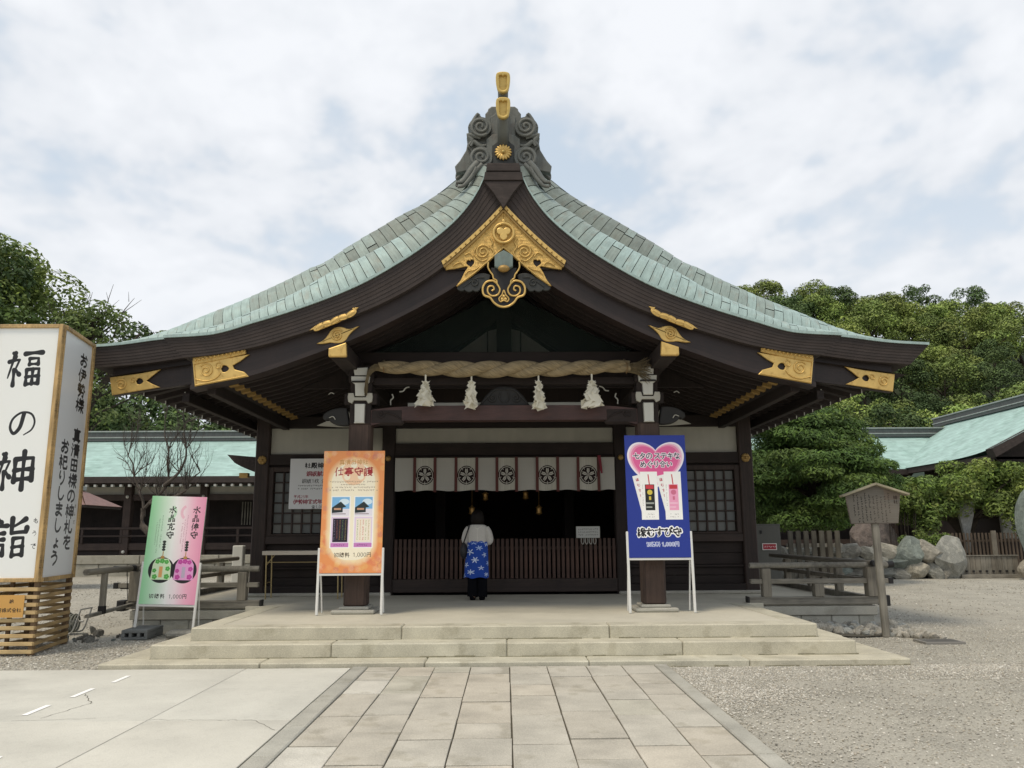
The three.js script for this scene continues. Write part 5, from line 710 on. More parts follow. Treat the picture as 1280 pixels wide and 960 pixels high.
P('upper_wall', ext(shapeOf([[-4.85, 3.95], [-3.0, 4.45], [-1.5, 5.1], [0, 5.9], [1.5, 5.1], [3.0, 4.45], [4.85, 3.95]].reverse()), 0.08, 0, WZ - 0.16), M.darkV, body);
// low slatted barrier across the opening
{
  const slat = cbox(0.062, 0.78, 0.035, 0.006), wm = tones([0.105, 0.058, 0.044], { ...wv(), roughness: 0.75 }, 5, 0.35, 88);
  for (let k = 0; k < 48; k++) L('barrier_slat', slat, wm[Math.floor(R2() * 5)], body, -2.19 + k * 0.0932, 1.11 + (R2() - 0.5) * 0.008, WZ + 0.0);
  P('barrier_rail', [bxw(-2.24, 2.24, 0.46, 0.72, WZ + 0.05, WZ - 0.09), bxw(-2.24, 2.24, 1.28, 1.34, WZ - 0.02, WZ - 0.07)], M.woodH, body);
}
// inside: floor, walls and ceiling close the dark room
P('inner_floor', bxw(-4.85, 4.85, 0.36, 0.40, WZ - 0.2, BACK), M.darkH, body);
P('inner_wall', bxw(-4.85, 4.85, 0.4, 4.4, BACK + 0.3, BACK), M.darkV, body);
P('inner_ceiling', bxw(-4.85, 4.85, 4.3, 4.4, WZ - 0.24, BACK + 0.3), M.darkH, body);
for (const x of [-1.6, 1.6]) P('inner_post', bxw(x - 0.12, x + 0.12, 0.4, 4.3, -20.1, -20.35), M.darkV, body);
P('altar', [bxw(-1.2, 1.2, 0.4, 1.2, -23.2, -24.2), bxw(-0.8, 0.8, 1.2, 1.5, -23.6, -24.2)], M.darkH, body);
P('plinth', [bxw(-5.2, 5.2, 0, 0.38, WZ - 0.05, BACK)], M.kerb[0], body);

// ---------------------------------------------------------------- things that hang on the hall
{ // curtain of eleven cloths with dark red bands
  const c = thing('door_curtain', 'white cloth curtain with dark round crests hanging across the open front of the hall', 'curtain', [0, 3.17, -16.28]);
  const ed = [-2.22, -1.82, -1.41, -0.985, -0.565, -0.155, 0.24, 0.66, 1.075, 1.49, 1.905, 2.235], pm = std([0.50, 0.485, 0.44], { map: T.cloth, roughness: 0.95 }), bm = std([0.13, 0.045, 0.04], { map: T.cloth, roughness: 0.9 }), r = rng(5);
  for (let i = 0; i < 11; i++) {
    const a = ed[i], b = ed[i + 1], ph = r() * 6, f = (u, v) => [lerp(a, b, u), -0.05 - v * 0.66 + (v > 0.98 ? 0.01 * Math.sin(u * 5 + ph) : 0), 0.018 * Math.sin(u * 6.3 + ph) * v + 0.012 * Math.sin(v * 4 + i), u, 1 - v];
    K(i % 2 ? 'crested_cloth' : 'plain_cloth', grid(f, 12, 10), i % 2 ? PR.curtain : pm, c);
    if (i) K('curtain_band', grid((u, v) => [a + (u - 0.5) * 0.06, -0.04 - v * 0.7, 0.028 + 0.012 * Math.sin(v * 4 + i), u * 0.05, v], 1, 8), bm, c);
  }
  K('curtain_rod', cyl(0.018, 0.018, 4.46, 10).rotateZ(Math.PI / 2).translate(0, -0.03, -0.02), M.darkH, c);
  K('curtain_tassel', merge([tube([[1.93, -0.02, 0.05], [1.95, -0.2, 0.06], [1.965, -0.38, 0.06]], 0.02, 10, 6), tube([[1.9, -0.02, 0.05], [1.93, -0.18, 0.07], [1.95, -0.34, 0.065]], 0.016, 10, 6)]), std([0.22, 0.03, 0.045]), c);
}
{ // straw rope
  const c = thing('straw_rope', 'thick twisted straw rope strung between the two front pillars', 'rope', [0, 4.22, -12.62]), straw = std([0.40, 0.32, 0.20], { map: T.straw, bumpMap: T.strawB, bumpScale: 0.012, roughness: 1 });
  const N = 240, y = (t) => -0.05 * Math.sin(Math.PI * t) + 0.03, rad = (t) => 0.068 * (0.62 + 0.55 * Math.pow(Math.sin(Math.PI * clamp(0.06 + t * 0.88)), 0.7));
  for (let q = 0; q < 2; q++) {
    const pos = [], uv = [], idx = [], nn = 14;
    for (let i = 0; i <= N; i++) { const t = i / N, x = lerp(-2.0, 2.02, t), a = t * 4.05 / 1.05 * 2 * Math.PI + q * Math.PI, rr = rad(t), cx = x, cy = y(t) + Math.sin(a) * rr * 0.66, cz = Math.cos(a) * rr * 0.66; for (let j = 0; j <= nn; j++) { const b = j / nn * 2 * Math.PI; pos.push(cx - Math.cos(a) * Math.sin(b) * rr * 0.5, cy + Math.sin(b) * rr * 1.14, cz + Math.cos(b) * rr * 1.14); uv.push(j / nn * 0.35 + t * 2.2, t * 4); } }
    for (let i = 0; i < N; i++) for (let j = 0; j < nn; j++) { const a = i * (nn + 1) + j, b = a + nn + 1; idx.push(a, a + 1, b, a + 1, b + 1, b); }
    const g = new THREE.BufferGeometry(); g.setAttribute('position', new THREE.Float32BufferAttribute(pos, 3)); g.setAttribute('uv', new THREE.Float32BufferAttribute(uv, 2)); g.setIndex(idx); g.computeVertexNormals(); K('rope_strand', g, straw, c);
  }
  const r = rng(6), fr = [], fl = [];
  for (let k = 0; k < 90; k++) { const a = r() * 6.28, q = Math.sqrt(r()), s = q * 0.07, e = 0.05 + q * 0.16; fr.push(taper([[1.98, Math.sin(a) * s, Math.cos(a) * s], [2.14, Math.sin(a) * s * 1.4 - 0.01, Math.cos(a) * s * 1.4], [2.28 + r() * 0.08, Math.sin(a) * e - 0.03 - (r() < 0.25 ? r() * 0.16 : 0), Math.cos(a) * e]], [0.006, 0.005, 0.003], 4, 4)); }
  for (let k = 0; k < 60; k++) { const a = r() * 6.28, s = 0.055 * Math.sqrt(r()); fl.push(taper([[-1.95, 0.02 + Math.sin(a) * s, Math.cos(a) * s], [-2.08, 0.02 + Math.sin(a) * s, Math.cos(a) * s], [-2.17 - r() * 0.02, -0.08 + Math.sin(a) * s, Math.cos(a) * s], [-2.19 - r() * 0.05, -0.3 - r() * 0.14, Math.cos(a) * s]], [0.008, 0.008, 0.007, 0.003], 4, 6)); }
  const f1 = K('frayed_end', fr, straw, c), f2 = K('frayed_end', fl, straw, c); f1.userData.kind = 'stuff'; f2.userData.kind = 'stuff';
  K('binding_cord', merge([norm(new THREE.TorusGeometry(0.09, 0.008, 6, 20)).rotateY(Math.PI / 2).translate(1.97, 0.0, 0), norm(new THREE.TorusGeometry(0.085, 0.008, 6, 20)).rotateY(Math.PI / 2).translate(-1.93, 0.02, 0)]), std([0.2, 0.12, 0.05]), c);
  for (const sx of [-2.0, 2.0]) K('hanging_loop', tube([[sx, 0.05, 0], [sx, 0.14, -0.2], [sx, 0.22, -0.42]], 0.02, 8, 6), straw, c);
}
{ // four paper streamers under the rope
  const paper = new THREE.MeshPhysicalMaterial({ color: 0xe6e2d2, roughness: 0.9, transmission: 0.25, thickness: 0, side: THREE.DoubleSide });
  const lab = ['white folded paper streamer, bushy and first from the left pillar', 'white folded paper streamer, narrow, second from the left pillar', 'slim white folded paper streamer, second from the right pillar', 'white folded paper streamer, bushy and first from the right pillar'];
  [[-1.26, 0.24, 0.48], [-0.525, 0.17, 0.5], [0.55, 0.16, 0.55], [1.405, 0.24, 0.5]].forEach(([x, w, h], i) => {
    const c = thing('paper_streamer', lab[i], 'streamer', [x, 4.06, -12.6], { group: 'paper streamers on the straw rope' }), r = rng(40 + i);
    const n = w > 0.2 ? 9 : 6;
    for (let k = 0; k < n; k++) {
      const a = k / n * 6.28 + r() * 0.5, out = w * (0.25 + 0.45 * r()), pts = [], st = 5;
      for (let q = 0; q <= st; q++) { const t = q / st, zig = (q % 2 ? 1 : -1) * 0.035, rr = out * Math.pow(t, 0.8); pts.push([Math.cos(a) * rr + Math.cos(a + 1.57) * zig, -0.06 - t * (h - 0.06) * (0.8 + 0.2 * r()), Math.sin(a) * rr * 0.7 + Math.sin(a + 1.57) * zig]); }
      const t3 = []; for (let q = 0; q < st; q++) { const p = pts[q], s = pts[q + 1], wd = 0.02 + 0.05 * (q + 1) / st + r() * 0.012, ax = Math.cos(a + 1.57 + (r() - 0.5)) * wd, az = Math.sin(a + 1.57 + (r() - 0.5)) * wd, tilt = (r() - 0.5) * 0.05; t3.push(...quad([p[0] - ax, p[1] + tilt, p[2] - az], [p[0] + ax, p[1] - tilt, p[2] + az], [s[0] + ax * 1.1, s[1] - tilt, s[2] + az * 1.1], [s[0] - ax * 1.1, s[1] + tilt, s[2] - az * 1.1])); }
      K('paper_fold', soup(t3), paper, c);
    }
    K('streamer_knot', merge([bar([0, 0.08, 0], [0, -0.08, 0], 0.018, 6, 0.012), norm(new THREE.SphereGeometry(0.026, 8, 6)).translate(0, -0.06, 0)]), paper, c);
  });
}
{ // brass lanterns inside
  const lab = ['small brass lantern in the dark hall beside the visitor, low and leftmost', 'small brass lantern in the dark hall, just under the curtain, left of centre', 'small brass lantern in the dark hall, just under the curtain, right of centre', 'small brass lantern in the dark hall, low and right of the centre'];
  const prof = [[0, 0.11], [0.02, 0.1], [0.035, 0.075], [0.075, 0.055], [0.08, 0.045], [0.062, 0.03], [0.062, -0.06], [0.078, -0.075], [0.05, -0.1], [0.015, -0.11], [0, -0.13]].map((p) => new THREE.Vector2(p[0], p[1]));
  const bodyG = norm(new THREE.LatheGeometry(prof.slice().reverse(), 12));
  [[-0.73, 2.12, -18], [-0.44, 2.44, -18.2], [0.47, 2.46, -18.2], [0.76, 2.12, -18]].forEach((p, i) => { const c = thing('hanging_lantern', lab[i], 'lantern', p, { group: 'brass lanterns inside the hall' }); K('lantern_body', bodyG, std([0.5, 0.3, 0.1], { metalness: 0.6, roughness: 0.35 }), c); K('lantern_chain', bar([0, 0.1, 0], [0, 4.3 - p[1], 0], 0.006, 5), M.goldDim, c); });
}
{ const c = thing('paper_notice', 'small white paper notice fixed above the slatted barrier', 'notice', [1.67, 1.62, -16.33]); K('notice_sheet', new THREE.PlaneGeometry(0.47, 0.22, 1, 1), PR.fencePaper, c); K('notice_board', cbox(0.48, 0.23, 0.012, 0.002).translate(0, 0, -0.008), M.plaster, c); K('notice_hook', merge([-0.14, -0.06, 0.02, 0.1].map((x) => tube([[x, -0.12, 0.02], [x, -0.2, 0.03], [x + 0.03, -0.24, 0.03], [x + 0.05, -0.2, 0.03], [x + 0.05, -0.12, 0.02]], 0.006, 12, 5))), M.paint, c); }
// ---------------------------------------------------------------- signs and small things in front
function board(w, h, m, parent, name, frame, d = 0.025) { // printed board with a thin edge, base line at y = 0
  K(name, new THREE.PlaneGeometry(w - 0.006, h - 0.006).translate(0, h / 2, d / 2 + 0.0015), m, parent); K('board_back', cbox(w, h, d, 0.003).translate(0, h / 2, 0), frame, parent);
}
const legWhite = std([0.72, 0.72, 0.69], { roughness: 0.5 }), orangeEdge = std([0.7, 0.36, 0.1], { roughness: 0.6 });
function standSign(name, label, pos, turn, w, h, yb, legTop, m, tilt, edge) {
  const t = thing(name, label, 'sign', pos, { turn }), q = new THREE.Group();
  const hw = w / 2, lean = (g) => g.rotateX(-tilt);
  K('printed_panel', lean(new THREE.PlaneGeometry(w, h).translate(0, yb + h / 2, 0.022)), m, t);
  K('panel_back', lean(cbox(w, h, 0.03, 0.004).translate(0, yb + h / 2, 0.005)), edge, t);
  for (const s of [-1, 1]) { K('leg', lean(cbox(0.04, legTop, 0.035, 0.008).translate(s * (hw + 0.012), legTop / 2, 0.006)), legWhite, t); K('rear_leg', bar([s * (hw + 0.0), legTop * 0.9, -legTop * 0.9 * Math.sin(tilt) - 0.03], [s * (hw + 0.0), 0.012, -0.3], 0.012, 8), legWhite, t); }
  K('cross_bar', lean(cbox(w, 0.035, 0.03, 0.004).translate(0, yb - 0.02, 0)), legWhite, t);
  return t;
}
standSign('orange_sign', 'orange bordered sign on white legs standing before the left pillar', [-2.345, 0.412, -12.45], 0, 0.945, 1.86, 0.615, 0.99, PR.orange, 0.035, orangeEdge);
standSign('blue_sign', 'blue sign with a pink heart on white legs before the right pillar', [2.37, 0.412, -12.45], 0, 0.955, 1.89, 0.815, 1.21, PR.blue, 0.05, std([0.02, 0.05, 0.3], { roughness: 0.5 }));
{
  const t = standSign('green_pink_sign', 'green and pink slanted sign on white legs beside the left end of the steps', [-5.42, 0.16, -13.25], 0.05, 0.88, 1.72, 0.36, 1.02, PR.green, 0.07, std([0.6, 0.75, 0.62])); t.rotation.z = -0.03;
}
{ // tall lit box sign on its slatted crate
  const t = thing('tall_box_sign', 'tall white box sign with large brush characters on a slatted wooden crate', 'sign', [-6.97, 0, -12.05]);
  const tan = std([0.62, 0.42, 0.185], { ...wv(0.001), roughness: 0.6 }), tanD = std([0.50, 0.35, 0.165], { ...wh(0.001), roughness: 0.7 }), inner = std([0.20, 0.13, 0.07], { ...wv(), roughness: 0.8 });
  const F = { fl: [-7.48, -11.45], fr: [-6.455, -11.45], br: [-6.665, -12.72], bl: [-7.27, -12.72] }, y0 = 0.98, y1 = 4.66;
  const b = base.get(t), q = (p, y) => [p[0] - b.x, y, p[1] - b.z];
  const wall = (A, B, m, name, thin) => { // printed face between frame bars
    const n = V(B[1] - A[1], 0, -(B[0] - A[0])).normalize(), l = Math.hypot(B[0] - A[0], B[1] - A[1]), P2 = (u, y) => [lerp(A[0], B[0], u) - b.x - n.x * 0.0, y, lerp(A[1], B[1], u) - b.z - n.z * 0.0];
    const fw = 0.055 / l, g = grid((u, v) => [...P2(lerp(fw, 1 - fw, u), lerp(y0 + 0.055, y1 - 0.055, v)), u, v], 1, 1, true); K(name, g, m, t);
    const o = (u, y) => { const p = P2(u, y); return [p[0] - n.x * 0.005, p[1], p[2] - n.z * 0.005]; };
    K('frame_stile', beam(o(fw * (thin ? 0.72 : 0.5), y0), o(fw * (thin ? 0.72 : 0.5), y1), thin ? 0.03 : 0.062, thin ? 0.03 : 0.062), tan, t); K('frame_stile', beam(o(1 - fw * 0.5, y0), o(1 - fw * 0.5, y1), 0.062, 0.062), tan, t);
    K('frame_rail', beam(o(fw, y0 + 0.028), o(1 - fw, y0 + 0.028), 0.055, 0.055), tan, t); K('frame_rail', beam(o(fw, y1 - 0.028), o(1 - fw, y1 - 0.028), 0.055, 0.055), tan, t);
  };
  wall(F.fl, F.fr, PR.bigFront, 'printed_face'); wall(F.fr, F.br, PR.bigSide, 'printed_face', true); wall(F.bl, F.fl, std([0.7, 0.7, 0.7]), 'plain_face'); wall(F.br, F.bl, std([0.7, 0.7, 0.7]), 'plain_face');
  K('top_board', soup([...quad(q(F.fl, y1 - 0.01), q(F.fr, y1 - 0.01), q(F.br, y1 - 0.01), q(F.bl, y1 - 0.01))]), tan, t);
  K('bottom_board', soup([...quad(q(F.fl, y0 + 0.02), q(F.fr, y0 + 0.02), q(F.br, y0 + 0.02), q(F.bl, y0 + 0.02))]), inner, t);
  for (let k = 0; k < 9; k++) {
    const y = 0.055 + k * 0.1035; const pr = (A, B, e) => { const n = V(B[1] - A[1], 0, -(B[0] - A[0])).normalize(); const a = [A[0] - b.x - n.x * 0.0, y, A[1] - b.z], c = [B[0] - b.x, y, B[1] - b.z]; return beam(a, c, 0.03, 0.052, 0.004); };
    K('crate_slat', pr(F.fl, F.fr), tan.clone(), t).material = tones([0.66, 0.48, 0.235], { ...wh(0.001), roughness: 0.65 }, 1, 0.25, k + 3)[0];
    K('crate_slat', pr(F.fr, F.br), tanD, t); K('crate_slat', pr(F.bl, F.fl), tanD, t); K('crate_slat', pr(F.br, F.bl), tanD, t);
  }
  for (const p of [F.fl, F.fr, F.br, F.bl]) { const cx = -6.97, cz = -12.05, x = lerp(p[0], cx, 0.07), z = lerp(p[1], cz, 0.07); K('crate_post', cbox(0.07, 0.98, 0.07, 0.006).translate(x - b.x, 0.49, z - b.z), inner, t); }
  K('crate_brace', merge([beam([0.1, 0.05, 0.5], [0.1, 0.98, 0.5], 0.05, 0.05), beam([-0.2, 0.05, 0.5], [-0.2, 0.98, 0.5], 0.05, 0.05)]), inner, t);
  K('name_plaque', cbox(0.50, 0.3, 0.012, 0.002).translate(-6.86 - b.x, 0.66, -11.42 - b.z), std([0.55, 0.36, 0.15]), t); K('plaque_print', new THREE.PlaneGeometry(0.50, 0.3).translate(-6.86 - b.x, 0.66, -11.4125 - b.z), PR.plaque, t);
}
{ // wooden board with a little roof on a leaning post
  const t = thing('notice_board', 'weathered wooden notice board with a small gabled top on one post', 'notice board', [5.88, 0, -12.75]);
  t.rotation.set(-0.03, -0.06, 0.0);
  K('post', cbox(0.105, 2.05, 0.075, 0.01).translate(0.0, 1.02, -0.06), M.greyWoodV[1], t);
  const out = shapeOf([[-0.39, 1.72], [0.345, 1.725], [0.42, 2.19], [0.03, 2.33], [-0.44, 2.19]]), tb = std([0.27, 0.23, 0.20], { ...wh(0.003), roughness: 0.9 }); K('board_panel', ext(out, 0.04, 0.004, 0.0), tb, t);
  const pf = soup(quad([-0.385, 1.735, 0.003], [0.335, 1.735, 0.003], [0.405, 2.18, 0.003], [-0.43, 2.18, 0.003]).concat([[[-0.43, 2.18, 0.003], [0.405, 2.18, 0.003], [0.03, 2.315, 0.003]]])); const p = pf.attributes.position, uv = pf.attributes.uv; for (let i = 0; i < p.count; i++) uv.setXY(i, (p.getX(i) + 0.43) / 0.84, (p.getY(i) - 1.735) / 0.58); K('lettered_face', pf, PR.signBoard, t);
  const cap = std([0.42, 0.38, 0.27], { ...wh(0.002), roughness: 0.85 }); K('roof_board', beam([-0.515, 2.155, 0.01], [0.035, 2.345, 0.01], 0.16, 0.035), cap, t); K('roof_board', beam([0.02, 2.345, 0.01], [0.53, 2.17, 0.01], 0.16, 0.035), cap, t);
}
{ // board behind the orange sign, table and its little card
  const t = thing('white_notice', 'white notice with black and red lettering on the wall behind the orange sign', 'notice', [-3.83, 2.11, -16.28]); board(1.02, 1.01, PR.notice, t, 'notice_face', M.white, 0.02);
  const f = thing('folding_table', 'narrow folding table with brass legs under the left lattice window', 'table', [-3.85, 0.412, -15.75]), top = std([0.62, 0.55, 0.45], { roughness: 0.4 }), br = std([0.42, 0.32, 0.15], { metalness: 0.5, roughness: 0.4 });
  K('table_top', cbox(1.5, 0.03, 0.45, 0.006).translate(0, 0.875, 0), top, f); K('table_edge', cbox(1.5, 0.05, 0.02, 0.004).translate(0, 0.84, 0.215), top, f);
  for (const x of [-0.68, 0.68]) for (const z of [-0.19, 0.19]) K('leg', bar([x + 0.02, 0, z], [x, 0.86, z * 0.95], 0.013, 8), br, f);
  K('brace', merge([bar([-0.68, 0.68, 0.18], [0.68, 0.68, 0.18], 0.008, 6), bar([-0.68, 0.62, 0.18], [-0.5, 0.84, 0.18], 0.009, 6), bar([0.68, 0.62, 0.18], [0.5, 0.84, 0.18], 0.009, 6), bar([-0.67, 0.3, -0.18], [-0.67, 0.3, 0.18], 0.008, 6)]), br, f);
  const c = thing('table_card', 'small white card standing on the folding table beside the orange sign', 'card', [-3.42, 1.303, -15.72]); board(0.26, 0.32, PR.small, c, 'card_face', M.white, 0.01);
}
{ // weights under the sign, coil, drain cover
  const bm = std([0.27, 0.28, 0.28], { map: T.conc, bumpMap: T.stoneB, bumpScale: 0.003, roughness: 0.95 });
  const t = thing('concrete_block', 'grey hollow concrete block under the left leg of the green and pink sign', 'block', [-5.83, 0, -13.42], { turn: 0.06 });
  K('block_body', merge([bxw(-0.2, 0.2, 0.1, 0.15, -0.36, 0.34, 0.008), bxw(-0.2, 0.2, 0.0, 0.04, -0.36, 0.34, 0.008), bxw(-0.2, -0.15, 0.04, 0.1, -0.36, 0.34, 0.003), bxw(-0.085, -0.04, 0.04, 0.1, -0.36, 0.34, 0.003), bxw(0.04, 0.085, 0.04, 0.1, -0.36, 0.34, 0.003), bxw(0.15, 0.2, 0.04, 0.1, -0.36, 0.34, 0.003)]), bm, t);
  const t2 = thing('flat_stone', 'flat grey stone under the right leg of the green and pink sign', 'stone', [-5.12, 0, -13.3]); K('stone_slab', (() => { const g = cbox(0.5, 0.1, 0.4, 0.03), p = g.attributes.position; for (let i = 0; i < p.count; i++) p.setX(i, p.getX(i) + p.getZ(i) * 0.15); return g; })().translate(0, 0.07, 0), M.rock[1], t2);
  const c = thing('rope_coil', 'coil of grey rope on a small metal stand behind the box sign', 'rope coil', [-7.28, 0, -13.9]), rm = std([0.17, 0.175, 0.15], { roughness: 0.95 }), r = rng(8);
  for (let k = 0; k < 11; k++) K('rope_turn', norm(new THREE.TorusGeometry(0.17 + (r() - 0.5) * 0.04, 0.016, 7, 28)).rotateY(Math.PI / 2 + (r() - 0.5) * 0.22).translate(-0.16 + k * 0.032, 0.22, (r() - 0.5) * 0.05), rm, c);
  K('stand', merge([tube([[0.34, 0.5, 0.22], [0.28, 0.3, 0.22], [0.18, 0.05, 0.22], [0.0, 0.03, 0.22], [-0.3, 0.03, 0.22]], 0.016, 20, 7), tube([[0.34, 0.5, -0.22], [0.28, 0.3, -0.22], [0.18, 0.05, -0.22], [0.0, 0.03, -0.22], [-0.3, 0.03, -0.22]], 0.016, 20, 7), bar([-0.3, 0.25, 0], [0.3, 0.25, 0], 0.02, 8), bar([0.34, 0.5, -0.22], [0.34, 0.5, 0.22], 0.014, 7)]), std([0.34, 0.34, 0.32], { metalness: 0.3, roughness: 0.5 }), c); c.scale.setScalar(0.82);
  const d = thing('drain_cover', 'rectangular iron drain cover set in the gravel before the notice board', 'drain cover', [6.35, 0, -12.15]); K('cover_plate', cbox(0.5, 0.03, 0.3, 0.006).translate(0, 0.01, 0), std([0.12, 0.115, 0.105], { map: T.conc, roughness: 0.8 }), d); K('cover_frame', merge([cbox(0.58, 0.04, 0.04, 0.004).translate(0, 0.005, 0.17), cbox(0.58, 0.04, 0.04, 0.004).translate(0, 0.005, -0.17), cbox(0.04, 0.04, 0.3, 0.004).translate(0.27, 0.006, 0), cbox(0.04, 0.04, 0.3, 0.004).translate(-0.27, 0.006, 0)]), std([0.22, 0.21, 0.19]), d);
}
// rocks: shaped lumps
function rockGeo(seed, n = 3, rough = 0.3) { // rounded lump cut by a few flat faces
  const g = new THREE.IcosahedronGeometry(1, n), p = g.attributes.position, r = rng(seed * 97), cuts = Array.from({ length: 15 }, () => [V(r() * 2 - 1, r() * 2 - 1, r() * 2 - 1).normalize(), 0.5 + 0.24 * r()]);
  for (let i = 0; i < p.count; i++) { const v = V().fromBufferAttribute(p, i); v.multiplyScalar(1 + rough * 0.5 * (fbm(v.x * 1.7 + seed * 7 + 20, v.y * 1.7 + v.z * 1.3 + 30, 512, seed, 3) - 0.5)); for (const [q, d] of cuts) { const e = v.dot(q) - d; if (e > 0) v.addScaledVector(q, -e * 0.93); } v.addScaledVector(v.clone().normalize(), 0.05 * (fbm(v.x * 5 + 20, v.y * 5 + v.z * 4 + 30, 512, seed + 3, 3) - 0.5)); p.setXYZ(i, v.x * 1.15, v.y * 1.15, v.z * 1.15); }
  const q = mergeVertices((g.deleteAttribute('normal'), g.deleteAttribute('uv'), g), 1e-4).toNonIndexed(); q.computeVertexNormals(); return uvBox(q);
}

{ // cobbles heaped at the post, each its own stone
  const t = thing('cobble_heap', 'heap of rounded grey cobbles round the foot of the notice board post', 'cobbles', [5.75, 0, -13.1]), r = rng(14), small = [11, 12, 13, 14].map((s) => rockGeo(s, 1, 0.3)), bed = P('cobble_bed', soup(Array.from({ length: 14 }, (_, k) => { const q = (a) => [5.72 + Math.cos(a) * 0.95 * (0.85 + 0.2 * Math.sin(a * 5)), 0.014, -13.35 + Math.sin(a) * 0.72 * (0.85 + 0.2 * Math.sin(a * 3 + 1))]; return [[5.72, 0.014, -13.35], q((k + 1) / 14 * 6.283), q(k / 14 * 6.283)]; })), M.joint, t), cob = tones([0.42, 0.41, 0.375], { map: T.rock, roughness: 0.95 }, 5, 0.4, 33);
  for (let k = 0; k < 190; k++) { const x = 4.97 + r() * 1.55, z = -14.1 + Math.pow(r(), 0.9) * 1.75 * (0.35 + 0.65 * (x - 4.9) / 1.6), s = 0.04 + r() * 0.06; if (x < 5.02 && z > -10) continue; const m = L('cobble', small[k % 3], cob[Math.floor(r() * 5)], t, x, s * 0.3 + r() * 0.03, z, r() * 3, r() * 6, r() * 3); m.scale.set(s * 1.25, s * 0.85, s); }
  const t2 = thing('cobble_heap', 'scatter of dark stones between the box sign and the concrete block', 'cobbles', [-6.3, 0, -13.4]);
  for (let k = 0; k < 34; k++) { const x = -7.0 + r() * 1.1, z = -14.1 + r() * 1.3, s = 0.025 + r() * r() * 0.1; const m = L('cobble', small[k % 3], M.rock[Math.floor(r() * 6)], t2, x, s * 0.3, z, r() * 3, r() * 6, r() * 3); m.scale.set(s * 1.3, s * 0.6, s); }
}
// terraces with railings at both sides of the porch
for (const s of [-1, 1]) {
  const t = thing('terrace', s < 0 ? 'low stone terrace with a wooden railing, behind the green and pink sign' : 'low stone terrace with a wooden railing, beside the notice board', 'terrace', [s * 5.4, 0, -15]);
  const r = rng(30 + s), fx = 4.3, ex = 6.42, fz = -14.2;
  const W = (x) => s * x, bx2 = (x0, x1, y0, y1, z0, z1, b) => bxw(W(x0), W(x1), y0, y1, z0, z1, b);
  let x = 4.15; for (let k = 0; k < 5; k++) { const x1 = x + 0.36 + 0.2 * r(); P('base_stone', uvBox(bx2(x + 0.004, Math.min(x1, 6.36) - 0.004, -0.05, 0.188, fz + 0.0 - r() * 0.01, fz - 0.3, 0.012), r() * 3, r() * 3), M.kerb[k % 4], t); x = x1; if (x > 6.3) break; }
  P('cap_stone', bx2(4.14, 6.4, 0.19, 0.345, fz + 0.03, fz - 0.4, 0.012), M.kerb[2], t); P('side_stone', bx2(6.0, 6.38, -0.05, 0.345, fz - 0.4, -20, 0.012), M.kerb[1], t);
  P('terrace_floor', bx2(4.43, 6.36, 0.0, 0.40, fz - 0.06, -20), M.floor, t);
  P('sill_beam', bx2(fx - 0.1, ex + 0.06, 0.37, 0.50, fz + 0.04, fz - 0.1, 0.01), M.greyWoodH[0], t); P('sill_beam', bx2(ex - 0.14, ex, 0.372, 0.502, fz - 0.1, -19.5, 0.01), M.greyWoodV[0], t);
  P('sill_end', bx2(ex + 0.06, ex + 0.2, 0.34, 0.52, fz + 0.07, fz - 0.13, 0.012), M.black, t); P('sill_end', bx2(fx - 0.13, fx - 0.1, 0.36, 0.51, fz + 0.05, fz - 0.11, 0.006), M.black, t);
  const post = (px, pz, y1, w) => P('rail_post', bx2(px - w / 2, px + w / 2, 0.5, y1, pz + w / 2, pz - w / 2, 0.008), M.greyWoodV[Math.floor(r() * 4)], t);
  post(4.52, fz - 0.03, 0.98, 0.15); post(5.42, fz - 0.03, 0.72, 0.16); post(6.35, fz - 0.03, 1.0, 0.18); for (const z of [-15.6, -17, -18.4]) { post(6.35, z, 1.0, 0.13); }
  P('rail_beam', bx2(4.25, ex + 0.22, 0.72, 0.80, fz + 0.02, fz - 0.08, 0.006), M.greyWoodH[1], t); P('rail_beam_end', bx2(ex + 0.22, ex + 0.3, 0.71, 0.81, fz + 0.03, fz - 0.09, 0.006), M.black, t);
  P('rail_beam', bx2(6.31, 6.39, 0.722, 0.802, fz - 0.1, -19.5, 0.006), M.greyWoodV[2], t);
  P('top_rail', bar([W(4.25), 1.03, fz - 0.03], [W(ex + 0.24), 1.03, fz - 0.03], 0.05, 14), M.greyWoodH[2], t); P('top_rail_end', bar([W(ex + 0.24), 1.03, fz - 0.03], [W(ex + 0.34), 1.04, fz - 0.03], 0.056, 14), M.black, t);
  P('top_rail', bar([W(6.35), 1.06, fz + (s < 0 ? 1.7 : 0.2)], [W(6.35), 1.06, -19.5], 0.048, 14), M.greyWoodV[3], t); P('top_rail_end', bar([W(6.35), 1.06, fz + 0.1], [W(6.35), 1.06, fz + 0.22], 0.055, 14), M.black, t);
  P('rail_peg', merge([bx2(4.5, 4.56, 0.73, 0.79, fz + 0.02, fz + 0.035, 0.004)]), M.black, t);
  if (s < 0) { // the railing runs on towards the viewer
    P('rail_post', bx2(6.31, 6.39, 0.42, 1.02, -13.05, -13.13, 0.006), M.greyWoodV[0], t); P('rail_post_foot', bx2(6.305, 6.395, 0.40, 0.52, -13.04, -13.14, 0.004), M.black, t); P('sill_beam', beam([W(6.35), 0.46, -14.3], [W(6.36), 0.40, -12.65], 0.07, 0.05), M.greyWoodV[1], t);
    P('rail_bracket', bx2(6.44, 6.62, 0.7, 0.8, fz - 0.02, fz - 0.12, 0.006), M.black, t); P('rail_drop_cord', tube([[W(6.5), 1.03, fz + 0.02], [W(6.47), 0.7, fz + 0.03], [W(6.45), 0.52, fz + 0.03]], 0.006, 8, 5), M.black, t);
  }
}
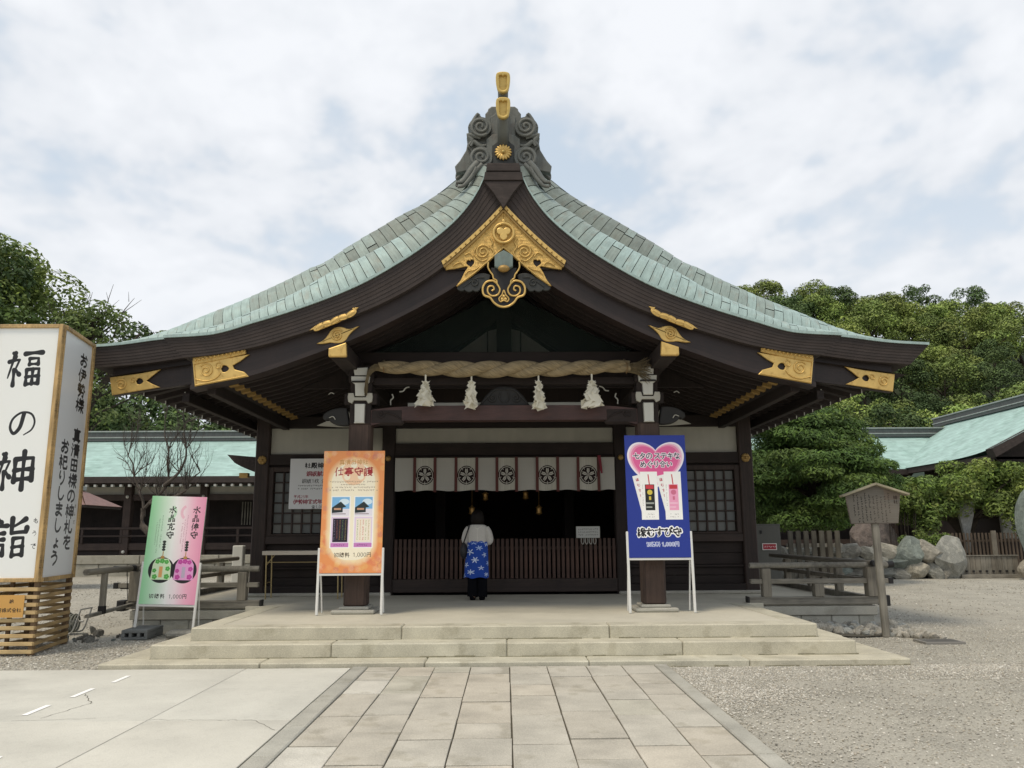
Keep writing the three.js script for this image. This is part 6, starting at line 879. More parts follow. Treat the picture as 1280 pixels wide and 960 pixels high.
// ---------------------------------------------------------------- the visitor at the barrier, seen from behind
{
  const t = thing('person', 'person with dark hair in white top and blue flowered wrap praying at the barrier', 'person', [-0.51, 0.412, -15.12]);
  const skin = std([0.50, 0.32, 0.24], { roughness: 0.6 });
  // smooth union of tapered capsules; the figure faces -z
  function field(bones, min, max, res, k) {
    const mc = new MarchingCubes(res, skin, false, false, 300000), n = res; mc.isolation = 0; const f = mc.field, S = V().subVectors(max, min), p = V(), pa = V(), ba = V();
    for (let z = 0; z < n; z++) for (let y = 0; y < n; y++) for (let x = 0; x < n; x++) {
      p.set(min.x + (x / n) * S.x, min.y + (y / n) * S.y, min.z + (z / n) * S.z); let d = 9;
      for (const b of bones) { pa.subVectors(p, b[0]); ba.subVectors(b[1], b[0]); const L2 = ba.lengthSq(), h = L2 ? clamp(pa.dot(ba) / L2) : 0, q = pa.addScaledVector(ba, -h).length() - lerp(b[2], b[3], h), m = clamp(0.5 + 0.5 * (d - q) / k); d = lerp(d, q, m) - k * m * (1 - m); }
      f[x + y * n + z * n * n] = -d;
    }
    mc.update(); const c = mc.count, pos = new Float32Array(c * 3), nor = new Float32Array(c * 3);
    for (let i = 0; i < c; i++) { for (let a = 0; a < 3; a++) { const v = mc.positionArray[i * 3 + a], s = [S.x, S.y, S.z][a], o = [min.x, min.y, min.z][a]; pos[i * 3 + a] = o + (v + 1) / 2 * s; nor[i * 3 + a] = mc.normalArray[i * 3 + a]; } }
    const g = new THREE.BufferGeometry(); g.setAttribute('position', new THREE.BufferAttribute(pos, 3)); const q = mergeVertices(g, 1e-5); q.computeVertexNormals(); return uvBox(q.toNonIndexed());
  }
  const B = [];
  const bone = (a, b, r0, r1) => B.push([V(...a), V(...b), r0, r1]);
  bone([0, 0.86, 0], [0, 1.05, 0], 0.135, 0.115); bone([-0.07, 1.12, 0], [0.07, 1.12, 0], 0.10, 0.10); bone([-0.12, 1.28, 0.0], [0.12, 1.28, 0.0], 0.055, 0.055); bone([0, 1.15, 0.01], [0, 1.28, 0.015], 0.115, 0.09); bone([0, 1.3, 0.01], [0, 1.42, -0.015], 0.052, 0.046);
  for (const s of [-1, 1]) { bone([s * 0.075, 0.86, 0], [s * 0.085, 0.46, -0.01], 0.092, 0.056); bone([s * 0.085, 0.46, -0.01], [s * 0.08, 0.09, 0.01], 0.055, 0.034); bone([s * 0.08, 0.06, 0.03], [s * 0.09, 0.03, -0.13], 0.04, 0.03); bone([s * 0.155, 1.265, 0], [s * 0.215, 1.05, -0.02], 0.046, 0.038); bone([s * 0.215, 1.05, -0.02], [s * 0.04, 1.14, -0.24], 0.038, 0.026); }
  const torso = field(B, V(-0.32, -0.02, -0.32), V(0.32, 1.5, 0.2), 110, 0.03);
  const H = []; const hb = (a, b, r0, r1) => H.push([V(...a), V(...b), r0, r1]);
  hb([0, 1.50, 0.005], [0, 1.50, -0.02], 0.088, 0.08); hb([0, 1.45, -0.03], [0, 1.43, -0.05], 0.06, 0.045); hb([0, 1.475, -0.1], [0, 1.455, -0.115], 0.012, 0.014); hb([-0.018, 1.425, -0.092], [0.018, 1.425, -0.092], 0.009, 0.009); for (const s of [-1, 1]) { hb([s * 0.084, 1.49, 0.0], [s * 0.088, 1.455, 0.0], 0.014, 0.01); hb([s * 0.03, 1.49, -0.088], [s * 0.035, 1.49, -0.088], 0.013, 0.012); }
  const head = field(H, V(-0.13, 1.33, -0.16), V(0.13, 1.62, 0.13), 80, 0.016);
  // one hand: palm, four bent fingers, thumb at the side
  const D = []; const db = (a, b, r0, r1) => D.push([V(...a), V(...b), r0, r1]);
  db([0.012, 1.15, -0.25], [0.014, 1.21, -0.275], 0.024, 0.027); db([0.014, 1.18, -0.245], [0.014, 1.215, -0.30], 0.018, 0.02);
  [[-0.297, 0.068], [-0.281, 0.076], [-0.264, 0.071], [-0.248, 0.056]].forEach(([z, l], i) => { db([0.012, 1.222, z], [0.01, 1.222 + l * 0.55, z - 0.012], 0.0088, 0.008); db([0.01, 1.222 + l * 0.55, z - 0.012], [0.007, 1.222 + l, z - 0.012], 0.008, 0.0066); });
  db([0.014, 1.175, -0.285], [0.012, 1.205, -0.322], 0.012, 0.0095); db([0.012, 1.205, -0.322], [0.01, 1.235, -0.33], 0.0095, 0.008);
  const hand = field(D, V(-0.03, 1.11, -0.36), V(0.06, 1.32, -0.21), 70, 0.006);
  K('body', merge([torso, head, hand, mirrorX(hand)]), skin, t);
  const eye = std([0.02, 0.015, 0.012], { roughness: 0.2 }); K('eyes', merge([-1, 1].map((s) => norm(new THREE.SphereGeometry(0.01, 8, 6)).scale(1.2, 0.6, 0.5).translate(s * 0.033, 1.492, -0.1))), eye, t);
  // clothes: rings of (height, half width, half depth, x shift, z shift)
  const loft = (rings, nu, wob = 0, seed = 1) => { const fx = [0, 1, 2, 3, 4].map((i) => curve(rings.map((r, k) => [k, r[i] ?? 0]))); return grid((u, v) => { const k = v * (rings.length - 1), a = u * 2 * Math.PI, w = 1 + wob * v * (Math.sin(a * 7 + seed) * 0.5 + Math.sin(a * 11 + seed * 3) * 0.35), hy = fx[0](k) + (v > 0.97 ? 0.012 * Math.sin(a * 5) : 0); return [fx[3](k) + Math.sin(a) * fx[1](k) * w, hy, fx[4](k) + Math.cos(a) * fx[2](k) * w, u, 1 - v]; }, nu, 28, false); };
  const matte = (c) => new THREE.MeshPhysicalMaterial({ color: new THREE.Color().setRGB(...c), roughness: 0.95, specularIntensity: 0.12 }), dk = matte([0.006, 0.006, 0.008]), hair = new THREE.MeshPhysicalMaterial({ color: new THREE.Color().setRGB(0.008, 0.006, 0.005), roughness: 0.6, specularIntensity: 0.3 }), wt = std([0.62, 0.60, 0.56], { map: T.cloth, roughness: 0.95 });
  const hg = norm(new THREE.SphereGeometry(0.118, 28, 20, 0, Math.PI * 2, 0, Math.PI * 0.80)); { const p = hg.attributes.position; for (let i = 0; i < p.count; i++) { const v = V().fromBufferAttribute(p, i), a = Math.atan2(v.x, v.z); const k = 1 + 0.03 * Math.sin(a * 23 + v.y * 30); v.x *= k; v.z *= k; if (v.z < -0.02 && v.y < 0.03) v.z = -0.02 - (v.z + 0.02) * -0.1; if (v.y < 0) { v.y *= 1.45; const w = 1 + 0.35 * Math.min(1, -v.y / 0.12); v.x *= w; if (v.z > 0) v.z *= 1 + 0.25 * (w - 1); } p.setXYZ(i, v.x, v.y * 1.08, v.z + 0.012); } hg.translate(0, 1.505, 0); hg.computeVertexNormals(); } K('hair', hg, hair, t);
  K('white_top', merge([loft([[1.36, 0.08, 0.07, 0, 0.01], [1.345, 0.15, 0.085, 0, 0.01], [1.27, 0.195, 0.11, 0, 0.012], [1.15, 0.19, 0.128, 0, 0.01], [1.0, 0.175, 0.128, 0, 0.012], [0.93, 0.18, 0.135, 0, 0.01]], 56, 0.085, 2), ...[-1, 1].map((s) => taper([[s * 0.15, 1.30, 0.005], [s * 0.195, 1.22, 0.0], [s * 0.225, 1.08, -0.015], [s * 0.2, 1.04, -0.05], [s * 0.14, 1.09, -0.14]], [0.062, 0.07, 0.072, 0.066, 0.05], 14, 16))]), wt, t);
  K('top_neckline', merge([tube([[-0.1, 1.335, 0.075], [-0.05, 1.305, 0.1], [0, 1.275, 0.118], [0.05, 1.305, 0.1], [0.1, 1.335, 0.075]], 0.008, 16, 6), tube([[0, 1.275, 0.122], [0, 1.12, 0.142], [0, 0.98, 0.142]], 0.005, 10, 5)]), std([0.70, 0.68, 0.62], { roughness: 0.9 }), t);
  K('blue_wrap', loft([[1.06, 0.17, 0.128, 0.0, 0.01], [1.02, 0.185, 0.14, 0.0, 0.01], [0.85, 0.20, 0.15, -0.005, 0.012], [0.6, 0.215, 0.155, -0.015, 0.012], [0.40, 0.225, 0.16, -0.018, 0.01]], 64, 0.06, 4), PR.skirt, t);
  K('trousers', merge([-1, 1].map((s) => loft([[0.6, 0.10, 0.11, s * 0.082, 0], [0.35, 0.095, 0.10, s * 0.085, 0.0], [0.06, 0.10, 0.105, s * 0.085, 0.012]], 24, 0.03, 6 + s))), dk, t);
  for (const s of [-1, 1]) K('shoe', norm(new THREE.SphereGeometry(0.06, 14, 10)).scale(0.95, 1.15, 2.0).translate(s * 0.085, 0.034, -0.035), dk, t);
  const bag = thing('shoulder_bag', 'black shoulder bag hanging at the left side of the visitor', 'bag', [-0.76, 1.18, -15.08]);
  K('bag_body', (() => { const g = norm(new THREE.SphereGeometry(0.12, 18, 14)); g.scale(0.6, 1.25, 0.85); const p = g.attributes.position; for (let i = 0; i < p.count; i++) { const y = p.getY(i); p.setX(i, p.getX(i) * (1 - 0.35 * sstep(0, 0.15, y))); } g.computeVertexNormals(); return g.translate(0, 0.12, 0); })(), std([0.016, 0.016, 0.018], { roughness: 0.6 }), bag);
  K('bag_strap', merge([tube([[0.0, 0.26, 0.06], [0.05, 0.4, 0.08], [0.1, 0.565, 0.03], [0.09, 0.57, -0.03]], 0.014, 16, 6), tube([[0.0, 0.26, -0.06], [0.04, 0.4, -0.07], [0.09, 0.57, -0.03]], 0.014, 12, 6)]), std([0.016, 0.016, 0.018], { roughness: 0.6 }), bag);
}
// ---------------------------------------------------------------- corridors, walls and stones behind
const rocks = [1, 2, 3, 4, 5, 6].map((s) => rockGeo(s));
{
  const sag = (u) => 0.18 * u * (1 - u);  // roofs dip a little between ridge and eave
  const slope = (x0, x1, ye, ze, yr, zr, name, par) => P(name, grid((u, v) => { const x = lerp(x0, x1, u), z = lerp(ze, zr, v); return [x, lerp(ye, yr, v) - sag(v) * (yr - ye) * 0.9, z, x, v * Math.hypot(yr - ye, zr - ze)]; }, 30, 10), M.farRoof, par);
  const ridge = (x0, x1, y, z, par) => { for (const [a, b, w, m] of [[0, 0.13, 0.34, M.ridge], [0.13, 0.18, 0.42, M.ridgePale], [0.18, 0.40, 0.3, M.ridge], [0.40, 0.46, 0.44, M.ridgePale]]) P('ridge_course', bxw(x0, x1, y + a, y + b, z + w / 2, z - w / 2), m, par); };
  { // left corridor
    const t = thing('corridor', 'long low corridor with a pale green roof behind the bare tree, left of the hall', 'building', [-17, 0, -35]);
    slope(-34, -8.2, 3.95, -32.6, 5.86, -36.4, 'roof', t); slope(-34, -8.2, 3.95, -40.2, 5.86, -36.42, 'roof', t); ridge(-34, -8.6, 5.82, -36.4, t);
    P('eave_board', bxw(-34, -8.2, 3.70, 3.96, -32.58, -32.75), M.layer[0], t); P('soffit', bxw(-34, -8.2, 3.66, 3.72, -32.7, -34.2), M.darkH, t);
    const cap = cbox(0.1, 0.1, 0.16, 0.01); for (let k = 0; k < 74; k++) L('painted_rafter_end', cap, M.paint, t, -33.8 + k * 0.345, 3.6, -32.72);
    const post = cbox(0.32, 3.3, 0.32, 0.02), knob = norm(new THREE.SphereGeometry(0.07, 8, 6)); for (let k = 0; k < 9; k++) { const x = -34.6 + k * 3.15; L('column', post, M.woodV, t, x, 2.2, -33.9); L('painted_peg', knob, M.paint, t, x, 3.2, -33.72); L('painted_peg', knob, M.paint, t, x, 0.95, -33.72); }
    P('plaster_band', bxw(-34, -8.2, 3.3, 3.62, -34.0, -34.1), M.plaster, t); P('back_wall', bxw(-34, -8.2, 0.5, 3.3, -36.0, -36.1), M.darkV, t);
    P('beam', [bxw(-34, -8.2, 3.05, 3.3, -33.85, -34.05), bxw(-34, -8.2, 1.02, 1.3, -33.8, -34.0)], M.woodH, t); P('railing', [bxw(-34, -8.2, 1.86, 1.95, -33.7, -33.78), bxw(-34, -8.2, 1.56, 1.63, -33.7, -33.78)], M.woodH, t);
    for (let k = 0; k < 16; k++) P('railing_post', bxw(-33.5 + k * 1.6, -33.4 + k * 1.6, 1.3, 1.9, -33.72, -33.8), M.woodV, t);
    P('floor', bxw(-34, -8.2, 0.7, 1.02, -33.9, -40), M.darkH, t); const lat = cbox(0.05, 1.0, 0.04, 0.004); for (let k = 0; k < 26; k++) L('lattice_slat', lat, M.greyWoodV[1], t, -11.6 + k * 0.12, 2.55, -35.9);
    for (let k = 0; k < 8; k++) P('base_stone', uvBox(bxw(-34 + k * 3.2, -30.83 + k * 3.2, 0.48, 0.82, -33.3, -34.0, 0.02), k, k), M.farStone, t); for (let k = 0; k < 22; k++) P('base_stone', uvBox(bxw(-34 + k * 1.17, -32.85 + k * 1.17, -0.1, 0.475, -33.34, -34.0, 0.02), k, k * 2), M.farStone, t);
  }
  { // right corridor with its wing
    const t = thing('corridor', 'long corridor with pale green roof and joined wing, behind the trees at right', 'building', [16, 0, -38]);
    slope(7.5, 24, 4.35, -36.0, 6.25, -39.8, 'roof', t); slope(7.5, 30, 4.35, -43.6, 6.25, -39.82, 'roof', t); ridge(7.5, 22.6, 6.25, -39.8, t);
    P('eave_board', bxw(7.5, 18.4, 4.1, 4.36, -35.98, -36.15), M.layer[1], t); P('soffit', bxw(7.5, 18.4, 4.05, 4.12, -36.1, -37.6), M.darkH, t);
    P('back_wall', bxw(7.5, 26, 0.5, 4.1, -37.6, -37.8), M.darkV, t); const post = cbox(0.32, 3.6, 0.32, 0.02); for (let k = 0; k < 5; k++) L('column', post, M.woodV, t, 8.4 + k * 3.1, 2.2, -36.9); P('beam', [bxw(7.5, 18.4, 3.3, 3.55, -36.8, -37.0), bxw(7.5, 18.4, 1.0, 1.25, -36.8, -37.0), bxw(7.5, 18.4, 1.9, 1.98, -36.75, -36.83)], M.woodH, t); P('base', bxw(7.5, 26, -0.1, 0.9, -36.4, -38), M.farStone, t);
    // wing: ridge along z, gable edge toward the viewer
    for (const s of [-1, 1]) P('roof', grid((u, v) => { const x = 22.4 + s * lerp(4.3, 0, v), y = lerp(4.4, 6.9, v) - sag(v) * 1.7 + 0.22 * Math.pow(1 - u, 8) * (1 - v), z = lerp(-29.5, -40, u); return [x, y, z, z, v * 5]; }, 20, 10, s > 0), M.farRoof, t);
    for (const s of [-1, 1]) P('gable_edge', strip((u) => { const v = 1 - u; return [22.4 + s * lerp(4.3, 0, v), lerp(4.4, 6.9, v) - sag(v) * 1.7 + 0.2 * (1 - v)]; }, (u) => { const v = 1 - u; return [22.4 + s * lerp(4.2, 0, v), lerp(4.4, 6.9, v) - sag(v) * 1.7 - 0.12]; }, -29.45, -29.9, 16), M.layer[2], t);
    P('eave_board', bxw(18.15, 18.4, 4.15, 4.38, -29.9, -36), M.layer[0], t);
    { const g = []; for (const [a, b, w, m] of [[0, 0.13, 0.34, M.ridge], [0.13, 0.18, 0.42, M.ridgePale], [0.18, 0.4, 0.3, M.ridge], [0.4, 0.46, 0.44, M.ridgePale]]) P('ridge_course', bxw(22.4 - w / 2, 22.4 + w / 2, 6.88 + a, 6.88 + b, -29.6, -41), m, t); }
    P('wing_wall', bxw(18.9, 26, 0, 4.4, -30.6, -36), M.darkV, t); P('gable_wall', soup([[[18.6, 4.3, -30.6], [26.2, 4.3, -30.6], [22.4, 6.7, -30.6]]]), M.darkV, t);
  }
  { // small pinkish roof seen past the box sign
    const t = thing('small_shelter', 'small shelter with a pinkish copper roof just behind the tall box sign', 'shelter', [-14.6, 0, -26]); t.position.x -= 0.5;
    const pk = std([0.30, 0.16, 0.14], { map: T.patina, roughness: 0.6 });
    P('roof', grid((u, v) => [lerp(-16.6, -12.3, u) + (u < 0.5 ? 1 : -1) * v * 0.8, 2.55 + v * 0.52 - 0.1 * Math.sin(v * 3.1), lerp(-24.8, -26, v), u * 4, v], 10, 6), pk, t); P('roof', soup([...quad([-16.6, 2.55, -27.2], [-15.8, 3.07, -26], [-13.1, 3.07, -26], [-12.3, 2.55, -27.2]), [[-12.3, 2.55, -24.8], [-12.3, 2.55, -27.2], [-13.1, 3.07, -26]], [[-16.6, 2.55, -27.2], [-16.6, 2.55, -24.8], [-15.8, 3.07, -26]]]), pk, t);
    P('ridge_cap', bxw(-15.9, -13.0, 3.04, 3.18, -25.85, -26.15), M.ridgePale, t); P('eave_board', [bxw(-16.6, -12.32, 2.47, 2.54, -24.82, -24.9), bxw(-12.34, -12.42, 2.47, 2.54, -24.9, -27.2)], M.darkH, t);
    for (const x of [-15.9, -13.9]) for (const z of [-25.4, -26.7]) P('post', bxw(x - 0.08, x + 0.08, 0, 2.5, z + 0.08, z - 0.08), M.darkV, t); P('basin', bxw(-15.5, -13.6, 0, 0.8, -25.4, -26.6, 0.04), M.rock[2], t);
  }
  { // dry stone wall: each stone a part
    const t = thing('stone_wall', 'low wall of rough grey and greenish boulders before the clipped tree', 'wall', [12.5, 0, -28.4]), r = rng(61);
    const wm = [...tones([0.34, 0.33, 0.295], { map: T.rock, bumpMap: T.rockB, bumpScale: 0.03, roughness: 0.95 }, 5, 0.4, 71), std([0.23, 0.265, 0.245], { map: T.rock, bumpMap: T.rockB, bumpScale: 0.03 }), std([0.45, 0.42, 0.35], { map: T.rock, bumpMap: T.rockB, bumpScale: 0.03 })];
    const row = (y, h, x0, x1, seed) => { const q = rng(seed); let x = x0; while (x < x1) { const w = 0.42 + q() * 0.5, hh = h * (0.95 + 0.3 * q()); const m = L('wall_stone', rocks[Math.floor(q() * 6)], wm[Math.floor(q() * 7)], t, x + w / 2, y + hh / 2 - 0.02, -28.35 + (q() - 0.5) * 0.16, (q() - 0.5) * 0.2, (q() - 0.5) * 0.4, (q() - 0.5) * 0.25); m.scale.set(w / 1.16, hh / 1.2, 0.4); x += w * 1.02; } };
    row(0, 0.36, 9.2, 13.5, 3); row(0.37, 0.36, 9.0, 13.4, 4); row(0.73, 0.34, 9.3, 13.2, 8); for (const [x, y, w, h, k, m] of [[13.95, 0.74, 0.68, 0.82, 2, 5], [14.62, 0.86, 0.66, 0.62, 4, 1], [14.18, 0.26, 0.56, 0.56, 3, 6], [14.78, 0.27, 0.5, 0.52, 1, 2], [15.42, 0.6, 0.84, 1.22, 0, 0], [15.1, 0.16, 0.32, 0.34, 5, 3], [13.6, 0.16, 0.62, 0.34, 1, 4]]) { const q = L('wall_stone', rocks[k], wm[m], t, x, y, -28.2, 0.1, 0.2, 0.1); q.scale.set(w / 1.2, h / 1.25, 0.42); }
    P('wall_fill', bxw(9, 15.5, 0, 0.8, -28.45, -29.2, 0.05), M.seam, t);
  }
  { const t = thing('boulder', 'large brownish inscribed boulder behind the notice board', 'boulder', [13.35, 0, -29.6]); const q = L('boulder_stone', rockGeo(21, 4, 0.22), std([0.20, 0.165, 0.15], { map: T.rock, bumpMap: T.rockB, bumpScale: 0.05, roughness: 0.95 }), t, 13.35, 1.3, -29.6, 0, 0.4, 0.06); q.scale.set(1.3, 1.25, 0.5); }
  { const t = thing('standing_stone', 'tall grey standing stone at the edge of the yard beside the dark fence', 'standing stone', [18.0, 0, -27.6]); const q = L('stone', rockGeo(22, 4, 0.2), M.rock[5], t, 18.05, 1.5, -27.6, 0, 0.3, -0.05); q.scale.set(0.62, 1.35, 0.45); const f = L('foot_stone', rocks[3], M.rock[6], t, 17.75, 0.4, -27.3, 0, 0.5, 0); f.scale.set(0.6, 0.55, 0.5); }
  { const t = thing('standing_stone', 'pale pointed slab half hidden under the clipped tree', 'standing stone', [17.2, 0, -30.0]); K('stone', ext(shapeOf([[-0.1, 0.8], [-0.3, 2.3], [-0.28, 2.65], [0.0, 2.75], [0.3, 2.65], [0.27, 2.2], [0.08, 1.6], [0.02, 0.8]].reverse()), 0.16, 0.04), std([0.36, 0.36, 0.35], { map: T.rock }), t); }
  { const t = thing('standing_stone', 'low pale slab to the right of the pointed one, under the clipped tree', 'standing stone', [18.9, 0, -30.2]); K('stone', ext(shapeOf([[-0.3, 1.3], [-0.32, 2.1], [-0.12, 2.62], [0.4, 2.6], [0.36, 1.3]].reverse()), 0.16, 0.04), std([0.5, 0.5, 0.48], { map: T.rock }), t); }
  { // low wooden barrier before the fence
    const t = thing('wooden_barrier', 'low grey barrier of upright boards on a sill beside the stone wall', 'barrier', [16.55, 0, -28.2]), r = rng(4);
    for (let k = 0; k < 11; k++) P('barrier_board', bxw(15.72 + k * 0.186, 15.898 + k * 0.186, 0.13, 0.72 + r() * 0.015, -28.2, -28.25, 0.006), M.greyWoodV[k % 4], t);
    P('barrier_sill', bxw(15.68, 17.82, 0, 0.13, -28.05, -28.4, 0.01), M.greyWoodH[1], t); P('barrier_cap', bxw(15.7, 17.78, 0.735, 0.77, -28.16, -28.29, 0.006), M.greyWoodH[2], t); P('barrier_peg', Array.from({ length: 8 }, (_, k) => bxw(15.9 + k * 0.23, 15.97 + k * 0.23, 0.2, 0.26, -28.15, -28.19, 0.004)), M.black, t);
  }
  { // dark paling fence
    const t = thing('paling_fence', 'brown paling fence between the shrub and the tall standing stone', 'fence', [17, 0, -29.4]), p = cbox(0.07, 1.35, 0.03, 0.004), br = tones([0.13, 0.10, 0.075], { ...wv(), roughness: 0.9 }, 3, 0.3, 9);
    for (let k = 0; k < 32; k++) L('paling', p, br[k % 3], t, 15.3 + k * 0.135, 0.85, -29.4); P('fence_rail', [bxw(15.2, 19.7, 1.2, 1.28, -29.42, -29.47), bxw(15.2, 19.7, 0.5, 0.58, -29.42, -29.47)], br[0], t); for (const x of [15.4, 17.7, 19.4]) P('fence_post', bxw(x - 0.09, x + 0.09, 0, 1.6, -29.32, -29.38), M.greyWoodV[2], t);
  }
  { // gate of pales, grey panel and red sign at the corner of the hall
    const t = thing('slatted_gate', 'grey wooden gate of wide pales beyond the right terrace', 'gate', [7.9, 0, -22]); const p = cbox(0.13, 1.35, 0.04, 0.008), gm = tones([0.13, 0.12, 0.095], { ...wv(0.004), roughness: 0.9 }, 4, 0.25, 57); for (let k = 0; k < 7; k++) L('pale', p, gm[k % 4], t, 7.45 + k * 0.205, 0.95, -21.2); P('gate_rail', [bxw(7.35, 8.8, 1.2, 1.3, -21.23, -21.28), bxw(7.35, 8.8, 0.45, 0.55, -21.23, -21.28)], M.greyWoodH[0], t);  // pales toned down: the shade of the pine is put into their colour
    const c = thing('utility_cabinet', 'plain grey cabinet beside the right corner post of the hall', 'cabinet', [6.55, 0.3, -20.6]); K('cabinet_body', cbox(0.75, 1.5, 0.4, 0.01).translate(0, 0.75, 0), std([0.115, 0.115, 0.105], { map: T.plaster, roughness: 0.8 }), c); K('cabinet_door', cbox(0.68, 1.38, 0.02, 0.006).translate(0, 0.76, 0.205), std([0.13, 0.13, 0.12], { map: T.plaster, roughness: 0.8 }), c); K('cabinet_lock', cbox(0.05, 0.08, 0.03, 0.005).translate(-0.12, 1.3, 0.22), M.black, c);
    const s = thing('red_label', 'small red label on the grey cabinet', 'label', [6.62, 1.24, -20.37]); K('label_face', new THREE.PlaneGeometry(0.36, 0.16).translate(0, 0, 0.006), PR.redSign, s); K('label_plate', cbox(0.37, 0.17, 0.008, 0.002), M.plaster, s);
    const l = thing('white_post', 'short pale post standing by the railing at the left side of the hall', 'post', [-6.75, 0, -20.8]); K('post_body', cbox(0.27, 1.05, 0.2, 0.02).translate(0, 0.82, 0), M.paint, l); K('post_base', cbox(0.34, 0.3, 0.28, 0.02).translate(0, 0.15, 0), M.rock[0], l);
  }
}
// ---------------------------------------------------------------- trees and shrubs
// leaves: small four-cornered blades spread over clumps; clumps are [x, y, z, rx, ry, rz]
function foliage(clumps, perArea, size, seed, cols, o = {}) {
  const r = rng(seed), pos = [], col = [], idx = [], a = V(), n = V(), t = V(), b = V();
  for (const c of clumps) {
    const area = Math.pow((Math.pow(c[3] * c[4], 1.6) + Math.pow(c[3] * c[5], 1.6) + Math.pow(c[4] * c[5], 1.6)) / 3, 1 / 1.6), count = Math.ceil(perArea * area), tone = 0.8 + 0.45 * r(), cc = cols[Math.floor(r() * cols.length)];
    for (let i = 0; i < count; i++) {
      a.set(r() * 2 - 1, r() * 2 - 1, r() * 2 - 1); if (a.lengthSq() > 1 || a.lengthSq() < 0.01) { i--; continue; } a.normalize();
      if (a.y < -0.3 && r() < (o.under ?? 0.55)) continue;
      const k = 0.72 + 0.34 * Math.pow(r(), 0.6) + (r() < 0.06 ? 0.12 : 0), px = c[0] + a.x * c[3] * k, py = c[1] + a.y * c[4] * k, pz = c[2] + a.z * c[5] * k;
      n.set(a.x * 0.6 + (r() - 0.5) * 1.3, a.y * 0.5 + 0.45 + (r() - 0.5) * 1.1, a.z * 0.6 + (r() - 0.5) * 1.3).normalize();
      t.set(r() - 0.5, r() - 0.5 - (o.droop ?? 0), r() - 0.5).cross(n).normalize(); b.copy(n).cross(t);
      const s = size * (0.6 + 0.8 * r()), w = s * (o.slim ?? 0.5), q = pos.length / 3;
      for (const [u, v, lift] of [[-s, 0, 0], [0, w, s * 0.12], [s, 0, 0], [0, -w, s * 0.12]]) pos.push(px + t.x * u + b.x * v + n.x * lift, py + t.y * u + b.y * v + n.y * lift, pz + t.z * u + b.z * v + n.z * lift);
      const l = tone * (0.75 + 0.5 * r()), y = r() < (o.fresh ?? 0.15) ? 1.35 : 1; for (let k2 = 0; k2 < 4; k2++) col.push(cc[0] * l * y, cc[1] * l * y, cc[2] * l);
      idx.push(q, q + 1, q + 2, q, q + 2, q + 3);
    }
  }
  const g = new THREE.BufferGeometry(); g.setAttribute('position', new THREE.Float32BufferAttribute(pos, 3)); g.setAttribute('color', new THREE.Float32BufferAttribute(col, 3)); g.setIndex(idx); g.computeVertexNormals(); return g;
}
const leafMat = new THREE.MeshPhysicalMaterial({ vertexColors: true, roughness: 0.75, transmission: 0.3, thickness: 0, side: THREE.DoubleSide, specularIntensity: 0.35 });
const leafFar = new THREE.MeshStandardMaterial({ vertexColors: true, roughness: 0.9, side: THREE.DoubleSide });
const GREEN = [[0.19, 0.25, 0.07], [0.165, 0.23, 0.066], [0.215, 0.265, 0.08]], DEEP = [[0.070, 0.115, 0.042], [0.080, 0.130, 0.045], [0.092, 0.140, 0.048]], PINE = [[0.075, 0.130, 0.038], [0.095, 0.158, 0.044], [0.12, 0.18, 0.05]], LIGHT = [[0.165, 0.235, 0.065], [0.145, 0.215, 0.06], [0.19, 0.25, 0.075]];
function crownClumps(R, H, n, seed, cr = 0.34) { const r = rng(seed), out = []; for (let i = 0; i < n; i++) { const th = r() * 6.283, y = Math.pow(r(), 0.8), sh = Math.sqrt(Math.max(0.02, 1 - Math.pow(Math.abs(y * 1.75 - 0.75), 2.2))), rr = R * sh * (0.45 + 0.5 * Math.sqrt(r())), s = R * cr * (0.7 + 0.6 * r()); out.push([Math.cos(th) * rr, H * (0.3 + 0.68 * y) - s * 0.3, Math.sin(th) * rr, s, s * 0.8, s]); } return out; }
const limbs = (H, R, n, seed, r0) => { const r = rng(seed), g = [taper([[0, 0, 0], [0.05 * R, H * 0.25, 0.03 * R], [-0.03 * R, H * 0.5, 0], [0.02 * R, H * 0.8, 0.05 * R]], [r0, r0 * 0.75, r0 * 0.5, r0 * 0.15], 9, 10)]; for (let k = 0; k < n; k++) { const a = k / n * 6.28 + r(), y = H * (0.25 + 0.4 * r()); g.push(taper([[0, y, 0], [Math.cos(a) * R * 0.35, y + H * 0.14, Math.sin(a) * R * 0.35], [Math.cos(a) * R * 0.75, y + H * (0.2 + 0.15 * r()), Math.sin(a) * R * 0.75]], [r0 * 0.4, r0 * 0.25, r0 * 0.06], 6, 6)); } return merge(g); };
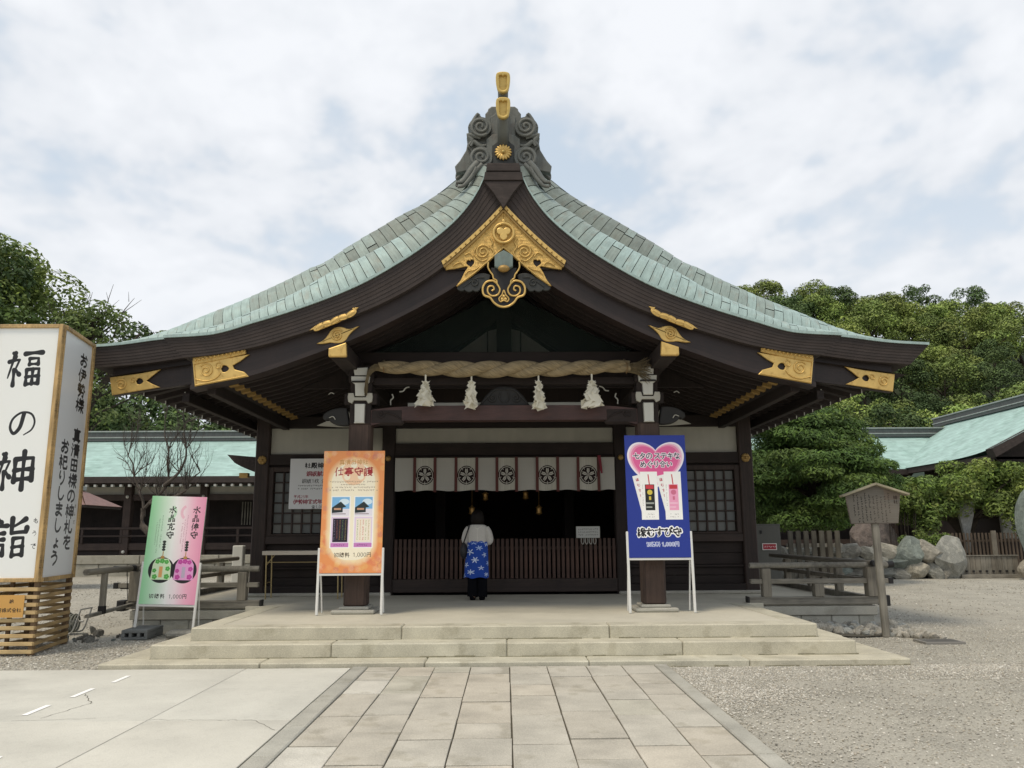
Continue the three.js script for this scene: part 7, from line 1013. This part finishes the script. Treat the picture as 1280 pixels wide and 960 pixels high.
// ---- woods on the rise to the right: rounded evergreen crowns
{
  const h = struct('wooded_hill'); // the slope under the trees
  const hs = curve([[70, -1], [75, 1.4], [84, 5.2], [94, 9.8], [105, 15.2], [117, 21.4], [130, 28.4], [144, 36.2], [175, 50]]); P('hill_slope', grid((u, v) => { const x = lerp(8, 190, u), z = lerp(-68, -165, v); return [x, (hs(-z) - 1.2) * sstep(0, 0.08, u) * (1 - 0.0013 * Math.max(0, x - 42)), z, x, z]; }, 30, 20), std([0.035, 0.05, 0.02], { map: T.earth, roughness: 1 }), h);
  const prot = [1, 2, 3, 4].map((s) => { const cl = crownClumps(3.7, 9.2, 40, 300 + s, 0.30); return { leaf: foliage(cl, 230, 0.16, 400 + s, GREEN, { fresh: 0.2, under: 0.8 }), limb: limbs(8, 3.4, 6, 500 + s, 0.32) }; });
  const deep = [1, 2].map((s) => { const cl = crownClumps(3.5, 10, 40, 320 + s, 0.30); return { leaf: foliage(cl, 230, 0.16, 420 + s, DEEP, { fresh: 0.1, under: 0.8 }), limb: limbs(9, 3.2, 6, 520 + s, 0.32) }; });
  const r0 = rng(77), leafTone = [0.74, 0.9, 1.02, 1.14, 1.28].map((k, i) => { const m = leafFar.clone(); m.color.setRGB(k * (i % 2 ? 1.04 : 0.97), k, k * 0.95); return m; });
  const tree = (p, name, label, x, y, z, sc, turn, group) => { const t = thing(name, label, 'tree', [x, y, z], { group }); K('crown', p.leaf, leafTone[Math.floor(r0() * 5)], t); K('trunk', p.limb, M.bark, t); t.scale.set(...(Array.isArray(sc) ? sc : [sc, sc, sc])); t.rotation.y = turn; return t; };
  const hc = curve([[70, -1], [75, 1.4], [84, 5.2], [94, 9.8], [105, 15.2], [117, 21.4], [130, 28.4], [144, 36.2], [175, 50]]), hillY = (x, z) => hc(-z) * (1 - 0.0013 * Math.max(0, x - 42));
  const ord = ['first', 'second', 'third', 'fourth', 'fifth', 'sixth', 'seventh', 'eighth', 'ninth', 'tenth', 'eleventh', 'twelfth', 'thirteenth', 'fourteenth', 'fifteenth', 'sixteenth', 'seventeenth', 'eighteenth', 'nineteenth', 'twentieth', 'twenty-first', 'twenty-second'];
  // right hillside, row by row
  const r = rng(900); let n = 0;
  [[-75, 23, 51, 5.4, 1.0], [-84, 25, 57, 5.4, 1.0], [-94, 28, 64, 5.6, 1.0], [-105, 31, 71, 5.8, 1.05], [-117, 34, 79, 6.0, 1.05], [-130, 36, 88, 5.4, 1.1], [-144, 42.5, 97, 4.2, 1.12], [-153, 47, 100, 4.6, 1.06]].forEach(([z, x0, x1, st, sc], row) => {
    let k = 0; for (let x = x0 + r() * 2; x < x1; x += st * (0.8 + 0.35 * r())) { const zz = z + (r() - 0.5) * 4, dk = r() < 0.28; tree(dk ? deep[Math.floor(r() * 2)] : prot[Math.floor(r() * 4)], 'hill_tree', `${dk ? 'dark' : 'bright'} green rounded tree, ${ord[k]} from the left in the ${row === 7 ? 'skyline' : ord[row]} row of the right hillside`, x, hillY(x, zz) - 0.6, zz, sc * (0.8 + 0.4 * r()), r() * 6.28, 'trees of the wood on the right'); k++; }
  });
  // wood behind the left corridor
  [[-46, -25, -13, 4.6, 0.92], [-56, -30, -16, 5.0, 1.15], [-66, -36, -19, 5.4, 1.3]].forEach(([z, x0, x1, st, sc], row) => {
    let k = 0; for (let x = x0 + r() * 2; x < x1; x += st * (0.85 + 0.35 * r())) { tree(deep[Math.floor(r() * 2)], 'background_tree', `dark evergreen tree behind the left corridor, ${ord[k]} from the left in the ${['front', 'middle', 'back'][row]} row`, x, -1, z + (r() - 0.5) * 3, sc * (0.85 + 0.3 * r()), r() * 6.28, 'trees of the wood on the left'); k++; }
  });
  tree(deep[0], 'background_tree', 'small dark rounded treetop rising just above the left tip of the hall roof', -38.5, 8.6, -84, 1.5, 1, undefined);
}
{ // big camphor at the far left
  const t = thing('camphor_tree', 'very large dense green tree rising behind the tall box sign', 'tree', [-31.4, 0, -43]), cl = crownClumps(7.9, 18.8, 180, 71, 0.185);
  K('crown', foliage(cl, 260, 0.15, 72, [...GREEN, ...DEEP, GREEN[1]], { fresh: 0.2 }), leafMat, t); K('trunk', limbs(15, 7, 10, 73, 0.7), M.bark, t);
}
{ // loose airy tree with dead tips
  const t = thing('airy_tree', 'thinner airy tree with bare twigs at its top between the box sign and the roof', 'tree', [-22.9, 0, -42]), r = rng(81), cl = [], g = [], tips = [];
  g.push(taper([[-0.6, 0, 0], [-0.4, 4, 0], [-1.2, 7, 0.3], [-1.6, 9.5, 0], [-1.8, 11.6, 0]], [0.4, 0.3, 0.22, 0.16, 0.06], 8, 14), taper([[-0.4, 4, 0], [0.8, 7, 0.4], [2.0, 9.4, 0.2], [3.0, 11.2, 0]], [0.28, 0.2, 0.14, 0.04], 7, 12), taper([[-0.4, 5, 0], [0.3, 8, -0.4], [1.0, 10.4, 0], [0.9, 12.2, 0]], [0.24, 0.17, 0.1, 0.03], 7, 12));
  for (let k = 0; k < 74; k++) { const a = r() * 6.28, y = 6 + Math.pow(r(), 0.6) * 6.2, rr = (1.0 + 2.2 * r()) * (y > 11.2 ? 0.55 : 1), x = 0.5 + Math.cos(a) * rr, z = Math.sin(a) * rr * 0.8, s = 0.38 + 0.42 * r(); cl.push([x, y, z, s, s * 0.65, s]); g.push(taper([[0.2, y - 1.6, 0], [x * 0.6, y - 0.7, z * 0.6], [x, y, z]], [0.09, 0.05, 0.02], 5, 5)); }
  for (const [x, y] of [[0.5, 13.3], [1.5, 13.7], [2.6, 13.0], [-1.7, 13.0]]) g.push(taper([[x * 0.55 + 0.3, 11, 0], [x * 0.8, 12.2, 0.05], [x, y, 0]], [0.05, 0.026, 0.008], 5, 5), taper([[x * 0.8, 12.2, 0.05], [x + 0.35, 12.9, 0]], [0.022, 0.007], 4, 3), taper([[x * 0.9, 12.8, 0.02], [x - 0.3, 13.3, 0.05]], [0.016, 0.006], 4, 3));
  for (let k = 0; k < 8; k++) cl.push([-1.6 + (r() - 0.5) * 1.8, 10.6 + r() * 1.8, (r() - 0.5), 0.45, 0.32, 0.45]);
  t.scale.setScalar(1.1); K('crown', foliage(cl, 300, 0.11, 82, [[0.20, 0.25, 0.08], [0.17, 0.22, 0.075], [0.14, 0.19, 0.065]], { under: 0.2 }), leafMat, t); K('trunk', merge(g), M.bark, t);
}
{ // layered yew pine beside the hall
  const t = thing('layered_pine', 'broad dark green layered evergreen between the hall and the notice board', 'tree', [10.1, 0, -26.2]), r = rng(91), cl = [], g = [taper([[0, 0, 0], [0.15, 1.6, 0], [-0.1, 3, 0.1], [-0.2, 4.6, 0]], [0.24, 0.19, 0.13, 0.05], 9, 12)];
  const pineR = curve([[1.6, 1.3], [2.1, 1.75], [2.7, 2.1], [3.4, 2.2], [4.0, 1.85], [4.8, 1.2], [5.5, 0.4]]); for (let k = 0; k < 180; k++) { const y = 1.75 + Math.pow(r(), 0.95) * 3.75, R = pineR(y), a = r() * 6.28, rr = R * Math.sqrt(0.25 + 0.75 * r()), s = 0.42 + 0.34 * r(), x = Math.cos(a) * rr - 0.1, z = Math.sin(a) * rr; cl.push([x, y, z, s * 1.25, s * 0.42, s * 1.1]); if (k % 5 === 0) g.push(taper([[-0.05, y - 0.5, 0], [x * 0.5, y - 0.25, z * 0.5], [x, y - 0.05, z]], [0.06, 0.045, 0.015], 5, 5)); }
  K('crown', foliage(cl, 2300, 0.075, 92, PINE, { fresh: 0.3, slim: 0.32, under: 0.75 }), leafMat, t); K('trunk', merge(g), M.bark, t);
}
{ // clipped spreading tree at the right
  const t = thing('spreading_tree', 'light green spreading tree with drooping branches over the stone wall on the right', 'tree', [17.3, 0, -30.8]), r = rng(95), cl = [], g = [taper([[0.4, 0, 0], [0.2, 1.2, 0.1], [-0.4, 2.2, 0], [-1.4, 2.9, 0]], [0.26, 0.22, 0.17, 0.06], 9, 12), taper([[0.2, 1.3, 0], [0.9, 2.4, 0], [2.1, 3.0, 0.1]], [0.2, 0.13, 0.05], 7, 8)];
  for (let k = 0; k < 150; k++) { const x = -3.6 + r() * 7.6, top = x < -1.6 ? 3.3 - 0.2 * (-1.6 - x) * (-1.6 - x) : x < 0.2 ? 3.4 : x < 2.2 ? 4.25 - Math.abs(x - 1.0) * 0.35 : 3.8, y = lerp(x < 0 ? 2.0 : 2.3, top, Math.pow(r(), 0.7)), z = (r() - 0.5) * 3.0, s = 0.3 + 0.26 * r(); cl.push([x, y, z, s * 1.2, s * 0.75, s]); if (k % 2) g.push(taper([[x * 0.35, 2.1, z * 0.3], [x * 0.7, lerp(2.4, y, 0.6), z * 0.7], [x, y, z]], [0.06, 0.04, 0.012], 5, 5)); }
  for (let k = 0; k < 26; k++) { const x = -3.4 + r() * 1.8, z = 0.6 + r() * 0.9; g.push(taper([[x + 0.6, 2.5, z - 0.6], [x + 0.1, 2.2, z], [x, 1.5 - r() * 0.5, z + 0.1]], [0.02, 0.014, 0.006], 4, 5)); }
  for (let k = 0; k < 12; k++) cl.push([-2.2 + r() * 0.7, 1.75 + r() * 0.7, 1.2 + r() * 0.4, 0.22, 0.25, 0.2]); for (let k = 0; k < 9; k++) cl.push([0.9 + r() * 0.9, 1.6 + r() * 0.8, 1.3, 0.2, 0.25, 0.2]);
  K('crown', foliage(cl, 2100, 0.075, 96, [...LIGHT, ...GREEN], { fresh: 0.3, slim: 0.4 }), leafMat, t); K('trunk', merge(g), M.bark, t);
}
{ // shrub over the wall
  const t = thing('shrub', 'light green loose shrub growing over the end of the stone wall', 'shrub', [15.0, 0.2, -28.9]), r = rng(98), cl = [], g = []; for (let k = 0; k < 22; k++) { const a = r() * 6.28, rr = Math.sqrt(r()) * 1.0; cl.push([Math.cos(a) * rr, 0.55 + r() * 0.85, Math.sin(a) * rr * 0.5, 0.22, 0.2, 0.2]); g.push(taper([[0, 0, 0], [Math.cos(a) * rr * 0.6, 0.5, 0], [Math.cos(a) * rr, 1.0 + r() * 0.4, Math.sin(a) * rr * 0.5]], [0.03, 0.02, 0.008], 4, 5)); }
  K('leaves', foliage(cl, 2400, 0.06, 99, LIGHT, { slim: 0.4, fresh: 0.3 }), leafMat, t); K('stem', merge(g), M.twig, t);
}
{ // bare pruned plum
  const t = thing('bare_tree', 'bare leafless tree with crooked twigs before the left corridor', 'tree', [-9.6, 0, -22.6]), r = rng(111), g = [];
  const grow = (p, d, len, rad, lev) => {
    const pts = [p.clone()], q = p.clone(), dir = d.clone(); const n = 4; for (let i = 0; i < n; i++) { dir.add(V((r() - 0.5) * 1.1, (r() - 0.36) * 0.8, (r() - 0.5) * 0.6)).normalize(); q.addScaledVector(dir, len / n); pts.push(q.clone()); }
    g.push(taper(pts.map((v) => [v.x, v.y, v.z]), [rad, rad * 0.86, rad * 0.7, rad * 0.5], lev > 2 ? 4 : 7, lev > 2 ? 5 : 9));
    if (lev >= 5 || len < 0.16) return; const kids = lev < 3 ? 4 : 2;
    for (let k = 0; k < kids; k++) { const at = pts[1 + Math.floor(r() * (n - 0.01))], nd = dir.clone().add(V((r() - 0.5) * 2.2, 0.25 + r() * 0.7, (r() - 0.5) * 1.8)).normalize(); grow(at.clone(), nd, len * (0.5 + 0.28 * r()), rad * 0.5, lev + 1); }
  };
  const main = [[[0.55, 0, 0], [0.35, 1.3, 0], [-0.3, 1.75, 0.05], [-0.75, 2.05, 0], [-0.72, 2.55, 0.05]], [[-0.72, 2.5, 0], [-0.9, 3.0, 0.1], [-1.25, 3.5, 0], [-1.6, 4.1, 0]], [[-0.72, 2.5, 0], [-0.2, 2.9, -0.1], [0.3, 3.4, 0], [0.25, 4.3, 0.1], [-0.05, 5.2, 0]], [[0.1, 3.2, 0], [0.8, 3.6, 0.1], [1.0, 4.3, 0], [0.9, 5.1, 0]], [[-0.5, 2.7, 0], [0.4, 2.75, 0.2], [1.2, 3.05, 0.2], [1.75, 3.6, 0.1]]];
  main.forEach((m, i) => { { const mm = []; m.forEach((p, q) => { mm.push(p); if (q < m.length - 1) { const n = m[q + 1]; mm.push([lerp(p[0], n[0], 0.5) + (r() - 0.5) * 0.24, lerp(p[1], n[1], 0.5) + (r() - 0.5) * 0.12, lerp(p[2], n[2], 0.5) + (r() - 0.5) * 0.2]); } }); g.push(taper(mm, i ? [0.06, 0.05, 0.04, 0.018] : [0.17, 0.13, 0.12, 0.09], 8, 22)); } if (i) for (let k = 0; k < 13; k++) { const a = m[1 + Math.floor(r() * (m.length - 1.01))]; grow(V(...a), V((r() - 0.5) * 2, 0.5 + r() * 0.6, (r() - 0.5) * 1.4).normalize(), 0.6 + 0.6 * r(), 0.02, 2); } });
  t.scale.set(0.62, 0.93, 0.75); K('branches', merge(g), std([0.15, 0.13, 0.115], { map: T.bark, bumpMap: T.barkB, bumpScale: 0.01, roughness: 1 }), t);
}
renderer.render(scene, camera);
